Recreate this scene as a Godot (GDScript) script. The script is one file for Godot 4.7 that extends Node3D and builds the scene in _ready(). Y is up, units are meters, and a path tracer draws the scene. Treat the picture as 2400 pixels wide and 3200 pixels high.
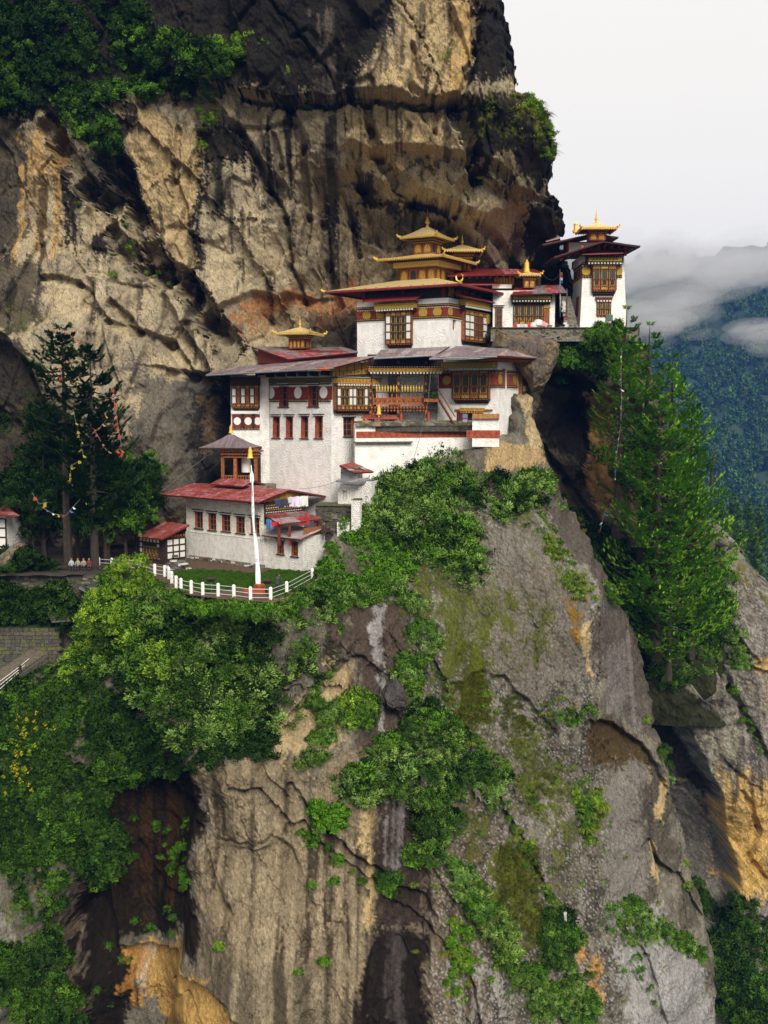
extends Node3D

# A cliff-side monastery seen across a gorge. y is up, the viewer stands at the origin.
const FOCAL := 3431.2
const PITCH := 0.0959931
const TERRACE := -16.2
# rows of pieces too small to pick apart one by one
const SMALL := ["beam_ends", "studs", "arch_jamb", "slat", "rafters", "printed_lines", "painted_block", "painted_blocks", "carved_band", "bracket", "fringe", "bracket_board", "bracket_tiers", "eave_brackets", "mullions", "dark_eave_boards", "railing"]
var rng := RandomNumberGenerator.new()
var used := {}
var M := {}
var T := {}

# a surveyed direction and a distance in metres give a point of the place
func at(px: float, py: float, d: float) -> Vector3:
	var dx := (px - 1200.0) / FOCAL
	var dy := (1600.0 - py) / FOCAL
	var dir := Vector3(dx, dy * cos(PITCH) - sin(PITCH), -dy * sin(PITCH) - cos(PITCH))
	return dir * (d / -dir.z)

# the point at a known height
func at_level(px: float, py: float, level: float) -> Vector3:
	var p := at(px, py, 1.0)
	return p * (level / p.y)

# ---------------------------------------------------------------- mesh builder
class MB:
	var v := PackedVector3Array()
	var n := PackedVector3Array()
	var c := PackedColorArray()
	var t := PackedVector2Array()
	var ix := PackedInt32Array()
	var col := Color.WHITE
	var xf := Transform3D()

	func tri(a: Vector3, b: Vector3, d: Vector3) -> void:
		a = xf * a; b = xf * b; d = xf * d
		var nn := (b - a).cross(d - a).normalized()
		var k := v.size()
		v.append(a); v.append(b); v.append(d)
		for i in 3:
			n.append(nn); c.append(col); t.append(Vector2(i * 0.5, 0))
		ix.append_array([k, k + 2, k + 1])

	func quad(a: Vector3, b: Vector3, d: Vector3, e: Vector3, ua := Vector2.ZERO, ub := Vector2(1, 0), ud := Vector2(1, 1), ue := Vector2(0, 1)) -> void:
		a = xf * a; b = xf * b; d = xf * d; e = xf * e
		var nn := (d - a).cross(e - b).normalized()
		var k := v.size()
		v.append(a); v.append(b); v.append(d); v.append(e)
		for i in 4:
			n.append(nn); c.append(col)
		t.append(ua); t.append(ub); t.append(ud); t.append(ue)
		ix.append_array([k, k + 2, k + 1, k, k + 3, k + 2])

	# p: four corners of the underside, four of the top, both counter-clockwise seen from above
	func hexa(p: Array) -> void:
		quad(p[4], p[5], p[6], p[7])
		quad(p[3], p[2], p[1], p[0])
		for i in 4:
			var j := (i + 1) % 4
			quad(p[i], p[j], p[j + 4], p[i + 4])

	func box(a: Vector3, b: Vector3) -> void:
		hexa([Vector3(a.x, a.y, b.z), Vector3(b.x, a.y, b.z), Vector3(b.x, a.y, a.z), Vector3(a.x, a.y, a.z),
			Vector3(a.x, b.y, b.z), Vector3(b.x, b.y, b.z), Vector3(b.x, b.y, a.z), Vector3(a.x, b.y, a.z)])

	func cbox(m: Vector3, s: Vector3) -> void:
		box(m - s * 0.5, m + s * 0.5)

	# a box whose edges are cut off, for pieces that catch light on their edges
	func obox(m: Vector3, s: Vector3, b: Basis) -> void:
		var keep := xf
		xf = xf * Transform3D(b, m)
		box(-s * 0.5, s * 0.5)
		xf = keep

	func tube(path: Array, radii: Array, sides := 6) -> void:
		var rings := []
		for i in path.size():
			var dir: Vector3 = (path[mini(i + 1, path.size() - 1)] - path[maxi(i - 1, 0)]).normalized()
			var side := dir.cross(Vector3.UP if absf(dir.y) < 0.9 else Vector3.RIGHT).normalized()
			var up := side.cross(dir)
			var ring := []
			for k in sides:
				var w := TAU * k / sides
				ring.append(path[i] + (side * cos(w) + up * sin(w)) * float(radii[i]))
			rings.append(ring)
		for i in path.size() - 1:
			for k in sides:
				var q := (k + 1) % sides
				quad(rings[i][k], rings[i][q], rings[i + 1][q], rings[i + 1][k])

	# prof: radius and height from the bottom upwards
	func lathe(prof: Array, o: Vector3, sides := 12) -> void:
		for i in prof.size() - 1:
			for k in sides:
				var a0 := TAU * k / sides
				var a1 := TAU * (k + 1) / sides
				var d0 := Vector3(cos(a0), 0, -sin(a0))
				var d1 := Vector3(cos(a1), 0, -sin(a1))
				var lo: Vector2 = prof[i]
				var hi: Vector2 = prof[i + 1]
				quad(o + d0 * lo.x + Vector3.UP * lo.y, o + d1 * lo.x + Vector3.UP * lo.y, o + d1 * hi.x + Vector3.UP * hi.y, o + d0 * hi.x + Vector3.UP * hi.y)

	func disc(m: Vector3, r: float, thick: float, sides := 20) -> void:
		for k in sides:
			var a := TAU * k / sides
			var b := TAU * (k + 1) / sides
			var p := m + Vector3(cos(a), sin(a), 0) * r
			var q := m + Vector3(cos(b), sin(b), 0) * r
			tri(m + Vector3(0, 0, thick), p + Vector3(0, 0, thick), q + Vector3(0, 0, thick))
			quad(p, q, q + Vector3(0, 0, thick), p + Vector3(0, 0, thick))

	# a slab on four corners (counter-clockwise from above) with a thickness downwards
	func slab(p: Array, thick: float) -> void:
		var w := []
		for q in p:
			w.append(q - Vector3(0, thick, 0))
		for q in p:
			w.append(q)
		hexa(w)

	func done() -> ArrayMesh:
		var a := []
		a.resize(Mesh.ARRAY_MAX)
		a[Mesh.ARRAY_VERTEX] = v
		a[Mesh.ARRAY_NORMAL] = n
		a[Mesh.ARRAY_COLOR] = c
		a[Mesh.ARRAY_TEX_UV] = t
		a[Mesh.ARRAY_INDEX] = ix
		var m := ArrayMesh.new()
		m.add_surface_from_arrays(Mesh.PRIMITIVE_TRIANGLES, a)
		return m

# ---------------------------------------------------------------- naming
func numbered(called: String) -> String:
	var k: int = used.get(called, 0)
	used[called] = k + 1
	return called if k == 0 else "%s_%03d" % [called, k]

func tag(o: Node3D, label: String, category: String, group := "") -> void:
	o.set_meta("label", label)
	o.set_meta("category", category)
	if group:
		o.set_meta("group", group)

func thing(called: String, label: String, category: String, where := Vector3.ZERO, turn := 0.0, group := "") -> Node3D:
	var o := Node3D.new()
	o.name = numbered(called)
	add_child(o)
	o.position = where
	o.rotation.y = turn
	tag(o, label, category, group)
	return o

func part(called: String, mb: MB, m: Material, parent: Node, own_label := "") -> MeshInstance3D:
	var o := MeshInstance3D.new()
	o.mesh = mb.done()
	o.material_override = m
	if parent == self:
		o.name = numbered(called)
		add_child(o)
	else:
		# parts of one thing are numbered within that thing
		var k := 0
		var want := called
		while parent.has_node(NodePath(want)):
			k += 1
			want = "%s_%03d" % [called, k]
		o.name = want
		parent.add_child(o, true)
	if own_label:
		o.set_meta("label", own_label)
	if called in SMALL:
		o.set_meta("kind", "stuff")
	return o

func structure(o: Node3D, label: String) -> void:
	o.set_meta("kind", "structure")
	o.set_meta("label", label)

# ---------------------------------------------------------------- materials
func noise(seed_: int, freq: float, oct := 4, kind := FastNoiseLite.TYPE_SIMPLEX_SMOOTH) -> FastNoiseLite:
	var f := FastNoiseLite.new()
	f.seed = seed_
	f.frequency = freq
	f.noise_type = kind
	f.fractal_type = FastNoiseLite.FRACTAL_FBM if oct > 1 else FastNoiseLite.FRACTAL_NONE
	f.fractal_octaves = oct
	return f

# grey noise between two tones, stretched along v
func tone_tex(seed_: int, size: int, fx: float, fy: float, lo: Color, hi: Color, sharp := 1.0, bias := 0.0) -> ImageTexture:
	var f := noise(seed_, 1.0, 5)
	var im := Image.create(size, size, false, Image.FORMAT_RGB8)
	for y in size:
		for x in size:
			# wrap by walking round two circles would cost four dimensions; blend the seam instead
			var u := float(x) / size
			var w := float(y) / size
			var a := f.get_noise_2d(u * fx, w * fy)
			var b := f.get_noise_2d((u + 1.0) * fx, w * fy)
			var c := f.get_noise_2d(u * fx, (w + 1.0) * fy)
			var d := f.get_noise_2d((u + 1.0) * fx, (w + 1.0) * fy)
			var k := lerpf(lerpf(b, a, u), lerpf(d, c, u), w)
			im.set_pixel(x, y, lo.lerp(hi, clampf(0.5 + (k + bias) * 1.3 * sharp, 0.0, 1.0)))
	return ImageTexture.create_from_image(im)

# the grain of the rock: speckle, and a net of hairline joints that are both darker and lower
func grain_tex(size: int) -> Array:
	var f := noise(51, 1.0, 5)
	var c := FastNoiseLite.new()
	c.seed = 52
	c.noise_type = FastNoiseLite.TYPE_CELLULAR
	c.frequency = 1.0
	c.fractal_type = FastNoiseLite.FRACTAL_NONE
	c.cellular_return_type = FastNoiseLite.RETURN_DISTANCE2_SUB
	c.cellular_jitter = 1.0
	var tone := Image.create(size, size, false, Image.FORMAT_RGB8)
	var high := Image.create(size, size, false, Image.FORMAT_RGB8)
	for y in size:
		for x in size:
			var u := float(x) / size
			var w := float(y) / size
			var k := 0.0
			var j := 0.0
			var q := 0.0
			for e in [[0.0, 0.0, u * w], [1.0, 0.0, (1.0 - u) * w], [0.0, 1.0, u * (1.0 - w)], [1.0, 1.0, (1.0 - u) * (1.0 - w)]]:
				if e[2] < 0.02:
					continue
				var a: float = u + e[0]
				var b: float = w + e[1]
				var m := f.get_noise_2d(a * 26.0, b * 20.0)
				k += e[2] * m
				var s := c.get_noise_2d(a * 7.0 + b * 2.0 + m * 0.25, b * 4.5 + m * 0.25) + 1.0
				var t := c.get_noise_2d(a * 17.0 - b * 5.0 + m * 0.4, b * 11.0 + 40.0) + 1.0
				j += e[2] * (1.0 - smoothstep(0.0, 0.10, s))
				q += e[2] * (1.0 - smoothstep(0.0, 0.13, t))
			var v := clampf(0.93 + 0.34 * k - 0.50 * j - 0.16 * q, 0.15, 1.0)
			tone.set_pixel(x, y, Color(v, v, v))
			var h := clampf(0.60 + 0.5 * k - 0.55 * j - 0.25 * q, 0.0, 1.0)
			high.set_pixel(x, y, Color(h, h, h))
	return [ImageTexture.create_from_image(tone), ImageTexture.create_from_image(high)]

func mat(r: float, g: float, b: float, rough := 0.85, metal := 0.0) -> StandardMaterial3D:
	var m := StandardMaterial3D.new()
	m.albedo_color = Color(r, g, b).linear_to_srgb()
	m.roughness = rough
	m.metallic = metal
	return m

func textured(m: StandardMaterial3D, tex: Texture2D, scale := 1.0, bump: Texture2D = null, depth := 1.0, tri := true) -> StandardMaterial3D:
	if tex:
		m.albedo_texture = tex
	if bump:
		m.heightmap_enabled = true
		m.heightmap_texture = bump
		m.heightmap_scale = depth
	m.uv1_triplanar = tri
	m.uv1_scale = Vector3.ONE * scale
	return m

func leafy(rough := 0.6) -> StandardMaterial3D:
	var m := StandardMaterial3D.new()
	m.vertex_color_use_as_albedo = true
	m.roughness = rough
	m.metallic_specular = 0.22
	m.backlight_enabled = true
	m.backlight = Color(0.5, 0.6, 0.25)
	return m

func make_materials() -> void:
	var grey := tone_tex(11, 256, 6, 6, Color(0.72, 0.72, 0.72), Color.WHITE)
	var lumps := tone_tex(12, 256, 14, 14, Color.BLACK, Color.WHITE, 1.3)
	var fine := tone_tex(13, 256, 30, 30, Color.BLACK, Color.WHITE, 1.3)
	var dirt := tone_tex(14, 256, 9, 3, Color(0.80, 0.77, 0.73), Color.WHITE, 1.3, 0.3)
	var rust := tone_tex(15, 256, 16, 2.2, Color(0.58, 0.17, 0.18), Color(0.70, 0.58, 0.58), 1.5, -0.08)
	var mauve := tone_tex(25, 256, 16, 2.2, Color(0.44, 0.31, 0.33), Color(0.60, 0.57, 0.59), 1.6, 0.08)
	var rust2 := tone_tex(16, 256, 16, 2.2, Color(0.50, 0.26, 0.26), Color(0.66, 0.64, 0.64), 1.6, 0.15)
	var rust3 := tone_tex(17, 256, 12, 2.5, Color(0.48, 0.16, 0.11), Color(0.66, 0.48, 0.42), 1.4, -0.12)
	var grain := tone_tex(18, 256, 18, 2, Color(0.55, 0.5, 0.45), Color.WHITE, 1.2)
	T.rockbump = tone_tex(19, 512, 18, 18, Color.BLACK, Color.WHITE, 1.4)
	T.lumps = lumps
	T.fine = fine
	var white := tone_tex(26, 256, 7, 5, Color(0.90, 0.89, 0.87), Color.WHITE, 1.2, 0.2)
	M.plaster = textured(mat(0.84, 0.83, 0.81), white, 0.13, fine, 4.0)
	M.cream = textured(mat(0.80, 0.77, 0.68), white, 0.2, lumps, 5.0)
	M.rubble = textured(mat(0.84, 0.82, 0.78), white, 0.23, fine, 9.0)
	M.oldwall = textured(mat(0.30, 0.27, 0.20), grey, 0.3, lumps, 8.0)
	M.stone = textured(mat(0.26, 0.235, 0.19), grey, 0.4, lumps, 6.0)
	M.stone2 = textured(mat(0.10, 0.09, 0.07), grey, 0.4, lumps, 6.0)
	M.slate = textured(mat(0.15, 0.145, 0.10), grey, 0.5, fine, 4.0)
	M.slatepale = textured(mat(0.27, 0.25, 0.19), grey, 0.5, fine, 4.0)
	M.slatemoss = textured(mat(0.15, 0.16, 0.055), grey, 0.5, fine, 4.0)
	M.ochre = textured(mat(0.52, 0.24, 0.09), grey, 0.5, fine, 3.0)
	M.redband = textured(mat(0.28, 0.030, 0.016), grey, 0.35, lumps, 2.0)
	M.redearth = textured(mat(0.42, 0.085, 0.035), grey, 0.35, lumps, 2.0)
	M.roof = textured(mat(1, 1, 1, 0.5), rust, 1.0, null, 1.0, false)
	M.roofmauve = textured(mat(0.85, 0.85, 0.85, 0.5), mauve, 1.0, null, 1.0, false)
	M.roofgrey = textured(mat(1, 1, 1, 0.5), rust2, 1.0, null, 1.0, false)
	M.roofpale = textured(mat(1, 1, 1, 0.5), tone_tex(27, 256, 14, 2.2, Color(0.56, 0.44, 0.44), Color(0.72, 0.71, 0.71), 1.5, 0.15), 1.0, null, 1.0, false)
	M.roofrust = textured(mat(1, 1, 1, 0.6), rust3, 1.0, null, 1.0, false)
	M.roofhip = textured(mat(0.7, 0.7, 0.7, 0.6), mauve, 0.25)
	M.roofred = textured(mat(0.26, 0.022, 0.022, 0.45), grey, 0.3)
	M.tin = textured(mat(0.34, 0.35, 0.36, 0.5, 0.3), grey, 0.6)
	M.gold = textured(mat(0.80, 0.53, 0.13, 0.40, 0.12), grey, 0.8, fine, 1.0)
	M.goldroof = textured(mat(0.95, 0.73, 0.34, 0.42, 0.05), grey, 0.6)
	M.goldbright = mat(0.88, 0.58, 0.10, 0.32, 0.3)
	M.ornate = textured(mat(0.68, 0.45, 0.055), grey, 1.3, fine, 2.0)
	M.yellow = textured(mat(0.74, 0.45, 0.06), grain, 0.9)
	M.wood = textured(mat(0.40, 0.15, 0.045), grain, 0.9)
	M.woodred = textured(mat(0.24, 0.033, 0.02), grain, 0.9)
	M.wooddark = textured(mat(0.055, 0.032, 0.022), grain, 0.9)
	M.orange = textured(mat(0.55, 0.18, 0.035), grain, 0.9)
	M.rail = mat(0.42, 0.075, 0.02)
	M.black = mat(0.012, 0.011, 0.011, 0.6)
	M.glass = mat(0.02, 0.022, 0.026, 0.15)
	M.white = mat(0.80, 0.80, 0.78, 0.7)
	M.panel = mat(0.72, 0.70, 0.66, 0.8)
	M.cloth = mat(0.78, 0.78, 0.80, 0.9)
	M.green = mat(0.02, 0.10, 0.06, 0.5)
	M.wire = mat(0.16, 0.16, 0.16, 0.6)
	M.bark = textured(mat(0.085, 0.062, 0.045), grain, 0.6, fine, 6.0)
	M.steps = textured(mat(0.20, 0.17, 0.12), grey, 0.6, lumps, 5.0)
	M.leaf = leafy()
	M.vcol = StandardMaterial3D.new()
	M.vcol.vertex_color_use_as_albedo = true
	M.vcol.roughness = 0.85
	var gt := grain_tex(512)
	M.rock = textured(StandardMaterial3D.new(), gt[0], 0.19, gt[1], 5.0)
	M.rock.vertex_color_use_as_albedo = true
	M.rock.roughness = 0.85
	M.rock.metallic_specular = 0.18
	M.ground = textured(StandardMaterial3D.new(), null, 0.5, T.rockbump, 7.0)
	M.ground.vertex_color_use_as_albedo = true
	M.ground.roughness = 0.95

# ---------------------------------------------------------------- rock faces
# A rock face is a relief over world x and y: how far forward the rock stands at each point of the face.
class Rock:
	var site: Node3D
	var g := 0.13
	var x0 := 0.0
	var y0 := 0.0
	var nx := 0
	var ny := 0
	var cs := 0.5
	var cnx := 0
	var cny := 0
	var near := 80.0
	var far_ := 160.0
	var zc := PackedFloat32Array()
	var zb := PackedFloat32Array()
	var steps := []      # [signed distance on the coarse grid, fade on the coarse grid, height, reach, softness]
	var sc := PackedFloat32Array()
	var paints := []
	var grooves := []
	var ca := Color(0.3, 0.23, 0.13)
	var cb := Color(0.2, 0.16, 0.1)
	var amp := 1.0
	var fine := 1.0
	var curl := 2.5
	var back := 5.0
	var cut := 1.6
	var rag := 0.9
	var streak := 0.35
	var spots := 0.0
	var gain := 1.5
	var ledge := -0.1
	var n1: FastNoiseLite
	var n2: FastNoiseLite
	var n3: FastNoiseLite
	var n4: FastNoiseLite
	var cells := PackedFloat32Array()
	var octs := []       # [size x, size y, shear, height, joint depth, joint width]
	var zrow := []
	var crow := []
	var orow := []
	var nrow := []
	var irow := []

	func _init(owner_: Node3D, seed_: int, lo: Vector2, hi: Vector2, step: float) -> void:
		site = owner_
		g = step
		x0 = lo.x
		y0 = lo.y
		nx = int((hi.x - lo.x) / g) + 1
		ny = int((hi.y - lo.y) / g) + 1
		cnx = int((hi.x - lo.x) / cs) + 2
		cny = int((hi.y - lo.y) / cs) + 2
		n1 = site.noise(seed_, 0.16, 4)
		n2 = site.noise(seed_ + 1, 0.55, 4)
		n3 = site.noise(seed_ + 2, 1.0, 3)
		n4 = site.noise(seed_ + 3, 2.6, 2)
		var r := RandomNumberGenerator.new()
		r.seed = seed_ * 7 + 5
		cells.resize(64 * 64 * 5)
		for k in 64 * 64:
			cells[k * 5] = r.randf_range(0.1, 0.9)
			cells[k * 5 + 1] = r.randf_range(0.1, 0.9)
			cells[k * 5 + 2] = r.randf_range(-1, 1)
			cells[k * 5 + 3] = r.randf_range(-1, 1)
			cells[k * 5 + 4] = r.randf_range(-0.5, 0.5)
		sc.resize(cnx * cny)
		sc.fill(99.0)

	# a smooth surface through surveyed points
	func base(pts: Array) -> void:
		var p := PackedVector3Array()
		for q in pts:
			p.append(site.at(q[0], q[1], q[2]))
		var n := p.size()
		var a := []
		for i in n + 1:
			var row := PackedFloat64Array()
			row.resize(n + 2)
			for j in n:
				row[j] = 1.0 if i == n else Vector2(p[i].x - p[j].x, p[i].y - p[j].y).length()
			row[n] = 0.0 if i == n else 1.0
			row[n + 1] = 0.0 if i == n else p[i].z
			a.append(row)
		for i in n + 1:
			var best := i
			for k in range(i + 1, n + 1):
				if absf(a[k][i]) > absf(a[best][i]):
					best = k
			var tmp: PackedFloat64Array = a[i]
			a[i] = a[best]
			a[best] = tmp
			for k in range(i + 1, n + 1):
				var m: float = a[k][i] / a[i][i]
				if m == 0.0:
					continue
				var rk: PackedFloat64Array = a[k]
				var ri: PackedFloat64Array = a[i]
				for j in range(i, n + 2):
					rk[j] -= m * ri[j]
				a[k] = rk
		var w := PackedFloat64Array()
		w.resize(n + 1)
		for q in n + 1:
			var i := n - q
			var s: float = a[i][n + 1]
			for j in range(i + 1, n + 1):
				s -= a[i][j] * w[j]
			w[i] = s / a[i][i]
		zc.resize(cnx * cny)
		for j in cny:
			for i in cnx:
				var x := x0 + i * cs
				var y := y0 + j * cs
				var s := w[n]
				for k in n:
					s += w[k] * Vector2(x - p[k].x, y - p[k].y).length()
				zc[j * cnx + i] = s

	func samp(arr: PackedFloat32Array, x: float, y: float) -> float:
		var u := clampf((x - x0) / cs, 0.0, cnx - 1.001)
		var w := clampf((y - y0) / cs, 0.0, cny - 1.001)
		var i := int(u)
		var j := int(w)
		u -= i
		w -= j
		var k := j * cnx + i
		return lerpf(lerpf(arr[k], arr[k + 1], u), lerpf(arr[k + cnx], arr[k + cnx + 1], u), w)

	func depth(x: float, y: float) -> float:
		return samp(zc, x, y) - edge(samp(sc, x, y))

	func edge(s: float) -> float:
		if s >= curl:
			return 0.0
		if s > 0.0:
			var k := 1.0 - s / curl
			return curl * (1.0 - sqrt(maxf(0.0, 1.0 - k * k)))
		return curl - s * back

	# where the line of sight of a surveyed direction meets the face
	func on(px: float, py: float) -> Vector3:
		var dir: Vector3 = site.at(px, py, 1.0)
		var d := near
		while d < far_:
			var p := dir * d
			if p.z < depth(p.x, p.y):
				break
			d += 0.5
		var lo := d - 0.5
		for k in 5:
			var mid := (lo + d) * 0.5
			var p := dir * mid
			if p.z < depth(p.x, p.y):
				d = mid
			else:
				lo = mid
		return dir * d

	# whether there is rock to root in at that point
	func holds(p: Vector3) -> bool:
		return -p.z < far_ - 1.0 and samp(sc, p.x, p.y) > ledge

	func flat(pts: Array) -> PackedVector2Array:
		var out := PackedVector2Array()
		for i in range(0, pts.size(), 2):
			var p := on(pts[i], pts[i + 1])
			out.append(Vector2(p.x, p.y))
		return out

	static func sdf(poly: PackedVector2Array, q: Vector2) -> float:
		var d := 1e9
		var inside := false
		var n := poly.size()
		var b := poly[n - 1]
		for i in n:
			var a := poly[i]
			var e := b - a
			var w := q - a
			var t := clampf(w.dot(e) / e.length_squared(), 0.0, 1.0)
			d = minf(d, (w - e * t).length_squared())
			if (a.y > q.y) != (b.y > q.y) and q.x < (b.x - a.x) * (q.y - a.y) / (b.y - a.y) + a.x:
				inside = not inside
			b = a
		return sqrt(d) if inside else -sqrt(d)

	# the outline of the face; beyond it the rock turns away
	func outline(pts: Array) -> void:
		var poly := flat(pts)
		for j in cny:
			for i in cnx:
				sc[j * cnx + i] = sdf(poly, Vector2(x0 + i * cs, y0 + j * cs))

	# rock on the left of the line (walking along it) stands forward by h, fading over reach
	func step_(pts: Array, h: float, reach: float, soft := 0.28) -> void:
		var l := flat(pts)
		if zb.is_empty():
			zb = zc.duplicate()
		var sd := PackedFloat32Array()
		sd.resize(zc.size())
		sd.fill(-50.0)
		var fade := PackedFloat32Array()
		fade.resize(zc.size())
		for j in cny:
			for i in cnx:
				var q := Vector2(x0 + i * cs, y0 + j * cs)
				var best := 1e9
				var side := 0.0
				var over := 0.0
				for k in l.size() - 1:
					var a := l[k]
					var e := l[k + 1] - a
					var t := (q - a).dot(e) / e.length_squared()
					var tc := clampf(t, 0.0, 1.0)
					var w := q - a - e * tc
					var d := w.length()
					if d < best:
						best = d
						side = e.cross(q - a) / e.length()
						over = absf(t - tc) * e.length() if (k == 0 and t < 0) or (k == l.size() - 2 and t > 1) else 0.0
				if best < reach * 3.0:
					var s := best * signf(side)
					sd[j * cnx + i] = s
					fade[j * cnx + i] = h * exp(-over * 0.7)
					zc[j * cnx + i] += h * smoothstep(-0.4, 0.4, s) * exp(-maxf(0.0, s) / reach) * exp(-over * 0.7)
		steps.append([sd, fade, reach, soft])

	func paint(pts: Array, colour: Color, feather := 0.5, rough := 0.8, strength := 1.0, mode := 0) -> void:
		feather *= 0.5
		rough *= 1.5
		var poly := flat(pts)
		var lo := poly[0]
		var hi := poly[0]
		for q in poly:
			lo = lo.min(q)
			hi = hi.max(q)
		var pad := feather + rough + 0.6
		paints.append([poly, lo - Vector2.ONE * pad, hi + Vector2.ONE * pad, colour, feather, rough, strength, mode])

	func groove(pts: Array, width: float, deep: float) -> void:
		var l := flat(pts)
		for k in l.size() - 1:
			var pad := Vector2.ONE * (width * 2.0 + 0.8)
			grooves.append([l[k], l[k + 1], l[k].min(l[k + 1]) - pad, l[k].max(l[k + 1]) + pad, width, deep])

	func row(j: int) -> void:
		var y := y0 + g * j
		var z := PackedFloat32Array()
		var c := PackedColorArray()
		var ok := PackedByteArray()
		var ax := PackedFloat32Array()
		var ay := PackedFloat32Array()
		var st := PackedFloat32Array()
		var ra := PackedFloat32Array()
		z.resize(nx); c.resize(nx); ok.resize(nx); ax.resize(nx); ay.resize(nx); st.resize(nx); ra.resize(nx)
		for i in nx:
			var x := x0 + g * i
			var a := n1.get_noise_2d(x, y)
			var b := n1.get_noise_2d(x + 71.0, y - 37.0)
			var s := samp(sc, x, y) + rag * n2.get_noise_2d(x, y)
			var zz := samp(zb if not zb.is_empty() else zc, x, y) - edge(s)
			if s < -cut:
				z[i] = zz
				continue
			ok[i] = 1
			var d := n2.get_noise_2d(x, y * 0.8)
			ax[i] = x + a * 1.3 + d * 0.35
			ay[i] = y + b * 1.3 + d * 0.35
			st[i] = (0.75 * n3.get_noise_2d(x * 0.55 + a * 0.12, y * 0.018) + 0.45 * n3.get_noise_2d(x * 1.2 + a * 0.3 + 40.0, y * 0.05)) * (0.75 + 0.9 * n1.get_noise_2d(x * 0.7, y * 0.35))
			var sp := n4.get_noise_2d(x, y)
			ra[i] = d * 0.6 + sp * 0.45
			var h := a * 0.7
			var jx := x + a * 0.5 + d * 0.16
			var jy := y + b * 0.5 + d * 0.16
			for e in steps:
				var q := samp(e[0], jx, jy)
				if q > -0.4:
					zz += samp(e[1], jx, jy) * smoothstep(-float(e[3]), float(e[3]), q) * exp(-maxf(0.0, q) / float(e[2]))
			for o in octs:
				var wx := x + b * float(o[0]) * 0.06 + d * 0.05
				var wy := y + a * float(o[1]) * 0.06 + d * 0.05
				var u := (wx + wy * float(o[2])) / float(o[0])
				var v := wy / float(o[1])
				var iu := floori(u)
				var iv := floori(v)
				var f1 := 9.0
				var f2 := 9.0
				var val := 0.0
				var val2 := 0.0
				for q in range(iv - 1, iv + 2):
					for p in range(iu - 1, iu + 2):
						var k := ((p & 63) + (q & 63) * 64) * 5
						var du := p + cells[k] - u
						var dv := q + cells[k + 1] - v
						var dd := du * du + dv * dv
						if dd < f1:
							f2 = f1
							f1 = dd
							val2 = val
							val = cells[k + 2] * du + cells[k + 3] * dv + cells[k + 4]
						elif dd < f2:
							f2 = dd
							val2 = cells[k + 2] * du + cells[k + 3] * dv + cells[k + 4]
				var gap := (sqrt(f2) - sqrt(f1)) * float(o[0])
				val = lerpf((val + val2) * 0.5, val, smoothstep(0.0, 0.5 if float(o[0]) > 2.0 else 0.25, gap))
				h += val * float(o[3]) - float(o[4]) * (1.0 - smoothstep(float(o[5]) * 0.35, float(o[5]), gap)) * clampf(0.6 + b * 2.0, 0.0, 1.0)
			z[i] = zz + h * amp + fine * (0.20 * d + 0.13 * sp + 0.05 * st[i] - 0.30 * maxf(0.0, 0.10 - absf(d + 0.25 * sp)) * 3.0)
			c[i] = ca.lerp(cb, smoothstep(-0.35, 0.35, a + 0.6 * d))
		for p in paints:
			var lo: Vector2 = p[1]
			var hi: Vector2 = p[2]
			if y < lo.y - 2.0 or y > hi.y + 2.0:
				continue
			var poly: PackedVector2Array = p[0]
			var colour: Color = p[3]
			var fe: float = p[4]
			var rough: float = p[5]
			var power: float = p[6]
			var mode: int = p[7]
			for i in range(maxi(0, int((lo.x - 1.5 - x0) / g)), mini(nx, int((hi.x + 1.5 - x0) / g) + 1)):
				if ok[i] == 0:
					continue
				var qx := ax[i]
				var qy := ay[i]
				if qx < lo.x or qx > hi.x or qy < lo.y or qy > hi.y:
					continue
				var s := sdf(poly, Vector2(qx, qy)) + ra[i] * rough
				if mode == 1:
					s += st[i] * rough * 2.0
				var w := smoothstep(-fe, fe, s)
				if w <= 0.0:
					continue
				if mode == 3:
					c[i] = c[i].lerp(colour, w * power * smoothstep(0.0, 0.34, st[i] + 0.18 * ra[i]))
					c[i] = c[i].lerp(Color(0.44, 0.36, 0.235), w * power * 0.7 * smoothstep(0.05, 0.36, -st[i] + 0.15 * ra[i]))
					continue
				if mode == 4:
					var gx := x0 + g * i
					c[i] = c[i].lerp(Color(0.035, 0.030, 0.020), w * power * 0.8 * smoothstep(0.0, 0.4, n2.get_noise_2d(gx * 1.5 + 30.0, y * 1.3)))
					c[i] = c[i].lerp(colour, w * power * 0.6 * smoothstep(0.20, 0.50, n4.get_noise_2d(gx * 2.0 + 50.0, y * 2.0) + 0.25 * n1.get_noise_2d(gx * 2.0, y * 2.0)))
					continue
				if mode == 1:
					w *= smoothstep(-0.15, 0.15, st[i] + 0.12 * ra[i])
				elif mode == 2:
					w *= smoothstep(-0.05, 0.2, ra[i] + 0.3 * st[i])
				c[i] = c[i].lerp(colour, w * power)
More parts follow.
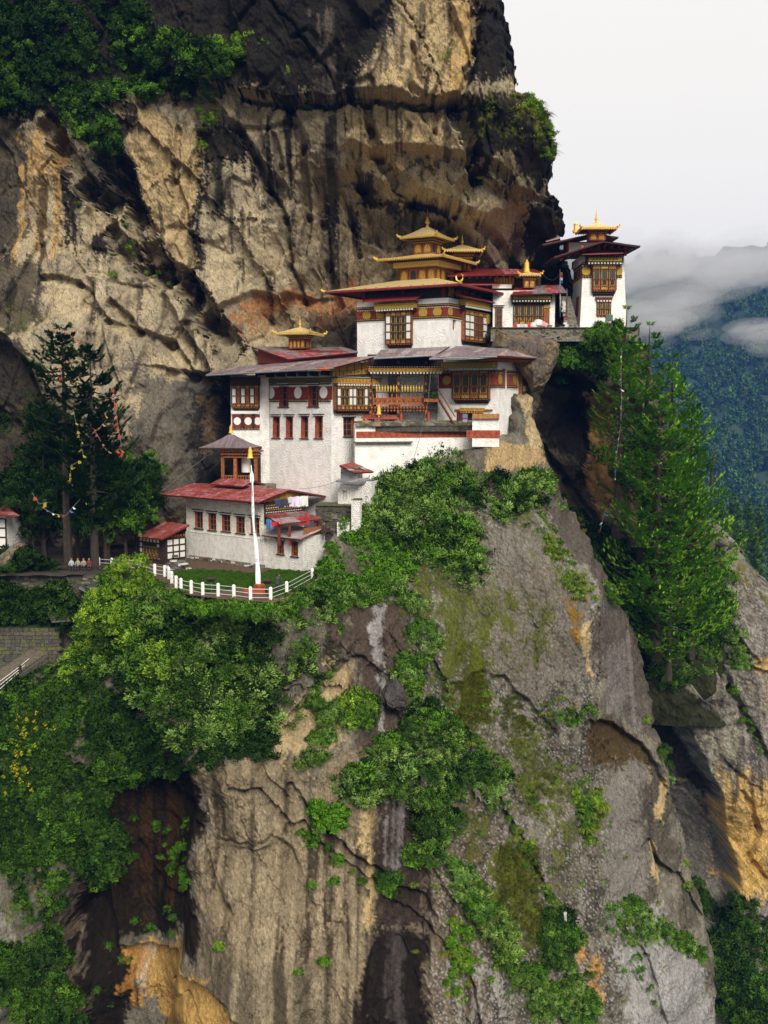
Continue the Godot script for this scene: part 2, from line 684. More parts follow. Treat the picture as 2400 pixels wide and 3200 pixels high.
		for e in grooves:
			var lo: Vector2 = e[2]
			var hi: Vector2 = e[3]
			if y < lo.y or y > hi.y:
				continue
			var a: Vector2 = e[0]
			var ab: Vector2 = e[1] - e[0]
			var wd: float = e[4]
			var deep: float = e[5]
			var il := 1.0 / ab.length_squared()
			for i in range(maxi(0, int((lo.x - x0) / g)), mini(nx, int((hi.x - x0) / g) + 1)):
				if ok[i] == 0:
					continue
				var q := Vector2(x0 + g * i + (ax[i] - x0 - g * i) * 0.35, y + (ay[i] - y) * 0.35) - a
				var t := clampf(q.dot(ab) * il, 0.0, 1.0)
				var d := (q - ab * t).length()
				var w2 := maxf(wd, g * 2.4) * (1.0 + 0.6 * ra[i])
				if d < w2:
					z[i] -= deep * (1.0 - smoothstep(0.5, 0.95, d / w2)) * 0.85
		for i in nx:
			if ok[i] == 1:
				var k := 1.0 + 0.42 * ra[i] + streak * st[i]
				if spots > 0.0:
					k += spots * smoothstep(0.22, 0.45, n4.get_noise_2d(x0 + g * i + 50.0, y)) - spots * 0.5 * smoothstep(0.25, 0.5, n4.get_noise_2d(x0 + g * i - 90.0, y))
				k *= gain + 0.15 * n4.get_noise_2d((x0 + g * i) * 2.4, y * 2.0)
				k = maxf(lerpf(k, 1.0 + 0.3 * ra[i], clampf(c[i].g * 2.2 - 0.25, 0.0, 0.8)), 0.25)
				c[i] = Color(c[i].r * k, c[i].g * k, c[i].b * k)
		zrow[j] = z
		crow[j] = c
		orow[j] = ok

	func row2(j: int) -> void:
		var n := PackedVector3Array()
		n.resize(nx)
		var z: PackedFloat32Array = zrow[j]
		var zu: PackedFloat32Array = zrow[mini(j + 1, ny - 1)]
		var zd: PackedFloat32Array = zrow[maxi(j - 1, 0)]
		for i in nx:
			n[i] = Vector3(z[maxi(i - 1, 0)] - z[mini(i + 1, nx - 1)], zd[i] - zu[i], 2.0 * g).normalized()
		nrow[j] = n
		var ix := PackedInt32Array()
		if j < ny - 1:
			var ok: PackedByteArray = orow[j]
			var ou: PackedByteArray = orow[j + 1]
			var k := j * nx
			for i in nx - 1:
				if ok[i] and ok[i + 1] and ou[i] and ou[i + 1]:
					ix.append_array([k + i, k + i + nx, k + i + 1, k + i + 1, k + i + nx, k + i + nx + 1])
		irow[j] = ix

	func build() -> ArrayMesh:
		for a in [zrow, crow, orow, nrow, irow]:
			a.resize(ny)
		var job := WorkerThreadPool.add_group_task(row, ny)
		WorkerThreadPool.wait_for_group_task_completion(job)
		job = WorkerThreadPool.add_group_task(row2, ny)
		WorkerThreadPool.wait_for_group_task_completion(job)
		var v := PackedVector3Array()
		v.resize(nx * ny)
		var n := PackedVector3Array()
		var c := PackedColorArray()
		var ix := PackedInt32Array()
		for j in ny:
			var z: PackedFloat32Array = zrow[j]
			for i in nx:
				v[j * nx + i] = Vector3(x0 + g * i, y0 + g * j, z[i])
			n.append_array(nrow[j])
			c.append_array(crow[j])
			ix.append_array(irow[j])
		var a := []
		a.resize(Mesh.ARRAY_MAX)
		a[Mesh.ARRAY_VERTEX] = v
		a[Mesh.ARRAY_NORMAL] = n
		a[Mesh.ARRAY_COLOR] = c
		a[Mesh.ARRAY_INDEX] = ix
		var m := ArrayMesh.new()
		m.add_surface_from_arrays(Mesh.PRIMITIVE_TRIANGLES, a)
		return m

# ---------------------------------------------------------------- plants
func vary(c: Color, r: RandomNumberGenerator, a := 0.25) -> Color:
	var k := 1.0 + r.randf_range(-a, a)
	return Color(c.r * k * (1.0 + r.randf_range(-a, a) * 0.4), c.g * k, c.b * k * (1.0 + r.randf_range(-a, a) * 0.4))

func sphere_dir(r: RandomNumberGenerator) -> Vector3:
	var y := r.randf_range(-1, 1)
	var a := r.randf() * TAU
	var k := sqrt(1.0 - y * y)
	return Vector3(k * cos(a), y, k * sin(a))

# one leaf: a folded diamond from p along dir
func leaf(mb: MB, p: Vector3, dir: Vector3, up: Vector3, l: float, w: float, soft: Vector3) -> void:
	var side := dir.cross(up)
	if side.length() < 0.01:
		side = dir.cross(Vector3.RIGHT)
	side = side.normalized() * w
	var lift := side.cross(dir).normalized() * (w * 0.35)
	var nn := (lift.normalized() * signf(lift.dot(soft) + 0.001) * 0.65 + soft).normalized()
	var k := mb.v.size()
	mb.v.append(p)
	mb.v.append(p + dir * l * 0.5 + side + lift)
	mb.v.append(p + dir * l)
	mb.v.append(p + dir * l * 0.5 - side + lift)
	for i in 4:
		mb.n.append(nn)
		mb.c.append(mb.col)
		mb.t.append(Vector2.ZERO)
	if (mb.v[k + 2] - p).cross(mb.v[k + 1] - p).dot(nn) > 0.0:
		mb.ix.append_array([k, k + 1, k + 2, k, k + 2, k + 3])
	else:
		mb.ix.append_array([k, k + 2, k + 1, k, k + 3, k + 2])

# a shrub of unit radius: sprays of leaves spread through an uneven crown
func shrub_mesh(seed_: int, sprays: int, leaves: int, ll: float, lw: float, c1: Color, c2: Color, spread: float, flatness := 0.85, fan := 0.9) -> ArrayMesh:
	var r := RandomNumberGenerator.new()
	r.seed = seed_
	var mb := MB.new()
	var lumps := []
	for i in 6:
		lumps.append([sphere_dir(r), r.randf_range(0.1, 0.35)])
	for s in sprays:
		var d := sphere_dir(r)
		if d.y < -0.55:
			d.y = -d.y
		var k := 0.62
		for q in lumps:
			k += q[1] * maxf(0.0, d.dot(q[0]) - 0.3)
		k *= r.randf_range(0.55, 1.12)
		var o := Vector3(d.x, d.y * flatness, d.z) * k
		var axis := (d + Vector3(0, 0.35, 0) + sphere_dir(r) * 0.35).normalized()
		var tint := c1.lerp(c2, clampf(r.randfn(0.4, 0.3), 0.0, 1.0))
		for q in leaves:
			var w := sphere_dir(r)
			var p := o + w * spread * r.randf_range(0.2, 1.0) + axis * spread * r.randf_range(-0.6, 0.9)
			var dir := (axis * fan + w * 0.8).normalized()
			mb.col = vary(tint, r, 0.3)
			leaf(mb, p, dir, (d + sphere_dir(r) * 0.6).normalized(), ll * r.randf_range(0.7, 1.3), lw, (d * 0.7 + Vector3(0, 0.5, 0)))
	return mb.done()

func grass_mesh(seed_: int, blades: int, c1: Color, c2: Color, droop: float) -> ArrayMesh:
	var r := RandomNumberGenerator.new()
	r.seed = seed_
	var mb := MB.new()
	for i in blades:
		var a := r.randf() * TAU
		var o := Vector3(cos(a), 0, sin(a)) * sqrt(r.randf()) * 0.55
		var out := Vector3(cos(a + r.randf_range(-0.6, 0.6)), 0, sin(a + r.randf_range(-0.6, 0.6)))
		var l := r.randf_range(0.6, 1.3)
		mb.col = vary(c1.lerp(c2, r.randf()), r, 0.25)
		var mid := o + out * l * 0.3 + Vector3(0, l * 0.5, 0)
		var tip := o + out * l * 0.85 + Vector3(0, l * (0.65 - droop), 0)
		var side := out.cross(Vector3.UP) * 0.05
		var nn := (out * 0.3 + Vector3.UP).normalized()
		var k := mb.v.size()
		mb.v.append_array([o - side, o + side, mid + side * 0.8, mid - side * 0.8, tip])
		for q in 5:
			mb.n.append(nn)
			mb.c.append(mb.col)
			mb.t.append(Vector2.ZERO)
		if (mid - o).cross(side).dot(nn) > 0.0:
			mb.ix.append_array([k, k + 1, k + 2, k, k + 2, k + 3, k + 3, k + 2, k + 4])
		else:
			mb.ix.append_array([k, k + 2, k + 1, k, k + 3, k + 2, k + 3, k + 4, k + 2])
	return mb.done()

# a conifer's crown of a given height: drooping boughs that turn up at their tips, hung with needle tufts
func conifer_mesh(seed_: int, h: float, w: float, low: float, whorls: int, c1: Color, c2: Color, sag := 0.25, shape := 0.8, tuft := 0.5) -> Array:
	var r := RandomNumberGenerator.new()
	r.seed = seed_
	var crown := MB.new()
	var wood := MB.new()
	wood.tube([Vector3(0, -1.2, 0), Vector3(0.05, h * 0.3, 0.05), Vector3(-0.05, h * 0.65, 0), Vector3(0, h * 0.99, 0)], [h * 0.017 + 0.08, h * 0.013 + 0.05, h * 0.008 + 0.03, 0.02], 7)
	for i in whorls:
		var t := (i + r.randf()) / whorls
		var y := lerpf(low, 0.985, t) * h
		var reach := w * (pow(1.0 - t, shape) * 0.95 + 0.05) * (0.55 + 0.45 * smoothstep(0.0, 0.18, t))
		var n := 4
		for b in n:
			var a := TAU * (b + r.randf()) / n
			var out := Vector3(cos(a), 0, sin(a))
			var l := reach * r.randf_range(0.55, 1.15)
			if r.randf() < 0.10:
				continue
			if r.randf() < 0.16:
				l *= 0.45
			var p0 := Vector3(0, y, 0)
			var path := []
			for q in 6:
				var k := q / 5.0
				path.append(p0 + out * l * k + Vector3(0, l * (-sag * sin(k * PI * 0.8) + 0.30 * k * k * k + 0.14 * k * (1.0 - t)), 0))
			if l > 1.0:
				wood.tube([path[0], path[2], path[5]], [0.05 + 0.01 * l, 0.035, 0.012], 4)
			var tint := c1.lerp(c2, clampf(r.randfn(0.45, 0.28), 0, 1))
			var tufts := int(5 + l * 8.0)
			for q in tufts:
				var k := sqrt((q + r.randf()) / tufts) * 5.0
				if k < 0.9:
					continue
				var e: int = mini(int(k), 4)
				var p: Vector3 = path[e].lerp(path[e + 1], k - e)
				var fwd: Vector3 = (path[e + 1] - path[e]).normalized()
				var across := fwd.cross(Vector3.UP).normalized()
				var wide := l * 0.30 * (1.25 - absf(k / 5.0 - 0.5))
				p += across * r.randf_range(-1, 1) * wide + Vector3(0, r.randf_range(-0.12, 0.06), 0)
				for m in 4:
					crown.col = vary(tint, r, 0.28)
					var dir := (fwd * 0.9 + across * r.randf_range(-0.8, 0.8) + Vector3(0, r.randf_range(-0.15, 0.35), 0)).normalized()
					leaf(crown, p, dir, Vector3.UP, tuft * r.randf_range(0.7, 1.3), tuft * 0.17, (Vector3.UP * 0.9 + out * 0.6))
	return [crown.done(), wood.done()]

var kinds := {}
var kind_count := {}
var spare := {}

func make_kinds() -> void:
	# [meshes, what it is called, material]
	kinds.silver = ["grey_green_shrub", [], 1.0]
	kinds.dark = ["dark_green_shrub", [], 1.0]
	kinds.deep = ["deep_green_shrub", [], 1.0]
	kinds.mid = ["green_shrub", [], 1.0]
	kinds.bright = ["bright_green_herb", [], 1.0]
	kinds.lime = ["yellow_green_shrub", [], 1.0]
	kinds.grass = ["grass_tuft", [], 1.0]
	for i in 3:
		kinds.silver[1].append(shrub_mesh(100 + i, 46, 34, 0.17, 0.032, Color(0.065, 0.125, 0.018), Color(0.29, 0.44, 0.10), 0.20, 0.85, 1.3))
		kinds.dark[1].append(shrub_mesh(200 + i, 44, 32, 0.17, 0.045, Color(0.013, 0.040, 0.005), Color(0.065, 0.135, 0.014), 0.22))
		kinds.deep[1].append(shrub_mesh(250 + i, 50, 34, 0.15, 0.045, Color(0.008, 0.026, 0.003), Color(0.036, 0.080, 0.010), 0.22))
		kinds.mid[1].append(shrub_mesh(300 + i, 44, 32, 0.16, 0.042, Color(0.032, 0.085, 0.008), Color(0.15, 0.30, 0.022), 0.21))
		kinds.bright[1].append(shrub_mesh(400 + i, 36, 28, 0.20, 0.06, Color(0.06, 0.17, 0.008), Color(0.16, 0.34, 0.018), 0.22, 0.7))
		kinds.lime[1].append(shrub_mesh(500 + i, 44, 34, 0.15, 0.045, Color(0.085, 0.20, 0.012), Color(0.32, 0.45, 0.04), 0.19))
		kinds.grass[1].append(grass_mesh(600 + i, 90, Color(0.11, 0.18, 0.014), Color(0.28, 0.32, 0.04), 0.5))

func inside(poly: PackedVector2Array, p: Vector2) -> bool:
	return Geometry2D.is_point_in_polygon(p, poly)

func put_shrub(kind: String, p: Vector3, r: float, label: String, group: String) -> void:
	var k: Array = kinds[kind]
	var variant := rng.randi() % 3
	var b := Basis(Vector3.UP, rng.randf() * TAU) * Basis(Vector3.RIGHT, rng.randf_range(-0.25, 0.25))
	b = b.scaled(Vector3(r * rng.randf_range(0.85, 1.2), r * rng.randf_range(0.8, 1.1), r * rng.randf_range(0.85, 1.2)))
	var made: int = kind_count.get(kind, 0)
	if made >= 290 or r < 0.45:
		var key := kind + str(variant)
		if not spare.has(key):
			spare[key] = []
		spare[key].append(Transform3D(b, p))
		return
	kind_count[kind] = made + 1
	var o := MeshInstance3D.new()
	o.mesh = k[1][variant]
	o.material_override = M.leaf
	o.name = numbered(k[0])
	add_child(o)
	o.transform = Transform3D(b, p)
	tag(o, label, "shrub" if kind != "grass" else "grass", group)

func grow(rock: Rock, pts: Array, n: int, mix: Array, rmin: float, rmax: float, label: String, group: String, sink := 0.25) -> void:
	var poly := PackedVector2Array()
	for i in range(0, pts.size(), 2):
		poly.append(Vector2(pts[i], pts[i + 1]))
	var lo := poly[0]
	var hi := poly[0]
	for q in poly:
		lo = lo.min(q)
		hi = hi.max(q)
	var spots := []
	var tries := 0
	while spots.size() < n and tries < n * 40:
		tries += 1
		var q := Vector2(rng.randf_range(lo.x, hi.x), rng.randf_range(lo.y, hi.y))
		if not inside(poly, q):
			continue
		var r := rmin + (rmax - rmin) * pow(rng.randf(), 1.6)
		spots.append([r, q])
	spots.sort_custom(func(a, b): return a[0] > b[0])
	for s in spots:
		var p := rock.on(s[1].x, s[1].y)
		if not rock.holds(p):
			continue
		var kind: String = mix[rng.randi() % mix.size()]
		var where := label
		if n > 36:
			var u: float = (s[1].x - lo.x) / (hi.x - lo.x)
			var v: float = (s[1].y - lo.y) / (hi.y - lo.y)
			var side_: String = ["left", "middle", "right"][clampi(int(u * 3.0), 0, 2)]
			var high: String = ["upper", "central", "lower"][clampi(int(v * 3.0), 0, 2)]
			where = ("%s, in its %s %s" % [label, high, side_]) if side_ != "middle" or high != "central" else label + ", right in its middle"
		put_shrub(kind, p + Vector3(0, -s[0] * 0.1, s[0] * (0.45 - sink)), s[0] * 1.12, where, group if where == label else "%s, %s" % [group, where.get_slice(", ", 1)])

func copies(called: String, mesh: Mesh, where: Array, m: Material, label: String, tint := 0.0) -> MultiMeshInstance3D:
	var mm := MultiMesh.new()
	mm.transform_format = MultiMesh.TRANSFORM_3D
	mm.use_colors = tint > 0.0
	mm.mesh = mesh
	mm.instance_count = where.size()
	for i in where.size():
		mm.set_instance_transform(i, where[i])
		if tint > 0.0:
			mm.set_instance_color(i, vary(Color.WHITE, rng, tint))
	var o := MultiMeshInstance3D.new()
	o.multimesh = mm
	o.material_override = m
	o.name = numbered(called)
	add_child(o)
	o.set_meta("kind", "stuff")
	o.set_meta("label", label)
	o.set_meta("category", "undergrowth")
	return o

func leftovers() -> void:
	for key in spare:
		var kind: String = key.substr(0, key.length() - 1)
		copies("undergrowth", kinds[kind][1][int(key.substr(key.length() - 1))], spare[key], M.leaf, "small low plants between the larger shrubs on the rock", 0.25)

func conifer(called: String, meshes: Array, p: Vector3, turn: float, size: Vector3, label: String, group := "") -> Node3D:
	var o := thing(called, label, "tree", p, turn, group)
	for i in 2:
		var m := MeshInstance3D.new()
		m.mesh = meshes[i]
		m.material_override = M.leaf if i == 0 else M.bark
		m.name = "crown" if i == 0 else "trunk"
		m.scale = size
		o.add_child(m)
	return o

# a broad-leaved tree: several boughs of shrub-like foliage on a forked trunk
func broadleaf(kind: String, p: Vector3, h: float, w: float, label: String, group := "", seed_ := 1) -> Node3D:
	var r := RandomNumberGenerator.new()
	r.seed = seed_
	var o := thing("broadleaf_tree", label, "tree", p, r.randf() * TAU, group)
	var wood := MB.new()
	wood.tube([Vector3(0, -1, 0), Vector3(0.1, h * 0.3, 0), Vector3(0, h * 0.7, 0.1)], [0.06 + h * 0.016, 0.05 + h * 0.012, 0.05], 7)
	for i in 20:
		var a := i * 2.4 + r.randf()
		var y := h * r.randf_range(0.28, 0.92)
		var k := w * sqrt(maxf(0.05, 1.0 - pow((y / h - 0.55) / 0.5, 2.0))) * r.randf_range(0.3, 0.95)
		var q := Vector3(cos(a) * k, y, sin(a) * k)
		wood.tube([Vector3(0, y * 0.55, 0), q * 0.6 + Vector3(0, y * 0.25, 0), q], [0.09, 0.06, 0.02], 5)
		var m := MeshInstance3D.new()
		m.mesh = kinds[kind][1][i % 3]
		m.material_override = M.leaf
		m.name = "bough" if i == 0 else "bough_%03d" % i
		m.position = q
		m.rotation = Vector3(r.randf_range(-0.3, 0.3), r.randf() * TAU, 0)
		m.scale = Vector3.ONE * w * r.randf_range(0.26, 0.46)
		o.add_child(m)
	part("trunk", wood, M.bark, o)
	return o

# ---------------------------------------------------------------- the rock
var upper: Rock
var lower: Rock
var spur: Rock
var gully: Rock
const TAN := Color(0.52, 0.38, 0.19)
const PALE := Color(0.55, 0.46, 0.30)
const STAIN_AND_SHADE := Color(0.0075, 0.007, 0.0075)  # black of water stains, also of shade painted into cavities
const SLATEY := Color(0.024, 0.023, 0.023)
const WET := Color(0.030, 0.020, 0.012)
const RUST := Color(0.42, 0.15, 0.035)
const MOSS := Color(0.075, 0.085, 0.010)
const LICHEN := Color(0.40, 0.39, 0.37)

func rock_object(called: String, r: Rock, label: String) -> void:
	var o := MeshInstance3D.new()
	o.mesh = r.build()
	o.material_override = M.rock
	o.name = called
	add_child(o)
	structure(o, label)

func upper_cliff() -> void:
	var r := Rock.new(self, 21, Vector2(-49.0, -22.0), Vector2(26.0, 49.0), 0.14)
	upper = r
	r.base([[-60, -60, 122], [300, -60, 121], [700, -60, 120], [1100, -60, 118], [1400, -60, 118], [1560, -40, 123],
		[0, 300, 124], [400, 300, 123], [800, 300, 122], [1200, 300, 121], [1450, 300, 122], [1700, 450, 126],
		[0, 700, 126], [400, 700, 125], [800, 700, 127], [1000, 600, 129], [1200, 600, 130], [1500, 650, 131], [1650, 640, 133],
		[0, 1000, 125], [300, 1000, 124], [600, 1000, 127], [900, 900, 133], [1150, 800, 137], [1400, 800, 139], [1600, 800, 140], [1740, 850, 141],
		[0, 1300, 126], [300, 1300, 123], [550, 1300, 124], [700, 1200, 128], [900, 1050, 135], [1050, 1000, 138],
		[300, 1600, 124], [500, 1500, 122], [620, 1400, 125], [720, 1450, 127], [0, 1600, 127], [100, 1750, 127], [1200, 1000, 142], [1500, 1000, 143], [1780, 1000, 143]])
	r.outline([-120, -140, 1545, -140, 1563, 0, 1598, 150, 1606, 285, 1650, 290, 1715, 350, 1733, 420, 1728, 490, 1705, 545, 1700, 600, 1745, 625, 1768, 690, 1742, 735, 1765, 800, 1800, 900, 1840, 1010, 1840, 1160, 1000, 1260, 820, 1600, -120, 1830])
	r.octs = [[9.0, 19.0, 0.5, 1.9, 0.7, 0.4], [3.6, 8.0, -0.3, 0.6, 0.45, 0.34], [1.2, 2.3, 0.45, 0.3, 0.0, 0.3]]
	r.fine = 0.85
	# overhangs: the rock above each line stands forward
	r.step_([560, 225, 760, 300, 900, 325, 1150, 318, 1290, 334, 1430, 328, 1480, 345], 2.6, 9.0)
	r.step_([1090, 470, 1180, 480, 1300, 492, 1450, 512, 1560, 600, 1650, 610], 2.2, 6.0)
	r.step_([1060, 540, 1160, 570, 1270, 612, 1400, 640, 1500, 690, 1545, 670], 3.0, 6.0)
	r.step_([-60, 1010, 60, 1060, 140, 1160, 210, 1300, 240, 1420], 4.5, 9.0)
	r.step_([735, 395, 796, 482, 844, 597, 892, 687, 904, 832, 940, 940], -1.6, 7.0)
	r.step_([590, 1010, 700, 960, 800, 920, 960, 930], 1.8, 5.0)
	r.step_([1440, 690, 1500, 780, 1560, 850], 1.5, 4.0)
	r.step_([540, 1150, 640, 1170, 730, 1180], 2.5, 6.0)
	# clefts
	r.groove([150, 400, 175, 434, 259, 579, 325, 627, 420, 650], 1.5, 3.2)
	r.groove([325, 470, 374, 555, 416, 651, 458, 784, 500, 844, 590, 900, 660, 1000, 720, 1085], 1.9, 3.6)
	r.groove([283, 657, 338, 717, 386, 784, 434, 835, 500, 880], 1.3, 2.6)
	r.groove([524, 862, 603, 904, 639, 989, 700, 1060], 0.9, 2.0)
	r.groove([735, 395, 796, 482, 844, 597, 892, 687, 904, 832, 940, 940], 0.6, 1.6)
	r.groove([900, 330, 949, 461, 960, 678, 950, 800], 0.6, 1.6)
	r.groove([760, 300, 900, 325, 1080, 320, 1180, 315, 1290, 334, 1430, 325], 0.45, 1.8)
	r.groove([1150, 320, 1158, 400, 1185, 475], 0.7, 2.2)
	r.groove([1420, 340, 1480, 470, 1500, 545], 1.1, 2.6)
	r.groove([1000, 560, 1010, 700, 1030, 830, 1060, 960], 0.7, 1.8)
	r.groove([1274, 400, 1262, 470], 0.4, 0.9)
	r.groove([1366, 345, 1356, 420, 1338, 490], 0.4, 0.9)
	r.groove([1100, 520, 1130, 580, 1180, 620], 0.9, 2.2)
	r.groove([1060, 600, 1100, 700, 1120, 800], 0.5, 1.2)
	r.groove([1400, 700, 1440, 780, 1480, 850], 0.5, 1.2)
	r.groove([860, 420, 880, 520, 870, 640], 0.4, 1.0)
	r.groove([1290, 140, 1295, 240], 0.4, 1.0)
	r.groove([560, 400, 545, 560, 590, 700, 590, 860], 0.4, 1.0)
	r.groove([1480, 0, 1485, 160, 1440, 320], 0.6, 1.5)
	r.groove([720, 395, 840, 398, 920, 390], 0.35, 0.9)
	r.groove([350, 950, 420, 1040, 520, 1070, 600, 1180], 0.8, 1.9)
	r.groove([130, 870, 240, 880, 330, 1000, 420, 1030], 0.5, 1.3)
	r.groove([1180, 480, 1230, 560, 1300, 620, 1420, 660], 0.9, 2.0)
	r.groove([1500, 690, 1560, 760, 1620, 850], 0.8, 1.8)
	r.groove([1300, 760, 1380, 700, 1460, 740], 0.7, 1.5)
	# colour: buff rock, long black water stains, and shade painted in under overhangs
	r.ca = Color(0.46, 0.375, 0.235)
	r.cb = Color(0.25, 0.212, 0.15)
	r.streak = 0.3
	r.paint([60, 330, 1100, 330, 1000, 700, 900, 960, 500, 1000, 300, 1150, 150, 1150, 100, 900], Color(0.02, 0.017, 0.014), 0.6, 1.0, 0.7, 3)
	r.paint([840, 560, 1000, 480, 1250, 640, 1560, 700, 1700, 640, 1720, 900, 1500, 960, 1100, 960, 860, 960], Color(0.22, 0.18, 0.12), 2.0, 2.0, 0.6)
	r.paint([1130, 640, 1240, 640, 1420, 700, 1400, 780, 1180, 760], Color(0.065, 0.055, 0.045), 1.5, 2.0, 0.75)
	r.paint([1095, 530, 1165, 520, 1178, 600, 1130, 625, 1095, 590], STAIN_AND_SHADE, 0.5, 0.8, 0.9)  # shade of a deep cavity painted in along with dark stain
	r.paint([1180, 500, 1330, 505, 1400, 518, 1330, 548, 1190, 540], STAIN_AND_SHADE, 0.5, 0.8, 0.85)  # hollows below the ledge: their shade and the stain in one colour
	r.paint([1180, 615, 1400, 622, 1500, 688, 1440, 682, 1300, 664, 1190, 652], STAIN_AND_SHADE, 0.5, 0.8, 0.85)  # shade under the overhang painted over the stained rock
	r.paint([1080, 640, 1130, 660, 1120, 760, 1080, 740], SLATEY, 0.5, 1.0, 0.8)
	r.paint([1000, 660, 1040, 640, 1050, 720, 1010, 740], SLATEY, 0.5, 1.0, 0.8)
	r.paint([1046, 575, 1060, 575, 1097, 720, 1128, 850, 1136, 940, 1120, 940, 1085, 760], PALE, 0.2, 0.4, 0.7)
	r.paint([1050, 330, 1410, 335, 1420, 480, 1250, 530, 1110, 500], TAN, 1.0, 1.2, 0.75)
	r.paint([1385, 620, 1530, 640, 1500, 690, 1440, 680], PALE, 0.4, 0.8, 0.6, 1)
	r.paint([-80, -120, 1270, -120, 1245, 110, 1160, 200, 1135, 318, 1020, 328, 760, 298, 640, 250, 400, 330, 200, 400, -80, 320], STAIN_AND_SHADE, 0.8, 1.6, 0.97)
	r.paint([1010, 60, 1060, 60, 1040, 300, 1000, 330], Color(0.12, 0.1, 0.08), 0.5, 0.8, 0.5, 1)
	r.paint([1262, -120, 1487, -120, 1480, 170, 1435, 318, 1150, 312, 1150, 225, 1240, 110], Color(0.42, 0.315, 0.17), 0.6, 1.2, 0.95)
	r.paint([1420, 60, 1480, 0, 1478, 170, 1440, 310, 1400, 300], Color(0.50, 0.32, 0.12), 0.8, 1.0, 0.7)
	r.paint([1320, 200, 1345, 200, 1315, 320, 1300, 325], STAIN_AND_SHADE, 0.2, 0.5, 0.9)
	r.paint([1360, 230, 1375, 240, 1370, 310, 1355, 310], STAIN_AND_SHADE, 0.2, 0.5, 0.8)
	r.paint([1200, 100, 1290, 60, 1240, 200, 1180, 250], SLATEY, 0.7, 1.2, 0.8, 1)
	r.paint([1487, -120, 1560, -120, 1580, 0, 1612, 150, 1620, 300, 1440, 318, 1482, 170], STAIN_AND_SHADE, 0.4, 0.8, 0.97)
	r.paint([1440, 325, 1600, 290, 1745, 400, 1745, 500, 1700, 590, 1640, 640, 1500, 560, 1470, 420], STAIN_AND_SHADE, 0.6, 1.2, 0.95)
	r.paint([1560, 500, 1620, 460, 1600, 560, 1540, 580], Color(0.3, 0.24, 0.14), 0.5, 1.0, 0.75)
	r.paint([1600, 560, 1670, 560, 1660, 620, 1600, 620], Color(0.3, 0.25, 0.16), 0.5, 1.0, 0.6)
	r.paint([1650, 640, 1780, 600, 1790, 760, 1850, 1000, 1700, 1000, 1650, 900, 1640, 760], STAIN_AND_SHADE, 0.6, 1.2, 0.96)
	r.paint([600, 395, 690, 385, 765, 430, 812, 520, 800, 610, 740, 660, 700, 640, 650, 720, 640, 860, 585, 880, 580, 700, 600, 560], STAIN_AND_SHADE, 0.4, 1.3, 0.95)
	r.paint([640, 520, 790, 500, 790, 700, 700, 800, 640, 880], PALE, 0.4, 1.2, 0.55, 1)
	r.paint([590, 680, 615, 660, 612, 820, 600, 870, 588, 870], STAIN_AND_SHADE, 0.2, 0.4, 0.95)
	r.paint([425, 345, 600, 400, 592, 840, 520, 780, 440, 660, 410, 560], Color(0.45, 0.33, 0.17), 0.6, 1.0, 0.85)
	r.paint([700, 700, 880, 700, 900, 840, 860, 930, 740, 960, 660, 900], Color(0.47, 0.39, 0.25), 0.8, 1.4, 0.8)
	r.paint([365, 345, 412, 345, 402, 480, 420, 560, 350, 520], STAIN_AND_SHADE, 0.3, 0.8, 0.9)
	r.paint([240, 470, 340, 480, 420, 640, 330, 640, 260, 580], SLATEY, 0.5, 1.0, 0.85)
	r.paint([165, 440, 250, 600, 235, 780, 185, 770, 170, 560], STAIN_AND_SHADE, 0.4, 1.2, 0.95, 0)
	r.paint([200, 640, 240, 640, 235, 770, 205, 775], PALE, 0.3, 0.8, 0.7, 1)
	r.paint([290, 690, 338, 760, 330, 960, 282, 965], STAIN_AND_SHADE, 0.3, 0.8, 0.95)
	r.paint([295, 790, 332, 800, 325, 960, 290, 960], PALE, 0.3, 0.7, 0.75, 1)
	r.paint([-80, 320, 60, 330, 95, 560, 60, 800, -80, 800], STAIN_AND_SHADE, 0.8, 1.6, 0.85, 0)
	r.paint([60, 420, 160, 430, 165, 780, 80, 780], Color(0.40, 0.25, 0.09), 0.8, 1.2, 0.7, 1)
	r.paint([-80, 790, 110, 800, 140, 1000, 60, 1060, -80, 1010], Color(0.025, 0.021, 0.018), 0.8, 1.4, 0.85)
	r.paint([730, 1010, 800, 925, 900, 905, 1010, 925, 1110, 890, 1120, 1000, 1010, 1010, 900, 965, 790, 1040], Color(0.34, 0.13, 0.035), 0.5, 1.6, 0.75)
	r.paint([760, 1000, 900, 960, 1000, 970, 960, 1050, 800, 1050], Color(0.30, 0.22, 0.12), 0.5, 1.4, 0.6)
	r.paint([950, 960, 1120, 980, 1110, 1100, 960, 1080], SLATEY, 0.6, 1.4, 0.7)
	r.paint([580, 1170, 740, 1160, 760, 1540, 560, 1560, 570, 1300], SLATEY, 0.8, 1.6, 0.85)
	r.paint([400, 1120, 520, 1180, 660, 1150, 660, 1600, 380, 1640, 420, 1400], Color(0.085, 0.078, 0.066), 0.8, 1.6, 0.9)
	r.paint([590, 1220, 740, 1160, 740, 1560, 600, 1560], Color(0.016, 0.0155, 0.0155), 0.8, 1.4, 0.85)
	r.paint([-80, 1050, 60, 1070, 150, 1180, 240, 1400, 260, 1800, -80, 1800], Color(0.012, 0.011, 0.010), 0.8, 1.4, 0.9)  # shadow below the overhang, painted as near-black rock
	r.paint([620, 1240, 680, 1220, 690, 1400, 640, 1440], Color(0.16, 0.11, 0.06), 0.5, 1.2, 0.5)
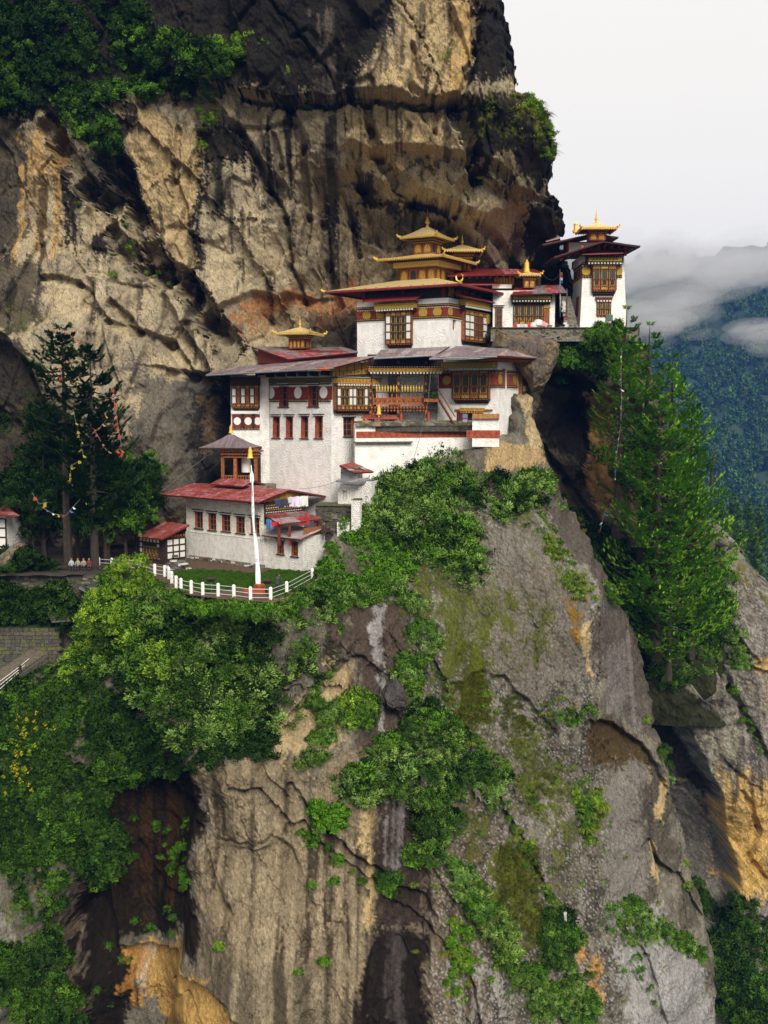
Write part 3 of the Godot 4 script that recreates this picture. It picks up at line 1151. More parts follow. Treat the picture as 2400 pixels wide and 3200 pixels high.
	# long dark runs where water seeps
	for k in [[470, 560, 30, 300], [520, 420, 14, 260], [110, 560, 26, 260], [250, 900, 26, 200], [560, 920, 40, 200], [690, 560, 26, 240], [760, 680, 12, 200], [870, 380, 30, 260], [1010, 400, 50, 320], [930, 480, 30, 300], [1110, 360, 24, 150], [1210, 350, 14, 120], [1330, 350, 20, 130], [1400, 360, 26, 150], [1250, 640, 60, 140], [1060, 640, 60, 240], [1490, 760, 36, 160], [1600, 720, 40, 180], [400, 900, 24, 160], [30, 900, 60, 150], [830, 880, 16, 120], [1290, 30, 24, 200], [1400, 20, 12, 180], [640, 1020, 40, 140], [330, 1050, 40, 120]]:
		r.paint([k[0], k[1], k[0] + k[2], k[1] - 10, k[0] + k[2] * 0.8, k[1] + k[3] * 0.6, k[0] + k[2] * 0.45, k[1] + k[3], k[0] + k[2] * 0.1, k[1] + k[3] * 0.7], Color(0.011, 0.010, 0.010), 0.2, 1.0, 0.8, 1)
	# a little moss on ledges
	r.paint([1500, 300, 1600, 290, 1700, 340, 1735, 460, 1700, 480, 1640, 400, 1500, 400], MOSS, 0.4, 1.4, 0.8, 2)
	r.paint([1380, 140, 1420, 130, 1410, 180, 1390, 190], MOSS, 0.3, 0.6, 0.7)
	r.paint([0, 980, 90, 960, 160, 1020, 60, 1050], MOSS, 0.4, 1.2, 0.5, 2)
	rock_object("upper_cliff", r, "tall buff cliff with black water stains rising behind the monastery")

func lower_cliff() -> void:
	var r := Rock.new(self, 51, Vector2(-42.0, -66.0), Vector2(36.0, 2.5), 0.135)
	lower = r
	r.near = 70.0
	r.ledge = -1.0
	r.base([[-60, 1860, 113], [200, 1830, 112], [330, 1800, 107], [0, 2100, 100], [150, 2000, 106], [300, 1950, 103], [400, 1880, 100], [600, 1900, 93.6], [840, 1905, 92.6], [950, 1870, 94.5],
		[1000, 1770, 103], [1060, 1660, 107], [1130, 1560, 111], [1200, 1500, 112.5], [1400, 1430, 113], [1550, 1400, 113.5], [1630, 1370, 116], [1645, 1260, 118],
		[1000, 2000, 96], [1200, 1900, 101], [1300, 1800, 104], [1500, 1700, 107], [1600, 1600, 110], [1684, 1617, 108.5], [1790, 1750, 107.5], [1876, 1876, 107.5], [1825, 2000, 105], [1770, 1620, 113.5], [1900, 1850, 112.5], [1970, 2000, 114], [1960, 2200, 112.5],
		[1500, 2000, 102], [1680, 2000, 104], [1200, 2200, 97], [1400, 2300, 98], [1000, 2400, 92.5], [800, 2400, 91.5], [635, 2400, 92.5], [1700, 2400, 103], [2000, 2420, 109], [2150, 2700, 110.5],
		[700, 2800, 90], [1000, 2800, 89.5], [1300, 2800, 92], [1600, 2800, 97], [1900, 2800, 102], [620, 3200, 86], [900, 3200, 85.5], [1200, 3200, 86], [1600, 3200, 92], [2000, 3200, 98], [2230, 3200, 105],
		[550, 2450, 97], [450, 2650, 99], [300, 2800, 99], [500, 2900, 98], [560, 3150, 95], [350, 3150, 94],
		[0, 2250, 97], [200, 2200, 100], [350, 2150, 97], [500, 2150, 93], [620, 2270, 90.5], [0, 2500, 93], [200, 2500, 95], [330, 2450, 96], [0, 2800, 88], [150, 2800, 91], [-20, 3200, 80], [150, 3150, 85], [230, 2950, 94]])
	r.outline([-120, 2160, 60, 2105, 150, 2070, 215, 1990, 270, 1880, 335, 1800, 420, 1818, 500, 1858, 600, 1878, 850, 1896, 905, 1876, 985, 1830, 1005, 1750, 1060, 1640, 1130, 1530, 1300, 1470, 1500, 1395, 1555, 1365, 1598, 1345, 1600, 1235, 1650, 1222, 1665, 1240, 1681, 1339, 1725, 1459, 1763, 1545, 1828, 1648, 1882, 1762, 1936, 1871, 1990, 1979, 2018, 2093, 2040, 2200, 2040, 2270, 2082, 2350, 2098, 2480, 2140, 2620, 2170, 2750, 2215, 2900, 2238, 3000, 2260, 3400, -120, 3400])
	r.octs = [[12.0, 22.0, 0.45, 1.0, 0.06, 0.3], [4.5, 10.0, -0.4, 0.4, 0.0, 0.3], [1.3, 2.4, 0.4, 0.2, 0.0, 0.3]]
	r.fine = 0.9
	r.curl = 2.0
	r.back = 6.0
	r.cut = 0.1
	r.rag = 0.5
	r.step_([600, 2340, 622, 2440, 612, 2620, 598, 2900, 590, 3300], 3.5, 18.0, 0.4)
	r.step_([300, 2660, 380, 2800, 395, 2900, 480, 2935, 620, 3030, 720, 3085, 820, 3240], 2.8, 8.0, 0.4)
	r.step_([1840, 2235, 1920, 2260, 2010, 2330, 2060, 2420], 1.6, 6.0, 0.4)
	r.step_([280, 2380, 420, 2430, 560, 2390, 640, 2330], 2.0, 5.0)
	r.step_([1140, 3260, 1160, 2900, 1170, 2620, 1150, 2440], 1.2, 9.0)
	r.step_([1318, 2430, 1334, 2700, 1348, 3240], 1.0, 9.0)
	r.step_([1855, 2240, 1822, 2123, 1828, 1990, 1876, 1882, 1790, 1752, 1692, 1618], 1.1, 6.0)
	r.step_([2195, 3010, 2065, 2790, 2032, 2630, 1998, 2450], 1.3, 7.0)
	r.step_([1330, 2690, 1450, 2830, 1560, 2960, 1700, 3120], 0.9, 6.0)
	r.step_([1080, 2040, 1090, 2180, 1040, 2300, 960, 2400], 0.9, 6.0)
	r.step_([1300, 1890, 1330, 2060, 1310, 2260], 0.9, 6.0)
	r.step_([1690, 2440, 1600, 2380, 1500, 2240, 1440, 2080], 0.7, 7.0)
	r.groove([817, 2332, 918, 2275], 0.25, 0.64)
	r.groove([900, 2463, 960, 2541, 1027, 2613, 1081, 2674, 1165, 2734, 1292, 2812, 1358, 2879], 0.34, 1.12)
	r.groove([936, 2589, 1002, 2650, 1063, 2710, 1159, 2770, 1238, 2830, 1346, 2933, 1388, 2969], 0.25, 0.80)
	r.groove([1557, 2505, 1593, 2571, 1635, 2656, 1678, 2728, 1720, 2806], 0.37, 1.20)
	r.groove([1240, 2940, 1310, 3084], 0.19, 0.48)
	r.groove([614, 2591, 665, 2737, 703, 2863, 690, 2939], 0.28, 0.72)
	r.groove([823, 2401, 886, 2490, 956, 2547], 0.22, 0.64)
	r.groove([728, 2458, 766, 2471, 817, 2465, 842, 2515, 880, 2560, 905, 2591, 943, 2588], 0.25, 0.72)
	r.groove([1346, 2051, 1382, 2123, 1394, 2178], 0.31, 0.96)
	r.groove([2026, 2624, 2058, 2700, 2123, 2743, 2188, 2868], 0.37, 1.20)
	r.groove([470, 2380, 560, 2480, 615, 2590], 0.37, 1.12)
	r.groove([430, 2640, 520, 2790, 600, 2900], 0.31, 0.80)
	r.groove([1400, 2970, 1480, 3090, 1500, 3250], 0.31, 0.96)
	r.groove([1190, 1900, 1200, 2060, 1190, 2180], 0.19, 0.40)
	r.groove([1100, 2060, 1085, 2180, 1060, 2280], 0.25, 0.64)
	r.groove([1930, 2880, 2020, 3000, 2080, 3200], 0.31, 0.80)
	r.groove([540, 3060, 590, 3120, 640, 3250], 0.25, 0.64)
	r.ca = Color(0.21, 0.19, 0.15)
	r.cb = Color(0.095, 0.085, 0.062)
	r.streak = 0.45
	r.spots = 0.28
	r.gain = 1.12
	r.paint([1000, 2550, 1560, 2450, 1560, 3300, 560, 3300, 600, 2800], Color(0.14, 0.105, 0.066), 1.5, 2.0, 0.8)
	r.paint([605, 2380, 900, 2340, 1020, 2560, 1150, 2740, 1150, 3000, 1060, 3300, 585, 3300, 612, 2800], Color(0.26, 0.205, 0.128), 0.8, 1.6, 0.9)
	r.paint([740, 2520, 830, 2560, 830, 2900, 720, 2920], Color(0.36, 0.295, 0.195), 0.9, 1.6, 0.7, 1)
	r.paint([1000, 2620, 1060, 2680, 1080, 3100, 1000, 3080], Color(0.45, 0.36, 0.23), 0.7, 1.2, 0.65, 1)
	for k in [[640, 2420, 30, 500], [700, 2480, 22, 420], [770, 2560, 26, 500], [850, 2480, 30, 520], [930, 2560, 40, 420], [980, 2620, 24, 420], [1050, 2600, 30, 300], [1090, 2700, 40, 420], [680, 2960, 60, 260], [840, 2980, 70, 260], [1000, 3000, 60, 240], [1230, 1980, 30, 220], [1290, 1900, 24, 200], [1390, 2340, 30, 260], [1700, 2100, 24, 260], [1560, 2100, 30, 240], [1450, 2520, 30, 260], [1760, 2560, 40, 300], [1880, 2500, 30, 300], [1960, 2440, 30, 380], [2000, 2120, 24, 160], [1800, 2150, 30, 200], [1660, 2700, 40, 300], [1840, 2760, 40, 240], [1540, 2960, 50, 260], [1740, 1900, 40, 160], [1640, 1850, 40, 200], [1320, 1930, 24, 200], [1060, 1930, 24, 180], [1110, 1940, 20, 150]]:
		r.paint([k[0], k[1], k[0] + k[2], k[1] - 10, k[0] + k[2] * 0.8, k[1] + k[3] * 0.6, k[0] + k[2] * 0.45, k[1] + k[3], k[0] + k[2] * 0.1, k[1] + k[3] * 0.7], Color(0.016, 0.012, 0.009), 0.25, 1.2, 0.65, 1)
	r.paint([620, 2900, 1050, 3050, 1050, 3300, 590, 3300], Color(0.07, 0.06, 0.042), 1.2, 2.0, 0.7)
	r.paint([600, 2340, 1010, 2330, 1180, 2420, 1180, 3300, 570, 3300], Color(0.05, 0.038, 0.024), 0.5, 1.0, 0.65, 3)
	r.paint([1020, 1880, 1300, 1860, 1340, 2200, 1330, 2950, 1180, 2950, 1080, 2400], Color(0.022, 0.017, 0.013), 0.5, 1.0, 0.8, 3)
	r.paint([1700, 1580, 1770, 1560, 2030, 2100, 2050, 2280, 2060, 2700, 2190, 3000, 1900, 2880, 1880, 2000], Color(0.03, 0.025, 0.02), 0.5, 1.0, 0.7, 3)
	r.paint([1280, 1640, 1680, 1480, 1900, 1880, 1860, 2200, 1960, 2500, 2000, 2880, 2250, 3300, 1330, 3300, 1330, 2500], Color(0.52, 0.51, 0.49), 0.8, 1.2, 0.85, 4)
	r.paint([880, 2230, 1000, 2140, 1060, 2050, 1095, 2060, 1090, 2250, 1000, 2400, 900, 2370, 830, 2340], Color(0.46, 0.35, 0.19), 0.6, 1.2, 0.85)
	r.paint([1010, 1900, 1290, 1850, 1310, 2150, 1180, 2420, 1110, 2400, 1100, 2060], Color(0.07, 0.052, 0.040), 0.7, 1.4, 0.9)
	r.paint([1160, 1880, 1205, 1880, 1205, 2080, 1170, 2080], Color(0.35, 0.33, 0.33), 0.4, 0.7, 0.7)
	r.paint([1178, 2060, 1190, 2060, 1200, 2330, 1185, 2330], Color(0.45, 0.43, 0.42), 0.2, 0.3, 0.7)
	r.paint([1010, 2330, 1150, 2360, 1170, 2560, 1100, 2620, 980, 2520], Color(0.24, 0.19, 0.115), 0.8, 1.2, 0.7)
	r.paint([1180, 2430, 1320, 2430, 1330, 2700, 1300, 2900, 1170, 2900, 1165, 2600], Color(0.035, 0.025, 0.021), 0.6, 1.3, 0.9)
	r.paint([1205, 2430, 1250, 2450, 1255, 2700, 1215, 2700], Color(0.22, 0.2, 0.2), 0.4, 0.8, 0.6, 1)
	r.paint([1138, 2540, 1167, 2540, 1172, 2850, 1140, 2900], Color(0.50, 0.37, 0.18), 0.3, 0.6, 0.85)
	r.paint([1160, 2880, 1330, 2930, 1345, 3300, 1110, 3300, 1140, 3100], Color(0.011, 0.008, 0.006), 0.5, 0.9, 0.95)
	r.paint([1210, 2900, 1250, 2900, 1270, 3300, 1230, 3300], Color(0.10, 0.085, 0.08), 0.4, 0.8, 0.5, 1)
	r.paint([270, 2400, 610, 2340, 625, 2440, 612, 2640, 598, 3000, 480, 2920, 390, 2890, 300, 2760, 240, 2560], Color(0.013, 0.009, 0.005), 0.4, 0.9, 0.97)  # recess colour holds both wet stain and painted shadow
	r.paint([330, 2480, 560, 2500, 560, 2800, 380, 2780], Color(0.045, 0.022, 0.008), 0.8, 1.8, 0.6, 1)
	r.paint([230, 2680, 390, 2880, 450, 3060, 470, 3300, 260, 3300], Color(0.010, 0.007, 0.004), 0.5, 0.9, 0.95)  # lower part of the recess, wet stain and shadow painted together
	r.paint([390, 2945, 480, 2945, 640, 3050, 780, 3300, 560, 3300, 490, 3150], Color(0.44, 0.27, 0.085), 0.4, 1.0, 0.95)
	r.paint([445, 2960, 480, 2960, 480, 3100, 455, 3120], Color(0.60, 0.55, 0.47), 0.25, 0.5, 0.8, 1)
	r.paint([380, 2940, 440, 2950, 450, 3130, 400, 3060], Color(0.40, 0.20, 0.05), 0.4, 0.8, 0.8, 1)
	r.paint([150, 2750, 250, 2800, 270, 3200, 190, 3060], Color(0.16, 0.125, 0.09), 0.5, 1.0, 0.85)
	r.paint([-80, 2780, 60, 2850, 150, 3000, 190, 3300, -80, 3300], Color(0.22, 0.21, 0.18), 0.6, 1.6, 0.9)
	r.paint([-80, 2700, 90, 2740, 130, 2950, 60, 3050, -80, 3000], Color(0.07, 0.08, 0.02), 0.6, 1.6, 0.8, 2)
	r.paint([1480, 1700, 1600, 1640, 1700, 1640, 1870, 1890, 1820, 2100, 1640, 2200, 1520, 2100], Color(0.18, 0.162, 0.132), 1.0, 1.5, 0.8)
	r.paint([1540, 1780, 1800, 1780, 1800, 2030, 1620, 2080], Color(0.095, 0.075, 0.05), 0.8, 2.2, 0.7, 2)
	r.paint([1690, 1570, 1760, 1545, 1940, 1870, 2025, 2093, 2048, 2270, 1900, 2210, 1850, 2050, 1885, 1885, 1790, 1740], Color(0.105, 0.09, 0.075), 0.5, 1.0, 0.9)
	r.paint([1655, 1560, 1700, 1600, 1880, 1870, 1862, 1900, 1780, 1760, 1680, 1640], Color(0.34, 0.325, 0.30), 0.4, 0.8, 0.75)
	r.paint([1818, 1965, 1860, 1930, 1850, 2010, 1835, 2130, 1818, 2120], Color(0.55, 0.42, 0.22), 0.25, 0.5, 0.9)
	r.paint([1880, 2000, 1960, 2010, 1990, 2240, 1900, 2210], Color(0.18, 0.165, 0.155), 0.5, 1.0, 0.6, 1)
	r.paint([1838, 2235, 1930, 2262, 2020, 2340, 2020, 2420, 1900, 2400, 1838, 2330], Color(0.060, 0.038, 0.012), 0.4, 1.0, 0.9)
	r.paint([1880, 2400, 2000, 2400, 2020, 2880, 1900, 2900], Color(0.19, 0.175, 0.155), 0.8, 1.5, 0.8)
	r.paint([2020, 2330, 2060, 2420, 2060, 2650, 2020, 2620], Color(0.06, 0.05, 0.045), 0.5, 0.9, 0.8)
	r.paint([1930, 2890, 2050, 2850, 2190, 3000, 2240, 3300, 1960, 3300], Color(0.32, 0.31, 0.30), 0.5, 1.4, 0.9)
	r.paint([1806, 2950, 1840, 2950, 1836, 3030, 1812, 3040], Color(0.46, 0.24, 0.07), 0.4, 1.0, 0.8)
	r.paint([1850, 3010, 1880, 3000, 1886, 3080, 1862, 3090], Color(0.46, 0.24, 0.07), 0.4, 1.0, 0.8)
	r.paint([2050, 2420, 2082, 2420, 2078, 2560, 2050, 2560], Color(0.52, 0.38, 0.18), 0.25, 0.5, 0.8)
	r.paint([2030, 2640, 2055, 2640, 2060, 2780, 2035, 2700], Color(0.58, 0.43, 0.22), 0.25, 0.4, 0.8)
	r.paint([1100, 1380, 1330, 1380, 1330, 1480, 1100, 1560], Color(0.12, 0.1, 0.07), 0.8, 1.0, 0.7)
	r.paint([1525, 1400, 1600, 1375, 1665, 1370, 1705, 1440, 1650, 1490, 1530, 1480], Color(0.40, 0.285, 0.14), 0.4, 0.8, 0.95)
	r.paint([1625, 1225, 1668, 1225, 1700, 1400, 1655, 1390], Color(0.46, 0.36, 0.21), 0.3, 0.5, 0.95)
	r.paint([1680, 1320, 1720, 1440, 1760, 1540, 1700, 1520], Color(0.13, 0.11, 0.07), 0.4, 0.7, 0.85)
	r.paint([1280, 1760, 1480, 1680, 1510, 1800, 1600, 1870, 1500, 2050, 1530, 2250, 1460, 2290, 1390, 2010], MOSS, 0.6, 2.4, 0.6, 0)
	r.paint([1440, 2000, 1520, 2000, 1530, 2240, 1450, 2260], MOSS, 0.5, 1.4, 0.9, 0)
	r.paint([1550, 2640, 1660, 2640, 1690, 2800, 1700, 2960, 1600, 2900, 1560, 2760], Color(0.065, 0.075, 0.010), 0.5, 1.2, 0.9)
	r.paint([1590, 2250, 1700, 2330, 1790, 2500, 1640, 2520], MOSS, 0.6, 2.4, 0.6, 0)
	r.paint([1640, 1490, 1700, 1610, 1840, 1840, 1800, 1900, 1690, 1710, 1600, 1560], Color(0.10, 0.11, 0.01), 0.4, 1.4, 0.8, 2)
	r.paint([1775, 1870, 1830, 1880, 1825, 2000, 1790, 1990], Color(0.22, 0.11, 0.008), 0.4, 0.9, 0.85, 2)
	r.paint([1600, 2500, 1900, 2500, 1880, 2760, 1650, 2780], Color(0.15, 0.13, 0.10), 0.8, 1.8, 0.6, 2)
	r.paint([1420, 2980, 1560, 3000, 1600, 3200, 1440, 3240], Color(0.32, 0.31, 0.28), 0.6, 1.6, 0.7, 2)
	for k in [[1380, 1850, 60, 420], [1470, 1900, 70, 400], [1300, 1800, 40, 160], [1560, 1860, 60, 200], [1620, 2280, 60, 260], [1700, 2420, 50, 200], [1240, 1700, 50, 140], [1760, 2560, 30, 160], [1560, 2640, 90, 330], [1480, 2560, 60, 120], [1650, 1900, 60, 140]]:
		r.paint([k[0], k[1], k[0] + k[2], k[1] + 10, k[0] + k[2] * 0.9, k[1] + k[3] * 0.6, k[0] + k[2] * 0.5, k[1] + k[3], k[0] + k[2] * 0.1, k[1] + k[3] * 0.7], Color(0.075, 0.088, 0.010), 0.5, 2.4, 0.75)
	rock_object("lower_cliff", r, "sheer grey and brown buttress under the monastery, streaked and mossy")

func spur_cliff() -> void:
	var r := Rock.new(self, 81, Vector2(26.0, -76.0), Vector2(54.0, -10.0), 0.16)
	spur = r
	r.base([[2290, 1720, 128], [2380, 1800, 130], [2420, 2100, 127], [2220, 2150, 123.5], [2120, 2130, 125], [2300, 2500, 123.5], [2225, 2450, 124], [2080, 2330, 130], [2130, 2600, 130], [2270, 2780, 124.5], [2400, 2800, 124], [2400, 3200, 114], [2250, 3050, 119], [2000, 2150, 134], [2000, 2500, 134], [2200, 1900, 126]])
	r.outline([1930, 1980, 2060, 2060, 2225, 1780, 2280, 1692, 2318, 1718, 2370, 1800, 2420, 1860, 2520, 1960, 2520, 3400, 1930, 3400])
	r.octs = [[9.0, 15.0, 0.5, 1.4, 0.4, 0.5], [3.2, 5.0, -0.4, 0.5, 0.2, 0.3], [1.0, 1.4, 0.2, 0.2, 0.06, 0.15]]
	r.step_([2030, 2090, 2100, 2210, 2160, 2330, 2207, 2435, 2225, 2560, 2255, 2680, 2268, 2800], 5.0, 14.0, 0.4)
	r.groove([2235, 2050, 2290, 2160, 2340, 2260, 2420, 2420], 0.6, 1.5)
	r.groove([2330, 2480, 2380, 2600, 2350, 2680, 2400, 2760], 0.4, 0.9)
	r.groove([2340, 2080, 2400, 2110, 2440, 2180], 0.5, 1.0)
	r.ca = Color(0.19, 0.175, 0.15)
	r.cb = Color(0.11, 0.10, 0.085)
	r.streak = 0.4
	r.spots = 0.5
	r.paint([2195, 2470, 2240, 2400, 2330, 2410, 2420, 2440, 2420, 2790, 2350, 2800, 2270, 2780, 2235, 2620], Color(0.50, 0.32, 0.10), 0.5, 1.3, 0.95)
	r.paint([2240, 2330, 2420, 2300, 2400, 2500, 2330, 2470, 2290, 2480], Color(0.05, 0.045, 0.045), 0.5, 1.4, 0.8, 1)
	r.paint([2215, 2250, 2280, 2230, 2275, 2420, 2225, 2420], Color(0.36, 0.35, 0.25), 0.5, 1.0, 0.7, 1)
	r.paint([2350, 2030, 2420, 2040, 2420, 2110, 2360, 2090], Color(0.48, 0.30, 0.11), 0.4, 0.8, 0.8)
	r.paint([2000, 2060, 2040, 2100, 2207, 2440, 2195, 2500, 2060, 2360, 1990, 2240], Color(0.022, 0.02, 0.02), 0.4, 0.6, 0.95)  # darkness inside the gap painted onto the rock
	r.paint([2290, 1750, 2370, 1790, 2400, 1900, 2300, 1930], Color(0.09, 0.06, 0.035), 0.5, 1.4, 0.8, 2)
	r.paint([2270, 1690, 2340, 1730, 2420, 1860, 2380, 1880, 2300, 1760], MOSS, 0.4, 1.2, 0.6, 2)
	r.paint([2060, 2080, 2230, 1800, 2420, 1820, 2420, 2420, 2240, 2420], Color(0.4, 0.39, 0.37), 0.6, 1.0, 0.7, 4)
	r.paint([2200, 2150, 2420, 2100, 2420, 2800, 2250, 2780], Color(0.03, 0.024, 0.016), 0.5, 1.0, 0.55, 3)
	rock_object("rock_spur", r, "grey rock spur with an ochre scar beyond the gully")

func gully_cliff() -> void:
	var r := Rock.new(self, 91, Vector2(12.0, -36.0), Vector2(46.0, 9.5), 0.2)
	gully = r
	r.base([[1560, 1060, 129], [1600, 1050, 131], [1800, 1050, 131.5], [1985, 1050, 130.5], [1680, 1250, 134], [1800, 1300, 138], [1750, 1500, 137], [1870, 1250, 131.5], [1890, 1500, 131.5], [1960, 1200, 131], [2050, 1400, 131], [2010, 1600, 130], [1850, 1700, 128], [1750, 1720, 130], [2100, 1760, 126], [1950, 1900, 124], [2200, 1800, 126.5], [2050, 2100, 121], [2200, 2000, 123], [2250, 1720, 129], [1650, 1400, 135]])
	r.outline([1530, 1034, 1960, 1034, 2010, 1060, 2060, 1200, 2110, 1400, 2160, 1560, 2240, 1690, 2290, 1740, 2320, 2400, 1700, 2400, 1560, 1500])
	r.octs = [[6.0, 12.0, 0.2, 1.4, 0.4, 0.5], [2.2, 4.0, -0.3, 0.5, 0.2, 0.3]]
	r.step_([1690, 1190, 1730, 1165, 1790, 1170, 1860, 1220], 3.0, 5.0)
	r.groove([1690, 1400, 1780, 1520, 1860, 1640], 0.8, 1.6)
	r.ca = Color(0.12, 0.10, 0.075)
	r.cb = Color(0.07, 0.06, 0.045)
	r.paint([1680, 1185, 1760, 1140, 1870, 1160, 1860, 1500, 1800, 1690, 1740, 1550, 1690, 1400], Color(0.013, 0.011, 0.010), 0.5, 1.0, 0.96)  # darkness of the cave painted in under its overhang
	r.paint([1690, 1380, 1790, 1420, 1850, 1600, 1780, 1650, 1710, 1480], Color(0.075, 0.065, 0.05), 0.6, 1.2, 0.8)
	r.paint([1850, 1230, 1925, 1230, 1940, 1540, 1865, 1590, 1850, 1400], Color(0.36, 0.20, 0.075), 0.3, 0.9, 0.9)
	r.paint([1880, 1240, 1910, 1240, 1915, 1560, 1890, 1570], WET, 0.3, 0.7, 0.8, 1)
	r.paint([1960, 1400, 2060, 1400, 2060, 1640, 1960, 1640], Color(0.42, 0.30, 0.14), 0.4, 1.2, 0.8, 1)
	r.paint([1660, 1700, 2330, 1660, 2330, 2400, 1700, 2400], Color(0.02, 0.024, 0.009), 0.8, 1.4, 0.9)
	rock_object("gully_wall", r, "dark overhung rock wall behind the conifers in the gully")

# ---------------------------------------------------------------- building kit
# A face is a frame: x along the wall, y up, z out of the wall. front() is a building's left-hand face (x negative, corner at 0), side() its right-hand face.
func front() -> Transform3D:
	return Transform3D()

func side() -> Transform3D:
	return Transform3D(Basis(Vector3(0, 0, -1), Vector3(0, 1, 0), Vector3(1, 0, 0)), Vector3.ZERO)

# a wall face from xa to xb and y0 to y1, leaning inwards, with openings [x, y, w, h, depth]
func wall_face(mb: MB, xf: Transform3D, xa: float, xb: float, y0: float, y1: float, lean: float, holes: Array, la := true, lb := true) -> void:
	mb.xf = xf
	var xs := [xa, xb]
	var ys := [y0, y1]
	for o in holes:
		xs.append_array([o[0], o[0] + o[2]])
		ys.append_array([o[1], o[1] + o[3]])
	xs.sort()
	ys.sort()
	var pt := func(x: float, y: float, z: float) -> Vector3:
		var k := lean * (y - y0)
		var q := x
		if la and absf(x - xa) < 0.001:
			q += k
		if lb and absf(x - xb) < 0.001:
			q -= k
		return Vector3(q, y, z - k)
	for i in xs.size() - 1:
		for j in ys.size() - 1:
			if xs[i + 1] - xs[i] < 0.001 or ys[j + 1] - ys[j] < 0.001:
				continue
			var mx: float = (xs[i] + xs[i + 1]) * 0.5
			var my: float = (ys[j] + ys[j + 1]) * 0.5
			var hole := false
			for o in holes:
				if mx > o[0] and mx < o[0] + o[2] and my > o[1] and my < o[1] + o[3]:
					hole = true
			if not hole:
				mb.quad(pt.call(xs[i], ys[j], 0), pt.call(xs[i + 1], ys[j], 0), pt.call(xs[i + 1], ys[j + 1], 0), pt.call(xs[i], ys[j + 1], 0))
	for o in holes:
		var a: float = o[0]
		var b: float = o[0] + o[2]
		var c: float = o[1]
		var d: float = o[1] + o[3]
		var z: float = -o[4]
		mb.quad(pt.call(a, c, 0), pt.call(a, c, z), pt.call(a, d, z), pt.call(a, d, 0))
		mb.quad(pt.call(b, c, z), pt.call(b, c, 0), pt.call(b, d, 0), pt.call(b, d, z))
		mb.quad(pt.call(a, c, 0), pt.call(b, c, 0), pt.call(b, c, z), pt.call(a, c, z))
		mb.quad(pt.call(a, d, z), pt.call(b, d, z), pt.call(b, d, 0), pt.call(a, d, 0))
		mb.quad(pt.call(a, c, z), pt.call(b, c, z), pt.call(b, d, z), pt.call(a, d, z))
	mb.xf = Transform3D()

func leaned(xf: Transform3D, lean: float) -> Transform3D:
	return xf * Transform3D(Basis(Vector3(1, 0, 0), Vector3(0, 1, -lean), Vector3(0, 0, 1)), Vector3.ZERO)

# a row of little square beam ends
func dentils(mb: MB, x0: float, x1: float, y: float, z: float, pitch: float, size: Vector3) -> void:
	var n := int((x1 - x0) / pitch)
	for i in n:
		mb.cbox(Vector3(x0 + (i + 0.5) * (x1 - x0) / n, y, z + size.z * 0.5), size)

# moulding of two rows of beam ends between boards, as under every painted band
func frieze(parent: Node, xf: Transform3D, x0: float, x1: float, y: float, z: float, h: float) -> void:
	var a := MB.new()
	a.xf = xf
	a.box(Vector3(x0, y - h * 0.12, z), Vector3(x1, y + h * 0.12, z + 0.14))
	a.box(Vector3(x0, y + h * 0.40, z), Vector3(x1, y + h * 0.52, z + 0.20))
	var o := part("frieze", a, M.wooddark, parent)
	var b := MB.new()
	b.xf = xf
	dentils(b, x0, x1, y + h * 0.26, z, 0.32, Vector3(0.16, h * 0.22, 0.17))
	part("beam_ends", b, M.yellow, o)
	var c := MB.new()
	c.xf = xf
	dentils(c, x0, x1, y - h * 0.26, z, 0.32, Vector3(0.15, h * 0.20, 0.10))
	part("beam_ends", c, M.panel, o)

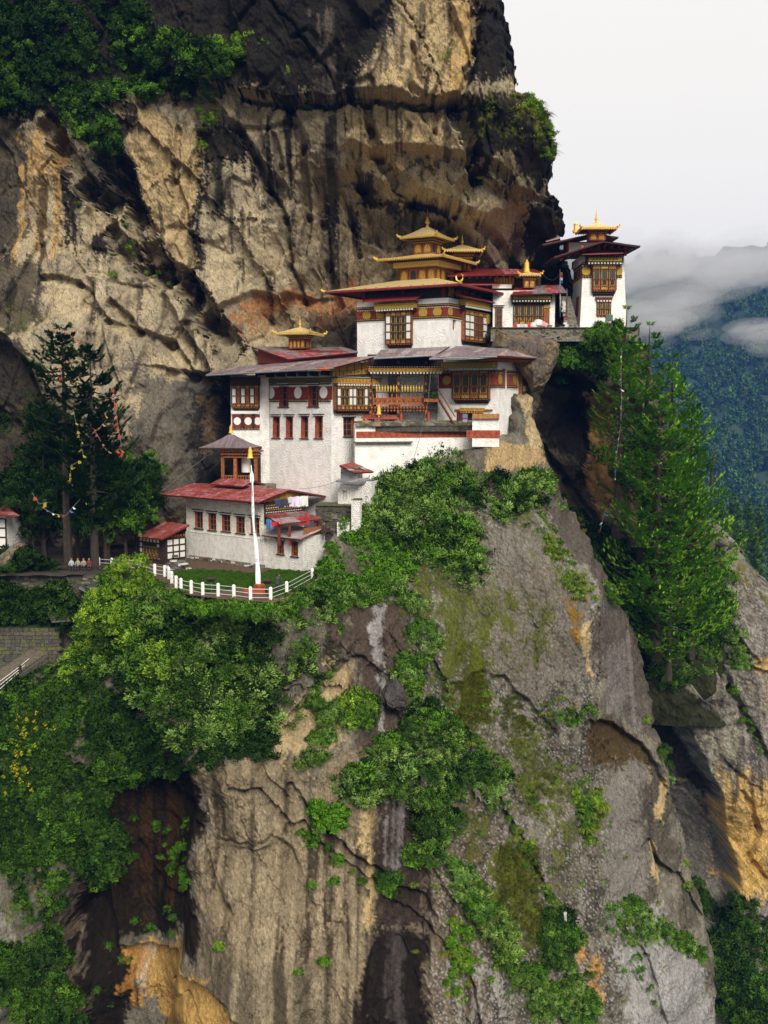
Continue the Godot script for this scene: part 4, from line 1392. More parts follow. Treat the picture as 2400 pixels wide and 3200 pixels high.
# a tall window set back in the wall, with a red lining on both sides and a bracketed lintel
func slot_window(parent: Node, xf: Transform3D, x: float, y: float, w: float, h: float, deep: float, bars := true) -> void:
	var a := MB.new()
	a.xf = xf
	a.box(Vector3(x + 0.01, y + 0.01, -deep + 0.02), Vector3(x + 0.05, y + h - 0.01, 0.03))
	a.box(Vector3(x + w - 0.05, y + 0.01, -deep + 0.02), Vector3(x + w - 0.01, y + h - 0.01, 0.03))
	a.box(Vector3(x + 0.01, y + h - 0.05, -deep + 0.024), Vector3(x + w - 0.01, y + h - 0.014, 0.026))
	var o := part("window", a, M.redearth, parent)
	var s := MB.new()
	s.xf = xf
	s.box(Vector3(x - 0.12, y - 0.09, -0.02), Vector3(x + w + 0.12, y + 0.005, 0.14))
	part("sill", s, M.wooddark, o)
	var l := MB.new()
	l.xf = xf
	l.box(Vector3(x - 0.22, y + h + 0.22, -0.02), Vector3(x + w + 0.22, y + h + 0.30, 0.30))
	l.box(Vector3(x - 0.1, y + h, -0.02), Vector3(x + w + 0.1, y + h + 0.09, 0.16))
	part("lintel", l, M.wooddark, o)
	var d := MB.new()
	d.xf = xf
	dentils(d, x - 0.18, x + w + 0.18, y + h + 0.155, -0.02, 0.26, Vector3(0.12, 0.12, 0.26))
	part("beam_ends", d, M.panel, o)
	var f := MB.new()
	f.xf = xf
	var z := -deep + 0.03
	if bars:
		f.box(Vector3(x + 0.05, y + 0.02, z), Vector3(x + 0.15, y + h - 0.02, z + 0.1))
		f.box(Vector3(x + w - 0.15, y + 0.02, z), Vector3(x + w - 0.05, y + h - 0.02, z + 0.1))
		f.box(Vector3(x + w * 0.5 - 0.04, y + 0.02, z), Vector3(x + w * 0.5 + 0.04, y + h - 0.02, z + 0.09))
		for k in 4:
			f.box(Vector3(x + 0.15, y + 0.04 + k * (h - 0.14) / 3.0, z), Vector3(x + w - 0.15, y + 0.11 + k * (h - 0.14) / 3.0, z + 0.08))
		part("frame", f, M.wood, o)
	var p := MB.new()
	p.xf = xf
	p.box(Vector3(x + 0.05, y + 0.02, z - 0.02), Vector3(x + w - 0.05, y + h - 0.02, z + 0.02))
	part("pane", p, M.glass, o)

# a projecting carved timber bay: cells is rows (from the top) of letters: W white panel, A arched dark light, S slatted, O ornamental board, B small arched balustrade
func bay_window(parent: Node, xf: Transform3D, x: float, y: float, w: float, h: float, out: float, rows: Array, heights: Array, foot := 0.35) -> Node3D:
	var body := MB.new()
	body.xf = xf
	body.box(Vector3(x, y, 0.0), Vector3(x + w, y + h, out))
	var o := part("bay_window", body, M.wood, parent)
	var br := MB.new()
	br.xf = xf
	for i in 3:
		br.box(Vector3(x + 0.08 * i, y - foot * (i + 1) / 3.0, 0.0), Vector3(x + w - 0.08 * i, y - foot * i / 3.0 - 0.004, out * (1.0 - 0.3 * i) - 0.03))
	part("bracket", br, M.wooddark, o)
	var be := MB.new()
	be.xf = xf
	dentils(be, x, x + w, y - 0.02, out - 0.05, 0.34, Vector3(0.2, 0.22, 0.12))
	part("beam_ends", be, M.orange, o)
	var post := MB.new()
	post.xf = xf
	var pin := MB.new()
	pin.xf = xf
	var ty := y + h
	for r in rows.size():
		var row: String = rows[r]
		var rh: float = heights[r] * h
		var cw := w / row.length()
		post.box(Vector3(x - 0.04, ty - 0.07, out - 0.02), Vector3(x + w + 0.04, ty + 0.05, out + 0.09))
		dentils(pin, x, x + w, ty - 0.01, out + 0.085, 0.22, Vector3(0.09, 0.07, 0.02))
		for k in row.length():
			var cx := x + k * cw
			var a := MB.new()
			a.xf = xf
			var lo := Vector3(cx + 0.07, ty - rh + 0.06, out)
			var hi := Vector3(cx + cw - 0.07, ty - 0.08, out + 0.025)
			post.box(Vector3(cx - 0.05, ty - rh, out - 0.02), Vector3(cx + 0.05, ty, out + 0.07))
			match row[k]:
				"W":
					a.box(lo, hi)
					part("white_panel", a, M.panel, o)
				"A", "B":
					var n := 6
					var mid := (lo.x + hi.x) * 0.5
					var hw := (hi.x - lo.x) * 0.5 * (0.8 if row[k] == "A" else 0.62)
					var top := hi.y - 0.05 - hw * 0.8
					var b0 := lo.y + (0.02 if row[k] == "A" else (hi.y - lo.y) * 0.2)
					a.box(Vector3(mid - hw, b0, out), Vector3(mid + hw, top, out + 0.02))
					for q in n:
						var a0 := PI * q / n
						var a1 := PI * (q + 1) / n
						a.tri(Vector3(mid, top, out + 0.02), Vector3(mid + hw * cos(a0), top + hw * 0.9 * sin(a0), out + 0.02), Vector3(mid + hw * cos(a1), top + hw * 0.9 * sin(a1), out + 0.02))
					part("pane", a, M.black if row[k] == "A" else M.wooddark, o)
					var arch := MB.new()
					arch.xf = xf
					arch.box(Vector3(mid - hw - 0.06, lo.y, out + 0.0), Vector3(mid - hw, top, out + 0.05))
					arch.box(Vector3(mid + hw, lo.y, out + 0.0), Vector3(mid + hw + 0.06, top, out + 0.05))
					part("arch_jamb", arch, M.yellow, o)
				"S":
					a.box(lo, hi)
					var nn := 3
					part("pane", a, M.black, o)
					var sl := MB.new()
					sl.xf = xf
					for q in nn:
						var sx := lerpf(lo.x, hi.x, (q + 0.5) / nn)
						sl.box(Vector3(sx - 0.035, lo.y, out + 0.026), Vector3(sx + 0.035, hi.y, out + 0.06))
					part("slat", sl, M.orange, o)
				"O":
					a.box(lo, hi)
					part("carved_board", a, M.orange if k % 2 == 0 else M.yellow, o)
		ty -= rh
	post.box(Vector3(x + w - 0.05, y, out - 0.02), Vector3(x + w + 0.05, y + h, out + 0.07))
	post.box(Vector3(x - 0.04, y - 0.03, out - 0.02), Vector3(x + w + 0.04, y + 0.06, out + 0.09))
	part("mullions", post, M.wooddark, o)
	part("studs", pin, M.yellow, o)
	return o

# a boxed cornice, gilded and studded, with beam ends below
func cornice(parent: Node, xf: Transform3D, x0: float, x1: float, y: float, h: float, out: float, m: Material) -> Node3D:
	var a := MB.new()
	a.xf = xf
	a.box(Vector3(x0, y, -0.05), Vector3(x1, y + h, out))
	var o := part("cornice", a, m, parent)
	var b := MB.new()
	b.xf = xf
	b.box(Vector3(x0 - 0.05, y + h, -0.05), Vector3(x1 + 0.05, y + h + 0.07, out + 0.06))
	b.box(Vector3(x0 + 0.06, y - 0.30, -0.05), Vector3(x1 - 0.06, y - 0.24, out - 0.16))
	part("board", b, M.wooddark, o)
	var c := MB.new()
	c.xf = xf
	dentils(c, x0, x1, y + h + 0.10, out - 0.06, 0.26, Vector3(0.10, 0.07, 0.08))
	dentils(c, x0 + 0.1, x1 - 0.1, y - 0.12, out - 0.22, 0.34, Vector3(0.18, 0.2, 0.16))
	part("beam_ends", c, M.panel, o)
	return o

# painted lozenges, meander and bars along a cornice board: raised pieces, as carved and gilded
func carved_band(parent: Node, xf: Transform3D, x0: float, x1: float, y: float, h: float, z: float, m: Material) -> void:
	var a := MB.new()
	a.xf = xf
	var n := int((x1 - x0) / (h * 0.9))
	for i in n:
		var cx := x0 + (i + 0.5) * (x1 - x0) / n
		var k := h * 0.30
		if i % 3 == 0:
			a.quad(Vector3(cx - k, y, z + 0.02), Vector3(cx, y - k, z + 0.02), Vector3(cx + k, y, z + 0.02), Vector3(cx, y + k, z + 0.02))
		else:
			a.cbox(Vector3(cx - k * 0.5, y, z + 0.01), Vector3(k * 0.35, h * 0.55, 0.03))
			a.cbox(Vector3(cx + k * 0.1, y + h * 0.2, z + 0.01), Vector3(k * 0.9, h * 0.14, 0.03))
			a.cbox(Vector3(cx + k * 0.4, y - h * 0.05, z + 0.01), Vector3(k * 0.35, h * 0.36, 0.03))
	part("carved_band", a, m, parent)

func medallion(parent: Node, xf: Transform3D, x: float, y: float, r: float, m: Material, lift := 0.03) -> void:
	var a := MB.new()
	a.xf = xf * Transform3D(Basis(), Vector3(x, y, 0))
	a.disc(Vector3.ZERO, r, lift)
	part("medallion", a, m, parent)

func panel(called: String, parent: Node, xf: Transform3D, a: Vector3, b: Vector3, m: Material) -> MeshInstance3D:
	var mb := MB.new()
	mb.xf = xf
	mb.box(a, b)
	return part(called, mb, m, parent)

# a sheet-metal roof on four corners: eave left, eave right, ridge right, ridge left (world points), laid in overlapping sheets
func sheet_roof(parent: Node, p: Array, sheets: int, rows: int, mats: Array, thick := 0.06, fascia: Material = null) -> MeshInstance3D:
	var inv := (parent as Node3D).transform.affine_inverse() if parent is Node3D and parent != self else Transform3D()
	var q := []
	for w in p:
		q.append(inv * (w as Vector3))
	var deck := MB.new()
	var e01: Vector3 = (q[1] - q[0])
	var up: Vector3 = e01.cross(q[3] - q[0]).normalized()
	if up.y < 0:
		up = -up
	var lo := []
	for w in q:
		lo.append(w - up * 0.16)
	deck.hexa([lo[0], lo[1], lo[2], lo[3], q[0] - up * 0.02, q[1] - up * 0.02, q[2] - up * 0.02, q[3] - up * 0.02])
	var o := part("roof", deck, fascia if fascia else M.woodred, parent)
	for i in sheets:
		for j in rows:
			var a0 := float(i) / sheets
			var a1 := float(i + 1) / sheets + 0.006
			var b0 := float(j) / rows - 0.012
			var b1 := float(j + 1) / rows
			var z0 := thick * (0.5 + 0.5 * (i % 2) + 0.15) * rng.randf_range(0.6, 1.3)
			var g := func(a: float, b: float, z: float) -> Vector3:
				var l: Vector3 = q[0].lerp(q[3], b)
				var r: Vector3 = q[1].lerp(q[2], b)
				return l.lerp(r, a) + up * z
			var mb := MB.new()
			var u := rng.randf()
			var ua := Vector2(u, rng.randf())
			var s := 0.25
			mb.quad(g.call(a0, b0, z0), g.call(a1, b0, z0), g.call(a1, b1, z0 * 0.5), g.call(a0, b1, z0 * 0.5), ua, ua + Vector2(s, 0), ua + Vector2(s, 0.8), ua + Vector2(0, 0.8))
			mb.quad(g.call(a0, b0, -0.02), g.call(a1, b0, -0.02), g.call(a1, b0, z0), g.call(a0, b0, z0), ua, ua, ua, ua)
			mb.quad(g.call(a1, b0, -0.02), g.call(a1, b1, -0.02), g.call(a1, b1, z0 * 0.5), g.call(a1, b0, z0), ua, ua, ua, ua)
			part("roof_sheet", mb, mats[rng.randi() % mats.size()], o)
	return o

# rafters under an eave from a to b (world), running back along dir
func rafters(parent: Node3D, a: Vector3, b: Vector3, dir: Vector3, n: int, size := 0.14) -> void:
	var inv := parent.transform.affine_inverse()
	var mb := MB.new()
	for i in n:
		var p := inv * a.lerp(b, (i + 0.5) / n)
		var d := inv.basis * dir
		var q := p + d
		mb.tube([p, q], [size * 0.7, size * 0.7], 4)
	part("rafters", mb, M.rail, parent)

# gilded spire: bell, discs and point
func finial(parent: Node, o: Vector3, h: float, called := "finial") -> void:
	var mb := MB.new()
	var prof := []
	for q in [[0.16, 0.0], [0.20, 0.04], [0.10, 0.09], [0.13, 0.13], [0.075, 0.17], [0.19, 0.24], [0.21, 0.30], [0.10, 0.37], [0.14, 0.40], [0.13, 0.43], [0.055, 0.47], [0.10, 0.56], [0.09, 0.62], [0.04, 0.66], [0.065, 0.71], [0.03, 0.76], [0.045, 0.81], [0.02, 0.86], [0.025, 0.90], [0.0, 1.0]]:
		prof.append(Vector2(q[0] * h * 0.62, q[1] * h))
	mb.lathe(prof, o, 12)
	part(called, mb, M.goldbright, parent)

# hollow bell shape on a short stem, as carried by flagpoles and roofs
func bell(mb: MB, o: Vector3, h: float) -> void:
	var prof := []
	for q in [[0.0, 0.0], [0.20, 0.0], [0.30, 0.02], [0.22, 0.10], [0.18, 0.35], [0.17, 0.68], [0.13, 0.74], [0.15, 0.78], [0.07, 0.84], [0.09, 0.88], [0.0, 1.0]]:
		prof.append(Vector2(q[0] * h, q[1] * h))
	mb.lathe(prof, o, 12)

# a hipped roof with swept-up corners in the parent's axes: centre of the eave plane, half sizes, half sizes at the top
func hip_roof(parent: Node, c: Vector3, ex: float, ez: float, tx: float, tz: float, rise: float, m: Material, fringe: Material, thick := 0.25, flick := 0.3, bow := 1.35) -> Node3D:
	var mb := MB.new()
	var n := 4
	var ring := func(k: float) -> Array:
		var b := pow(k, bow)
		var x := lerpf(ex, tx, k)
		var z := lerpf(ez, tz, k)
		var y := c.y + rise * b
		return [Vector3(c.x - x, y, c.z + z), Vector3(c.x + x, y, c.z + z), Vector3(c.x + x, y, c.z - z), Vector3(c.x - x, y, c.z - z)]
	for i in n:
		var a: Array = ring.call(float(i) / n)
		var b: Array = ring.call(float(i + 1) / n)
		for s in 4:
			var t := (s + 1) % 4
			mb.quad(a[s], a[t], b[t], b[s])
	var lid: Array = ring.call(1.0)
	mb.quad(lid[0], lid[1], lid[2], lid[3])
	var o := part("roof", mb, m, parent)
	var e: Array = ring.call(0.0)
	var f := MB.new()
	for s in 4:
		var t := (s + 1) % 4
		var inn: Vector3 = (Vector3(c.x, e[s].y, c.z) - (e[s] + e[t]) * 0.5).normalized() * 0.12
		f.quad(e[s] - Vector3(0, thick, 0), e[t] - Vector3(0, thick, 0), e[t] + Vector3(0, 0.004, 0), e[s] + Vector3(0, 0.004, 0))
		f.quad(e[t] - Vector3(0, thick, 0) + inn, e[s] - Vector3(0, thick, 0) + inn, e[s] + inn, e[t] + inn)
		var d: Vector3 = e[t] - e[s]
		var k := int(d.length() / 0.28)
		for i in k:
			var p: Vector3 = e[s].lerp(e[t], (i + 0.5) / k)
			f.cbox(p - Vector3(0, thick + 0.05, 0) + inn * 0.5, Vector3(0.13, 0.13, 0.13))
	part("fringe", f, fringe, o)
	var u := MB.new()
	u.quad(e[3] - Vector3(0, 0.04, 0), e[2] - Vector3(0, 0.04, 0), e[1] - Vector3(0, 0.04, 0), e[0] - Vector3(0, 0.04, 0))
	part("soffit", u, M.woodred, o)
	if flick > 0.0:
		for s in 4:
			var d: Vector3 = (e[s] - c)
			d.y = 0
			d = d.normalized()
			var h := MB.new()
			h.tube([e[s] - d * 0.15, e[s] + d * flick * 0.6 + Vector3(0, flick * 0.1, 0), e[s] + d * flick + Vector3(0, flick * 0.6, 0), e[s] + d * flick * 0.7 + Vector3(0, flick * 1.1, 0)], [0.13, 0.14, 0.11, 0.02], 6)
			part("corner_ornament", h, M.goldbright, o)
	return o

# a gilded lantern on a roof: arched panels, bracket tiers, swept roof, spire; origin at its base centre
func lantern(parent: Node, o: Vector3, bw: float, bh: float, rw: float, rise: float, spire: float, cols: int, open: int = -1) -> void:
	var hw := bw * 0.5
	var body := MB.new()
	body.box(o + Vector3(-hw, 0, -hw), o + Vector3(hw, bh, hw))
	var b := part("lantern", body, M.wood, parent)
	for f in 2:
		var xf := Transform3D(Basis(), o + Vector3(0, 0, hw)) if f == 0 else Transform3D(side().basis, o + Vector3(hw, 0, 0))
		for k in cols:
			var cw := bw / cols
			var x := -hw + (k + 0.5) * cw
			var a := MB.new()
			a.xf = xf
			var r := cw * 0.3
			a.box(Vector3(x - r, bh * 0.10, 0), Vector3(x + r, bh * 0.38, 0.03))
			for q in 6:
				a.tri(Vector3(x, bh * 0.38, 0.03), Vector3(x + r * cos(PI * q / 6), bh * 0.38 + r * sin(PI * q / 6), 0.03), Vector3(x + r * cos(PI * (q + 1) / 6), bh * 0.38 + r * sin(PI * (q + 1) / 6), 0.03))
			part("arched_panel", a, M.black if (k == open and f == 0) or (k == open + 1 and f == 1) else M.yellow, b)
			var p := MB.new()
			p.xf = xf
			p.box(Vector3(x - cw * 0.5 - 0.05, 0, 0), Vector3(x - cw * 0.5 + 0.05, bh * 0.6, 0.06))
			part("pillar", p, M.woodred, b)
		var t := MB.new()
		t.xf = xf
		for i in 3:
			var k := 0.12 + 0.13 * i
			t.box(Vector3(-hw - k + 0.06, bh * (0.58 + 0.14 * i), -0.1), Vector3(hw + k - 0.06, bh * (0.61 + 0.14 * i), k))
		part("bracket_board", t, M.woodred, b)
		var d := MB.new()
		d.xf = xf
		for i in 3:
			var k := 0.12 + 0.13 * i
			dentils(d, -hw - k, hw + k, bh * (0.66 + 0.14 * i), k - 0.08, 0.24, Vector3(0.12, bh * 0.07, 0.12))
		part("beam_ends", d, M.ornate, b)
	hip_roof(parent, o + Vector3(0, bh * 1.02, 0), rw * 0.5, rw * 0.5, rw * 0.09, rw * 0.09, rise, M.goldroof, M.gold, 0.2, 0.32)
	if spire > 0:
		finial(b, o + Vector3(0, bh * 1.02 + rise, 0), spire)

# ---------------------------------------------------------------- the monastery
# where a sight line meets a face of a building, in that face's own axes
func hit(o: Node3D, xf: Transform3D, px: float, py: float) -> Vector3:
	var f := o.transform * xf
	var dir := at(px, py, 1.0)
	var t := f.origin.dot(f.basis.z) / dir.dot(f.basis.z)
	return f.affine_inverse() * (dir * t)

func rect(o: Node3D, xf: Transform3D, x0: float, y0: float, x1: float, y1: float) -> Rect2:
	var mx := (x0 + x1) * 0.5
	var my := (y0 + y1) * 0.5
	var a := hit(o, xf, x0, my).x
	var b := hit(o, xf, x1, my).x
	var lo := hit(o, xf, mx, y1).y
	var hi := hit(o, xf, mx, y0).y
	return Rect2(a, lo, b - a, hi - lo)

# a world point on the plane of a building's face moved out by z
func on_face(o: Node3D, xf: Transform3D, z: float, px: float, py: float) -> Vector3:
	var f := xf * Transform3D(Basis(), Vector3(0, 0, z))
	return o.transform * f * hit(o, f, px, py)

func plate(called: String, parent: Node, o: Node3D, xf: Transform3D, x0: float, y0: float, x1: float, y1: float, z0: float, z1: float, m: Material) -> MeshInstance3D:
	var r := rect(o, xf, x0, y0, x1, y1)
	return panel(called, parent, xf, Vector3(r.position.x, r.position.y, z0), Vector3(r.end.x, r.end.y, z1), m)

func bay(o: Node3D, xf: Transform3D, x0: float, y0: float, x1: float, y1: float, out: float, rows: Array, heights: Array, foot := 0.35) -> Node3D:
	var r := rect(o, xf, x0, y0, x1, y1)
	return bay_window(o, xf, r.position.x, r.position.y, r.size.x, r.size.y, out, rows, heights, foot)

func gilt(o: Node3D, xf: Transform3D, x0: float, y0: float, x1: float, y1: float, out: float, m: Material) -> Node3D:
	var r := rect(o, xf, x0, y0, x1, y1)
	return cornice(o, xf, r.position.x, r.end.x, r.position.y, r.size.y, out, m)

func slots(o: Node3D, xf: Transform3D, list: Array, deep: float) -> Array:
	var out := []
	for w in list:
		var r := rect(o, xf, w[0], w[1], w[2], w[3])
		out.append([r.position.x, r.position.y, r.size.x, r.size.y, deep])
	return out

func white_block() -> void:
	var o := thing("white_block_building", "tall whitewashed block with four tall slit windows under a big faded red roof", "building", at(1036, 1567, 114), deg_to_rad(-45))
	var f := front()
	var s := side()
	var l := hit(o, f, 808, 1400).x
	var lean := 0.022
	var low := slots(o, f, [[848, 1303, 870, 1369], [889, 1303, 911, 1369], [936, 1302, 959, 1370], [980, 1302, 1004, 1370]], 0.55)
	var high := slots(o, f, [[866, 1203, 896, 1272], [957, 1203, 990, 1271]], 0.6)
	var mb := MB.new()
	wall_face(mb, f, l, 0, -2.0, 13.4, lean, low + high)
	var small := slots(o, s, [[1077, 1304, 1112, 1364]], 0.5)
	wall_face(mb, s, 0, 9.0, -2.0, 13.4, lean, small)
	var back := Transform3D(Basis(Vector3(0, 0, 1), Vector3.UP, Vector3(-1, 0, 0)), Vector3(l, 0, 0))
	wall_face(mb, back, -9.0, 0, -2.0, 13.4, lean, [])
	part("wall", mb, M.plaster, o)
	var fl := leaned(f, lean)
	fl.origin.z -= lean * 2.0
	for w in low:
		slot_window(o, fl, w[0], w[1], w[2], w[3], 0.5)
	for w in high:
		slot_window(o, fl, w[0], w[1], w[2], w[3], 0.55)
	var sl := s * Transform3D(Basis(Vector3(1, 0, 0), Vector3(0, 1, -lean), Vector3(0, 0, 1)), Vector3(0, 0, -lean * 2.0))
	for w in small:
		slot_window(o, sl, w[0], w[1], w[2], w[3], 0.45)
	# red band with white discs
	var b := rect(o, f, 1000, 1207, 1030, 1248)
	var y0 := b.position.y
	var y1 := b.end.y
	var cuts := [l + 0.25, high[0][0] - 0.03, high[0][0] + high[0][2] + 0.03, high[1][0] - 0.03, high[1][0] + high[1][2] + 0.03, -0.3]
	for i in 3:
		var a := MB.new()
		a.xf = fl
		a.box(Vector3(cuts[i * 2], y0, 0), Vector3(cuts[i * 2 + 1], y1, 0.03))
		part("red_band", a, M.redband, o)
		frieze(o, fl, cuts[i * 2], cuts[i * 2 + 1], y0 - 0.2, 0.0, 0.45)
		var mid: float = hit(o, fl, [842, 926, 1006][i], 1226).x
		medallion(o, fl, mid, (y0 + y1) * 0.5 + 0.05, 0.62, M.white, 0.05)
	frieze(o, fl, l + 0.25, -0.3, y1 + 0.25, 0.0, 0.5)
	var top := MB.new()
	top.xf = fl
	top.box(Vector3(l + 0.3, y1 + 0.5, 0.0), Vector3(-0.3, y1 + 0.95, 0.22))
	part("mossy_cornice", top, M.slatemoss, o)
	var beams := MB.new()
	beams.xf = fl
	for i in 7:
		beams.cbox(Vector3(lerpf(l + 0.6, -0.6, i / 6.0), y1 + 1.35, 0.4), Vector3(0.22, 0.5, 1.4))
	part("rafters", beams, M.wooddark, o)
	# right-hand face
	gilt(o, s, 1040, 1183, 1176, 1199, 0.75, M.ornate)
	var cr := rect(o, s, 1040, 1183, 1176, 1199)
	carved_band(o, s, cr.position.x, cr.end.x, cr.get_center().y, cr.size.y, 0.75, M.rail)
	bay(o, s, 1042, 1206, 1162, 1280, 0.55, ["OOOOOOOOOO", "WAAWWAAWWA", "WAAWWAAWWA", "OOOOOOOOOO"], [0.10, 0.36, 0.36, 0.18], 0.4)
	plate("red_band", o, o, sl, 1038, 1205, 1043, 1249, 0.0, 0.03, M.redband)
	# gable of yellow boards under the roof's edge
	var g := s * Transform3D(Basis(), Vector3(0, 0, 0.35))
	var a0 := hit(o, g, 1036, 1178)
	var a1 := hit(o, g, 1152, 1168)
	var t0 := hit(o, g, 1036, 1149)
	var t1 := hit(o, g, 1152, 1129)
	for i in 5:
		for j in 2:
			var k := MB.new()
			k.xf = g
			var q := func(u: float, v: float) -> Vector3:
				return a0.lerp(a1, u).lerp(t0.lerp(t1, u), v)
			var u0 := i / 5.0 + 0.01
			var u1 := (i + 1) / 5.0 - 0.01
			var v0 := j * 0.5 + 0.02
			var v1 := (j + 1) * 0.5 - 0.02
			k.quad(q.call(u0, v0) + Vector3(0, 0, 0.05), q.call(u1, v0) + Vector3(0, 0, 0.05), q.call(u1, v1) + Vector3(0, 0, 0.05), q.call(u0, v1) + Vector3(0, 0, 0.05))
			part("yellow_board", k, M.yellow, o)
			if j == 0:
				var d := MB.new()
				d.xf = g
				var c: Vector3 = q.call((u0 + u1) * 0.5, 0.25) + Vector3(0, 0, 0.07)
				d.quad(c - Vector3(0.16, 0, 0), c - Vector3(0, 0.22, 0), c + Vector3(0.16, 0, 0), c + Vector3(0, 0.22, 0))
				part("lozenge", d, M.wood, o)
	var bk := MB.new()
	bk.xf = g
	bk.quad(a0 + Vector3(0, -0.1, 0), a1 + Vector3(0, -0.1, 0), t1, t0)
	part("board_backing", bk, M.wooddark, o)
	# the long low-pitched roof
	var p0 := at(645, 1170, 121.5)
	var p1 := on_face(o, f, 2.0, 1043, 1147)
	var p2 := on_face(o, f, -5.0, 1176, 1112)
	var p3 := at(690, 1150, 129)
	sheet_roof(o, [p0, p1, p2, p3], 15, 2, [M.roofmauve, M.roofgrey, M.roofmauve, M.roofmauve], 0.06, M.wooddark)
	rafters(o, p1 + Vector3(-0.3, -0.3, 0), p2 + Vector3(-0.3, -0.3, 0), Vector3(-1.6, 0.0, 0.6), 8)
	# gutter along the eave
	var gu := MB.new()
	var inv := o.transform.affine_inverse()
	gu.tube([inv * (p0 + Vector3(0, -0.12, 0.15)), inv * (p1 + Vector3(0, -0.12, 0.15))], [0.1, 0.1], 6)
	part("gutter", gu, M.tin, o)

func back_wing() -> void:
	var o := thing("back_wing", "shaded rear wing with rows of white-panelled windows left of the white block", "building", at(815, 1400, 121.5), deg_to_rad(-12))
	var f := front()
	var l := hit(o, f, 722, 1300).x
	var mb := MB.new()
	wall_face(mb, f, l, 1.0, -4.0, 8.0, 0.0, [])
	wall_face(mb, Transform3D(Basis(Vector3(0, 0, 1), Vector3.UP, Vector3(-1, 0, 0)), Vector3(l, 0, 0)), -6, 0, -4.0, 8.0, 0.0, [])
	part("wall", mb, M.plaster, o)
	bay(o, f, 727, 1205, 812, 1272, 0.3, ["OOOOOO", "WSWSWS", "WSWSWS", "OOOOOO"], [0.12, 0.36, 0.36, 0.16], 0.4)
	plate("dark_beam", o, o, f, 722, 1178, 814, 1205, 0.0, 0.5, M.wooddark)
	plate("red_band", o, o, f, 726, 1297, 812, 1336, 0.0, 0.05, M.redband)
	for x in [742, 776, 806]:
		var p := hit(o, f, x, 1316)
		medallion(o, f, p.x, p.y, 0.42, M.white, 0.08)
	for x in [[755, 764], [788, 797]]:
		plate("window", o, o, f, x[0], 1294, x[1], 1340, 0.05, 0.12, M.wooddark)
	var r := rect(o, f, 726, 1336, 812, 1341)
	frieze(o, f, r.position.x, r.end.x, r.position.y, 0.0, 0.4)
	var cl := rect(o, f, 727, 1286, 812, 1293)
	panel("ledge", o, f, Vector3(cl.position.x, cl.position.y, 0), Vector3(cl.end.x, cl.end.y, 0.35), M.white)

func pavilion() -> void:
	var o := thing("gate_pavilion", "small open gate pavilion with a rusty pyramid roof and a bell on top", "pavilion", at(760, 1515, 118.5), deg_to_rad(-10))
	var c := o.transform.affine_inverse() * at(722, 1397, 120)
	hip_roof(o, c, 2.9, 2.4, 0.25, 0.25, 1.35, M.roofhip, M.wooddark, 0.12, 0.0)
	var b := MB.new()
	bell(b, c + Vector3(0.0, 1.5, 0), 0.95)
	part("bell", b, M.goldbright, o)
	for x in [697, 736, 800]:
		var q := hit(o, front(), x, 1500)
		var p := MB.new()
		p.box(Vector3(q.x - 0.16, -0.4, -0.16), Vector3(q.x + 0.16, c.y - 0.1, 0.16))
		part("post", p, M.orange if x == 736 else M.wood, o)
	var h := MB.new()
	for i in 3:
		var k := 0.25 * i
		h.box(Vector3(-2.1 - k, c.y - 1.1 + 0.34 * i, -0.5), Vector3(1.7 + k, c.y - 0.95 + 0.34 * i, 0.3 + k))
		dentils(h, -2.0 - k, 1.6 + k, c.y - 0.83 + 0.34 * i, 0.15 + k, 0.36, Vector3(0.17, 0.17, 0.15))
	part("bracket_tiers", h, M.wood, o)
	var w := MB.new()
	w.lathe([Vector2(0, 0), Vector2(0.5, 0), Vector2(0.5, 1.7), Vector2(0, 1.7)], hit(o, front(), 757, 1478) + Vector3(0, 0, -1.4), 16)
	part("prayer_wheel", w, M.panel, o)
	var r := MB.new()
	r.box(Vector3(-2.3, 0.9, -0.05), Vector3(1.6, 1.02, 0.08))
	for i in 14:
		r.cbox(Vector3(-2.2 + i * 0.28, 0.45, 0), Vector3(0.1, 0.9, 0.1))
	part("railing", r, M.wood, o)
	var g := MB.new()
	g.box(Vector3(-3.4, -1.6, -3.0), Vector3(3.0, 0.0, 0.6))
	part("plinth", g, M.oldwall, o)
	panel("added_shade_panel", o, front(), Vector3(-2.1, 0, -2.7), Vector3(1.2, c.y - 0.1, -2.5), M.wooddark)  # dark panel added so that the open interior looks shaded

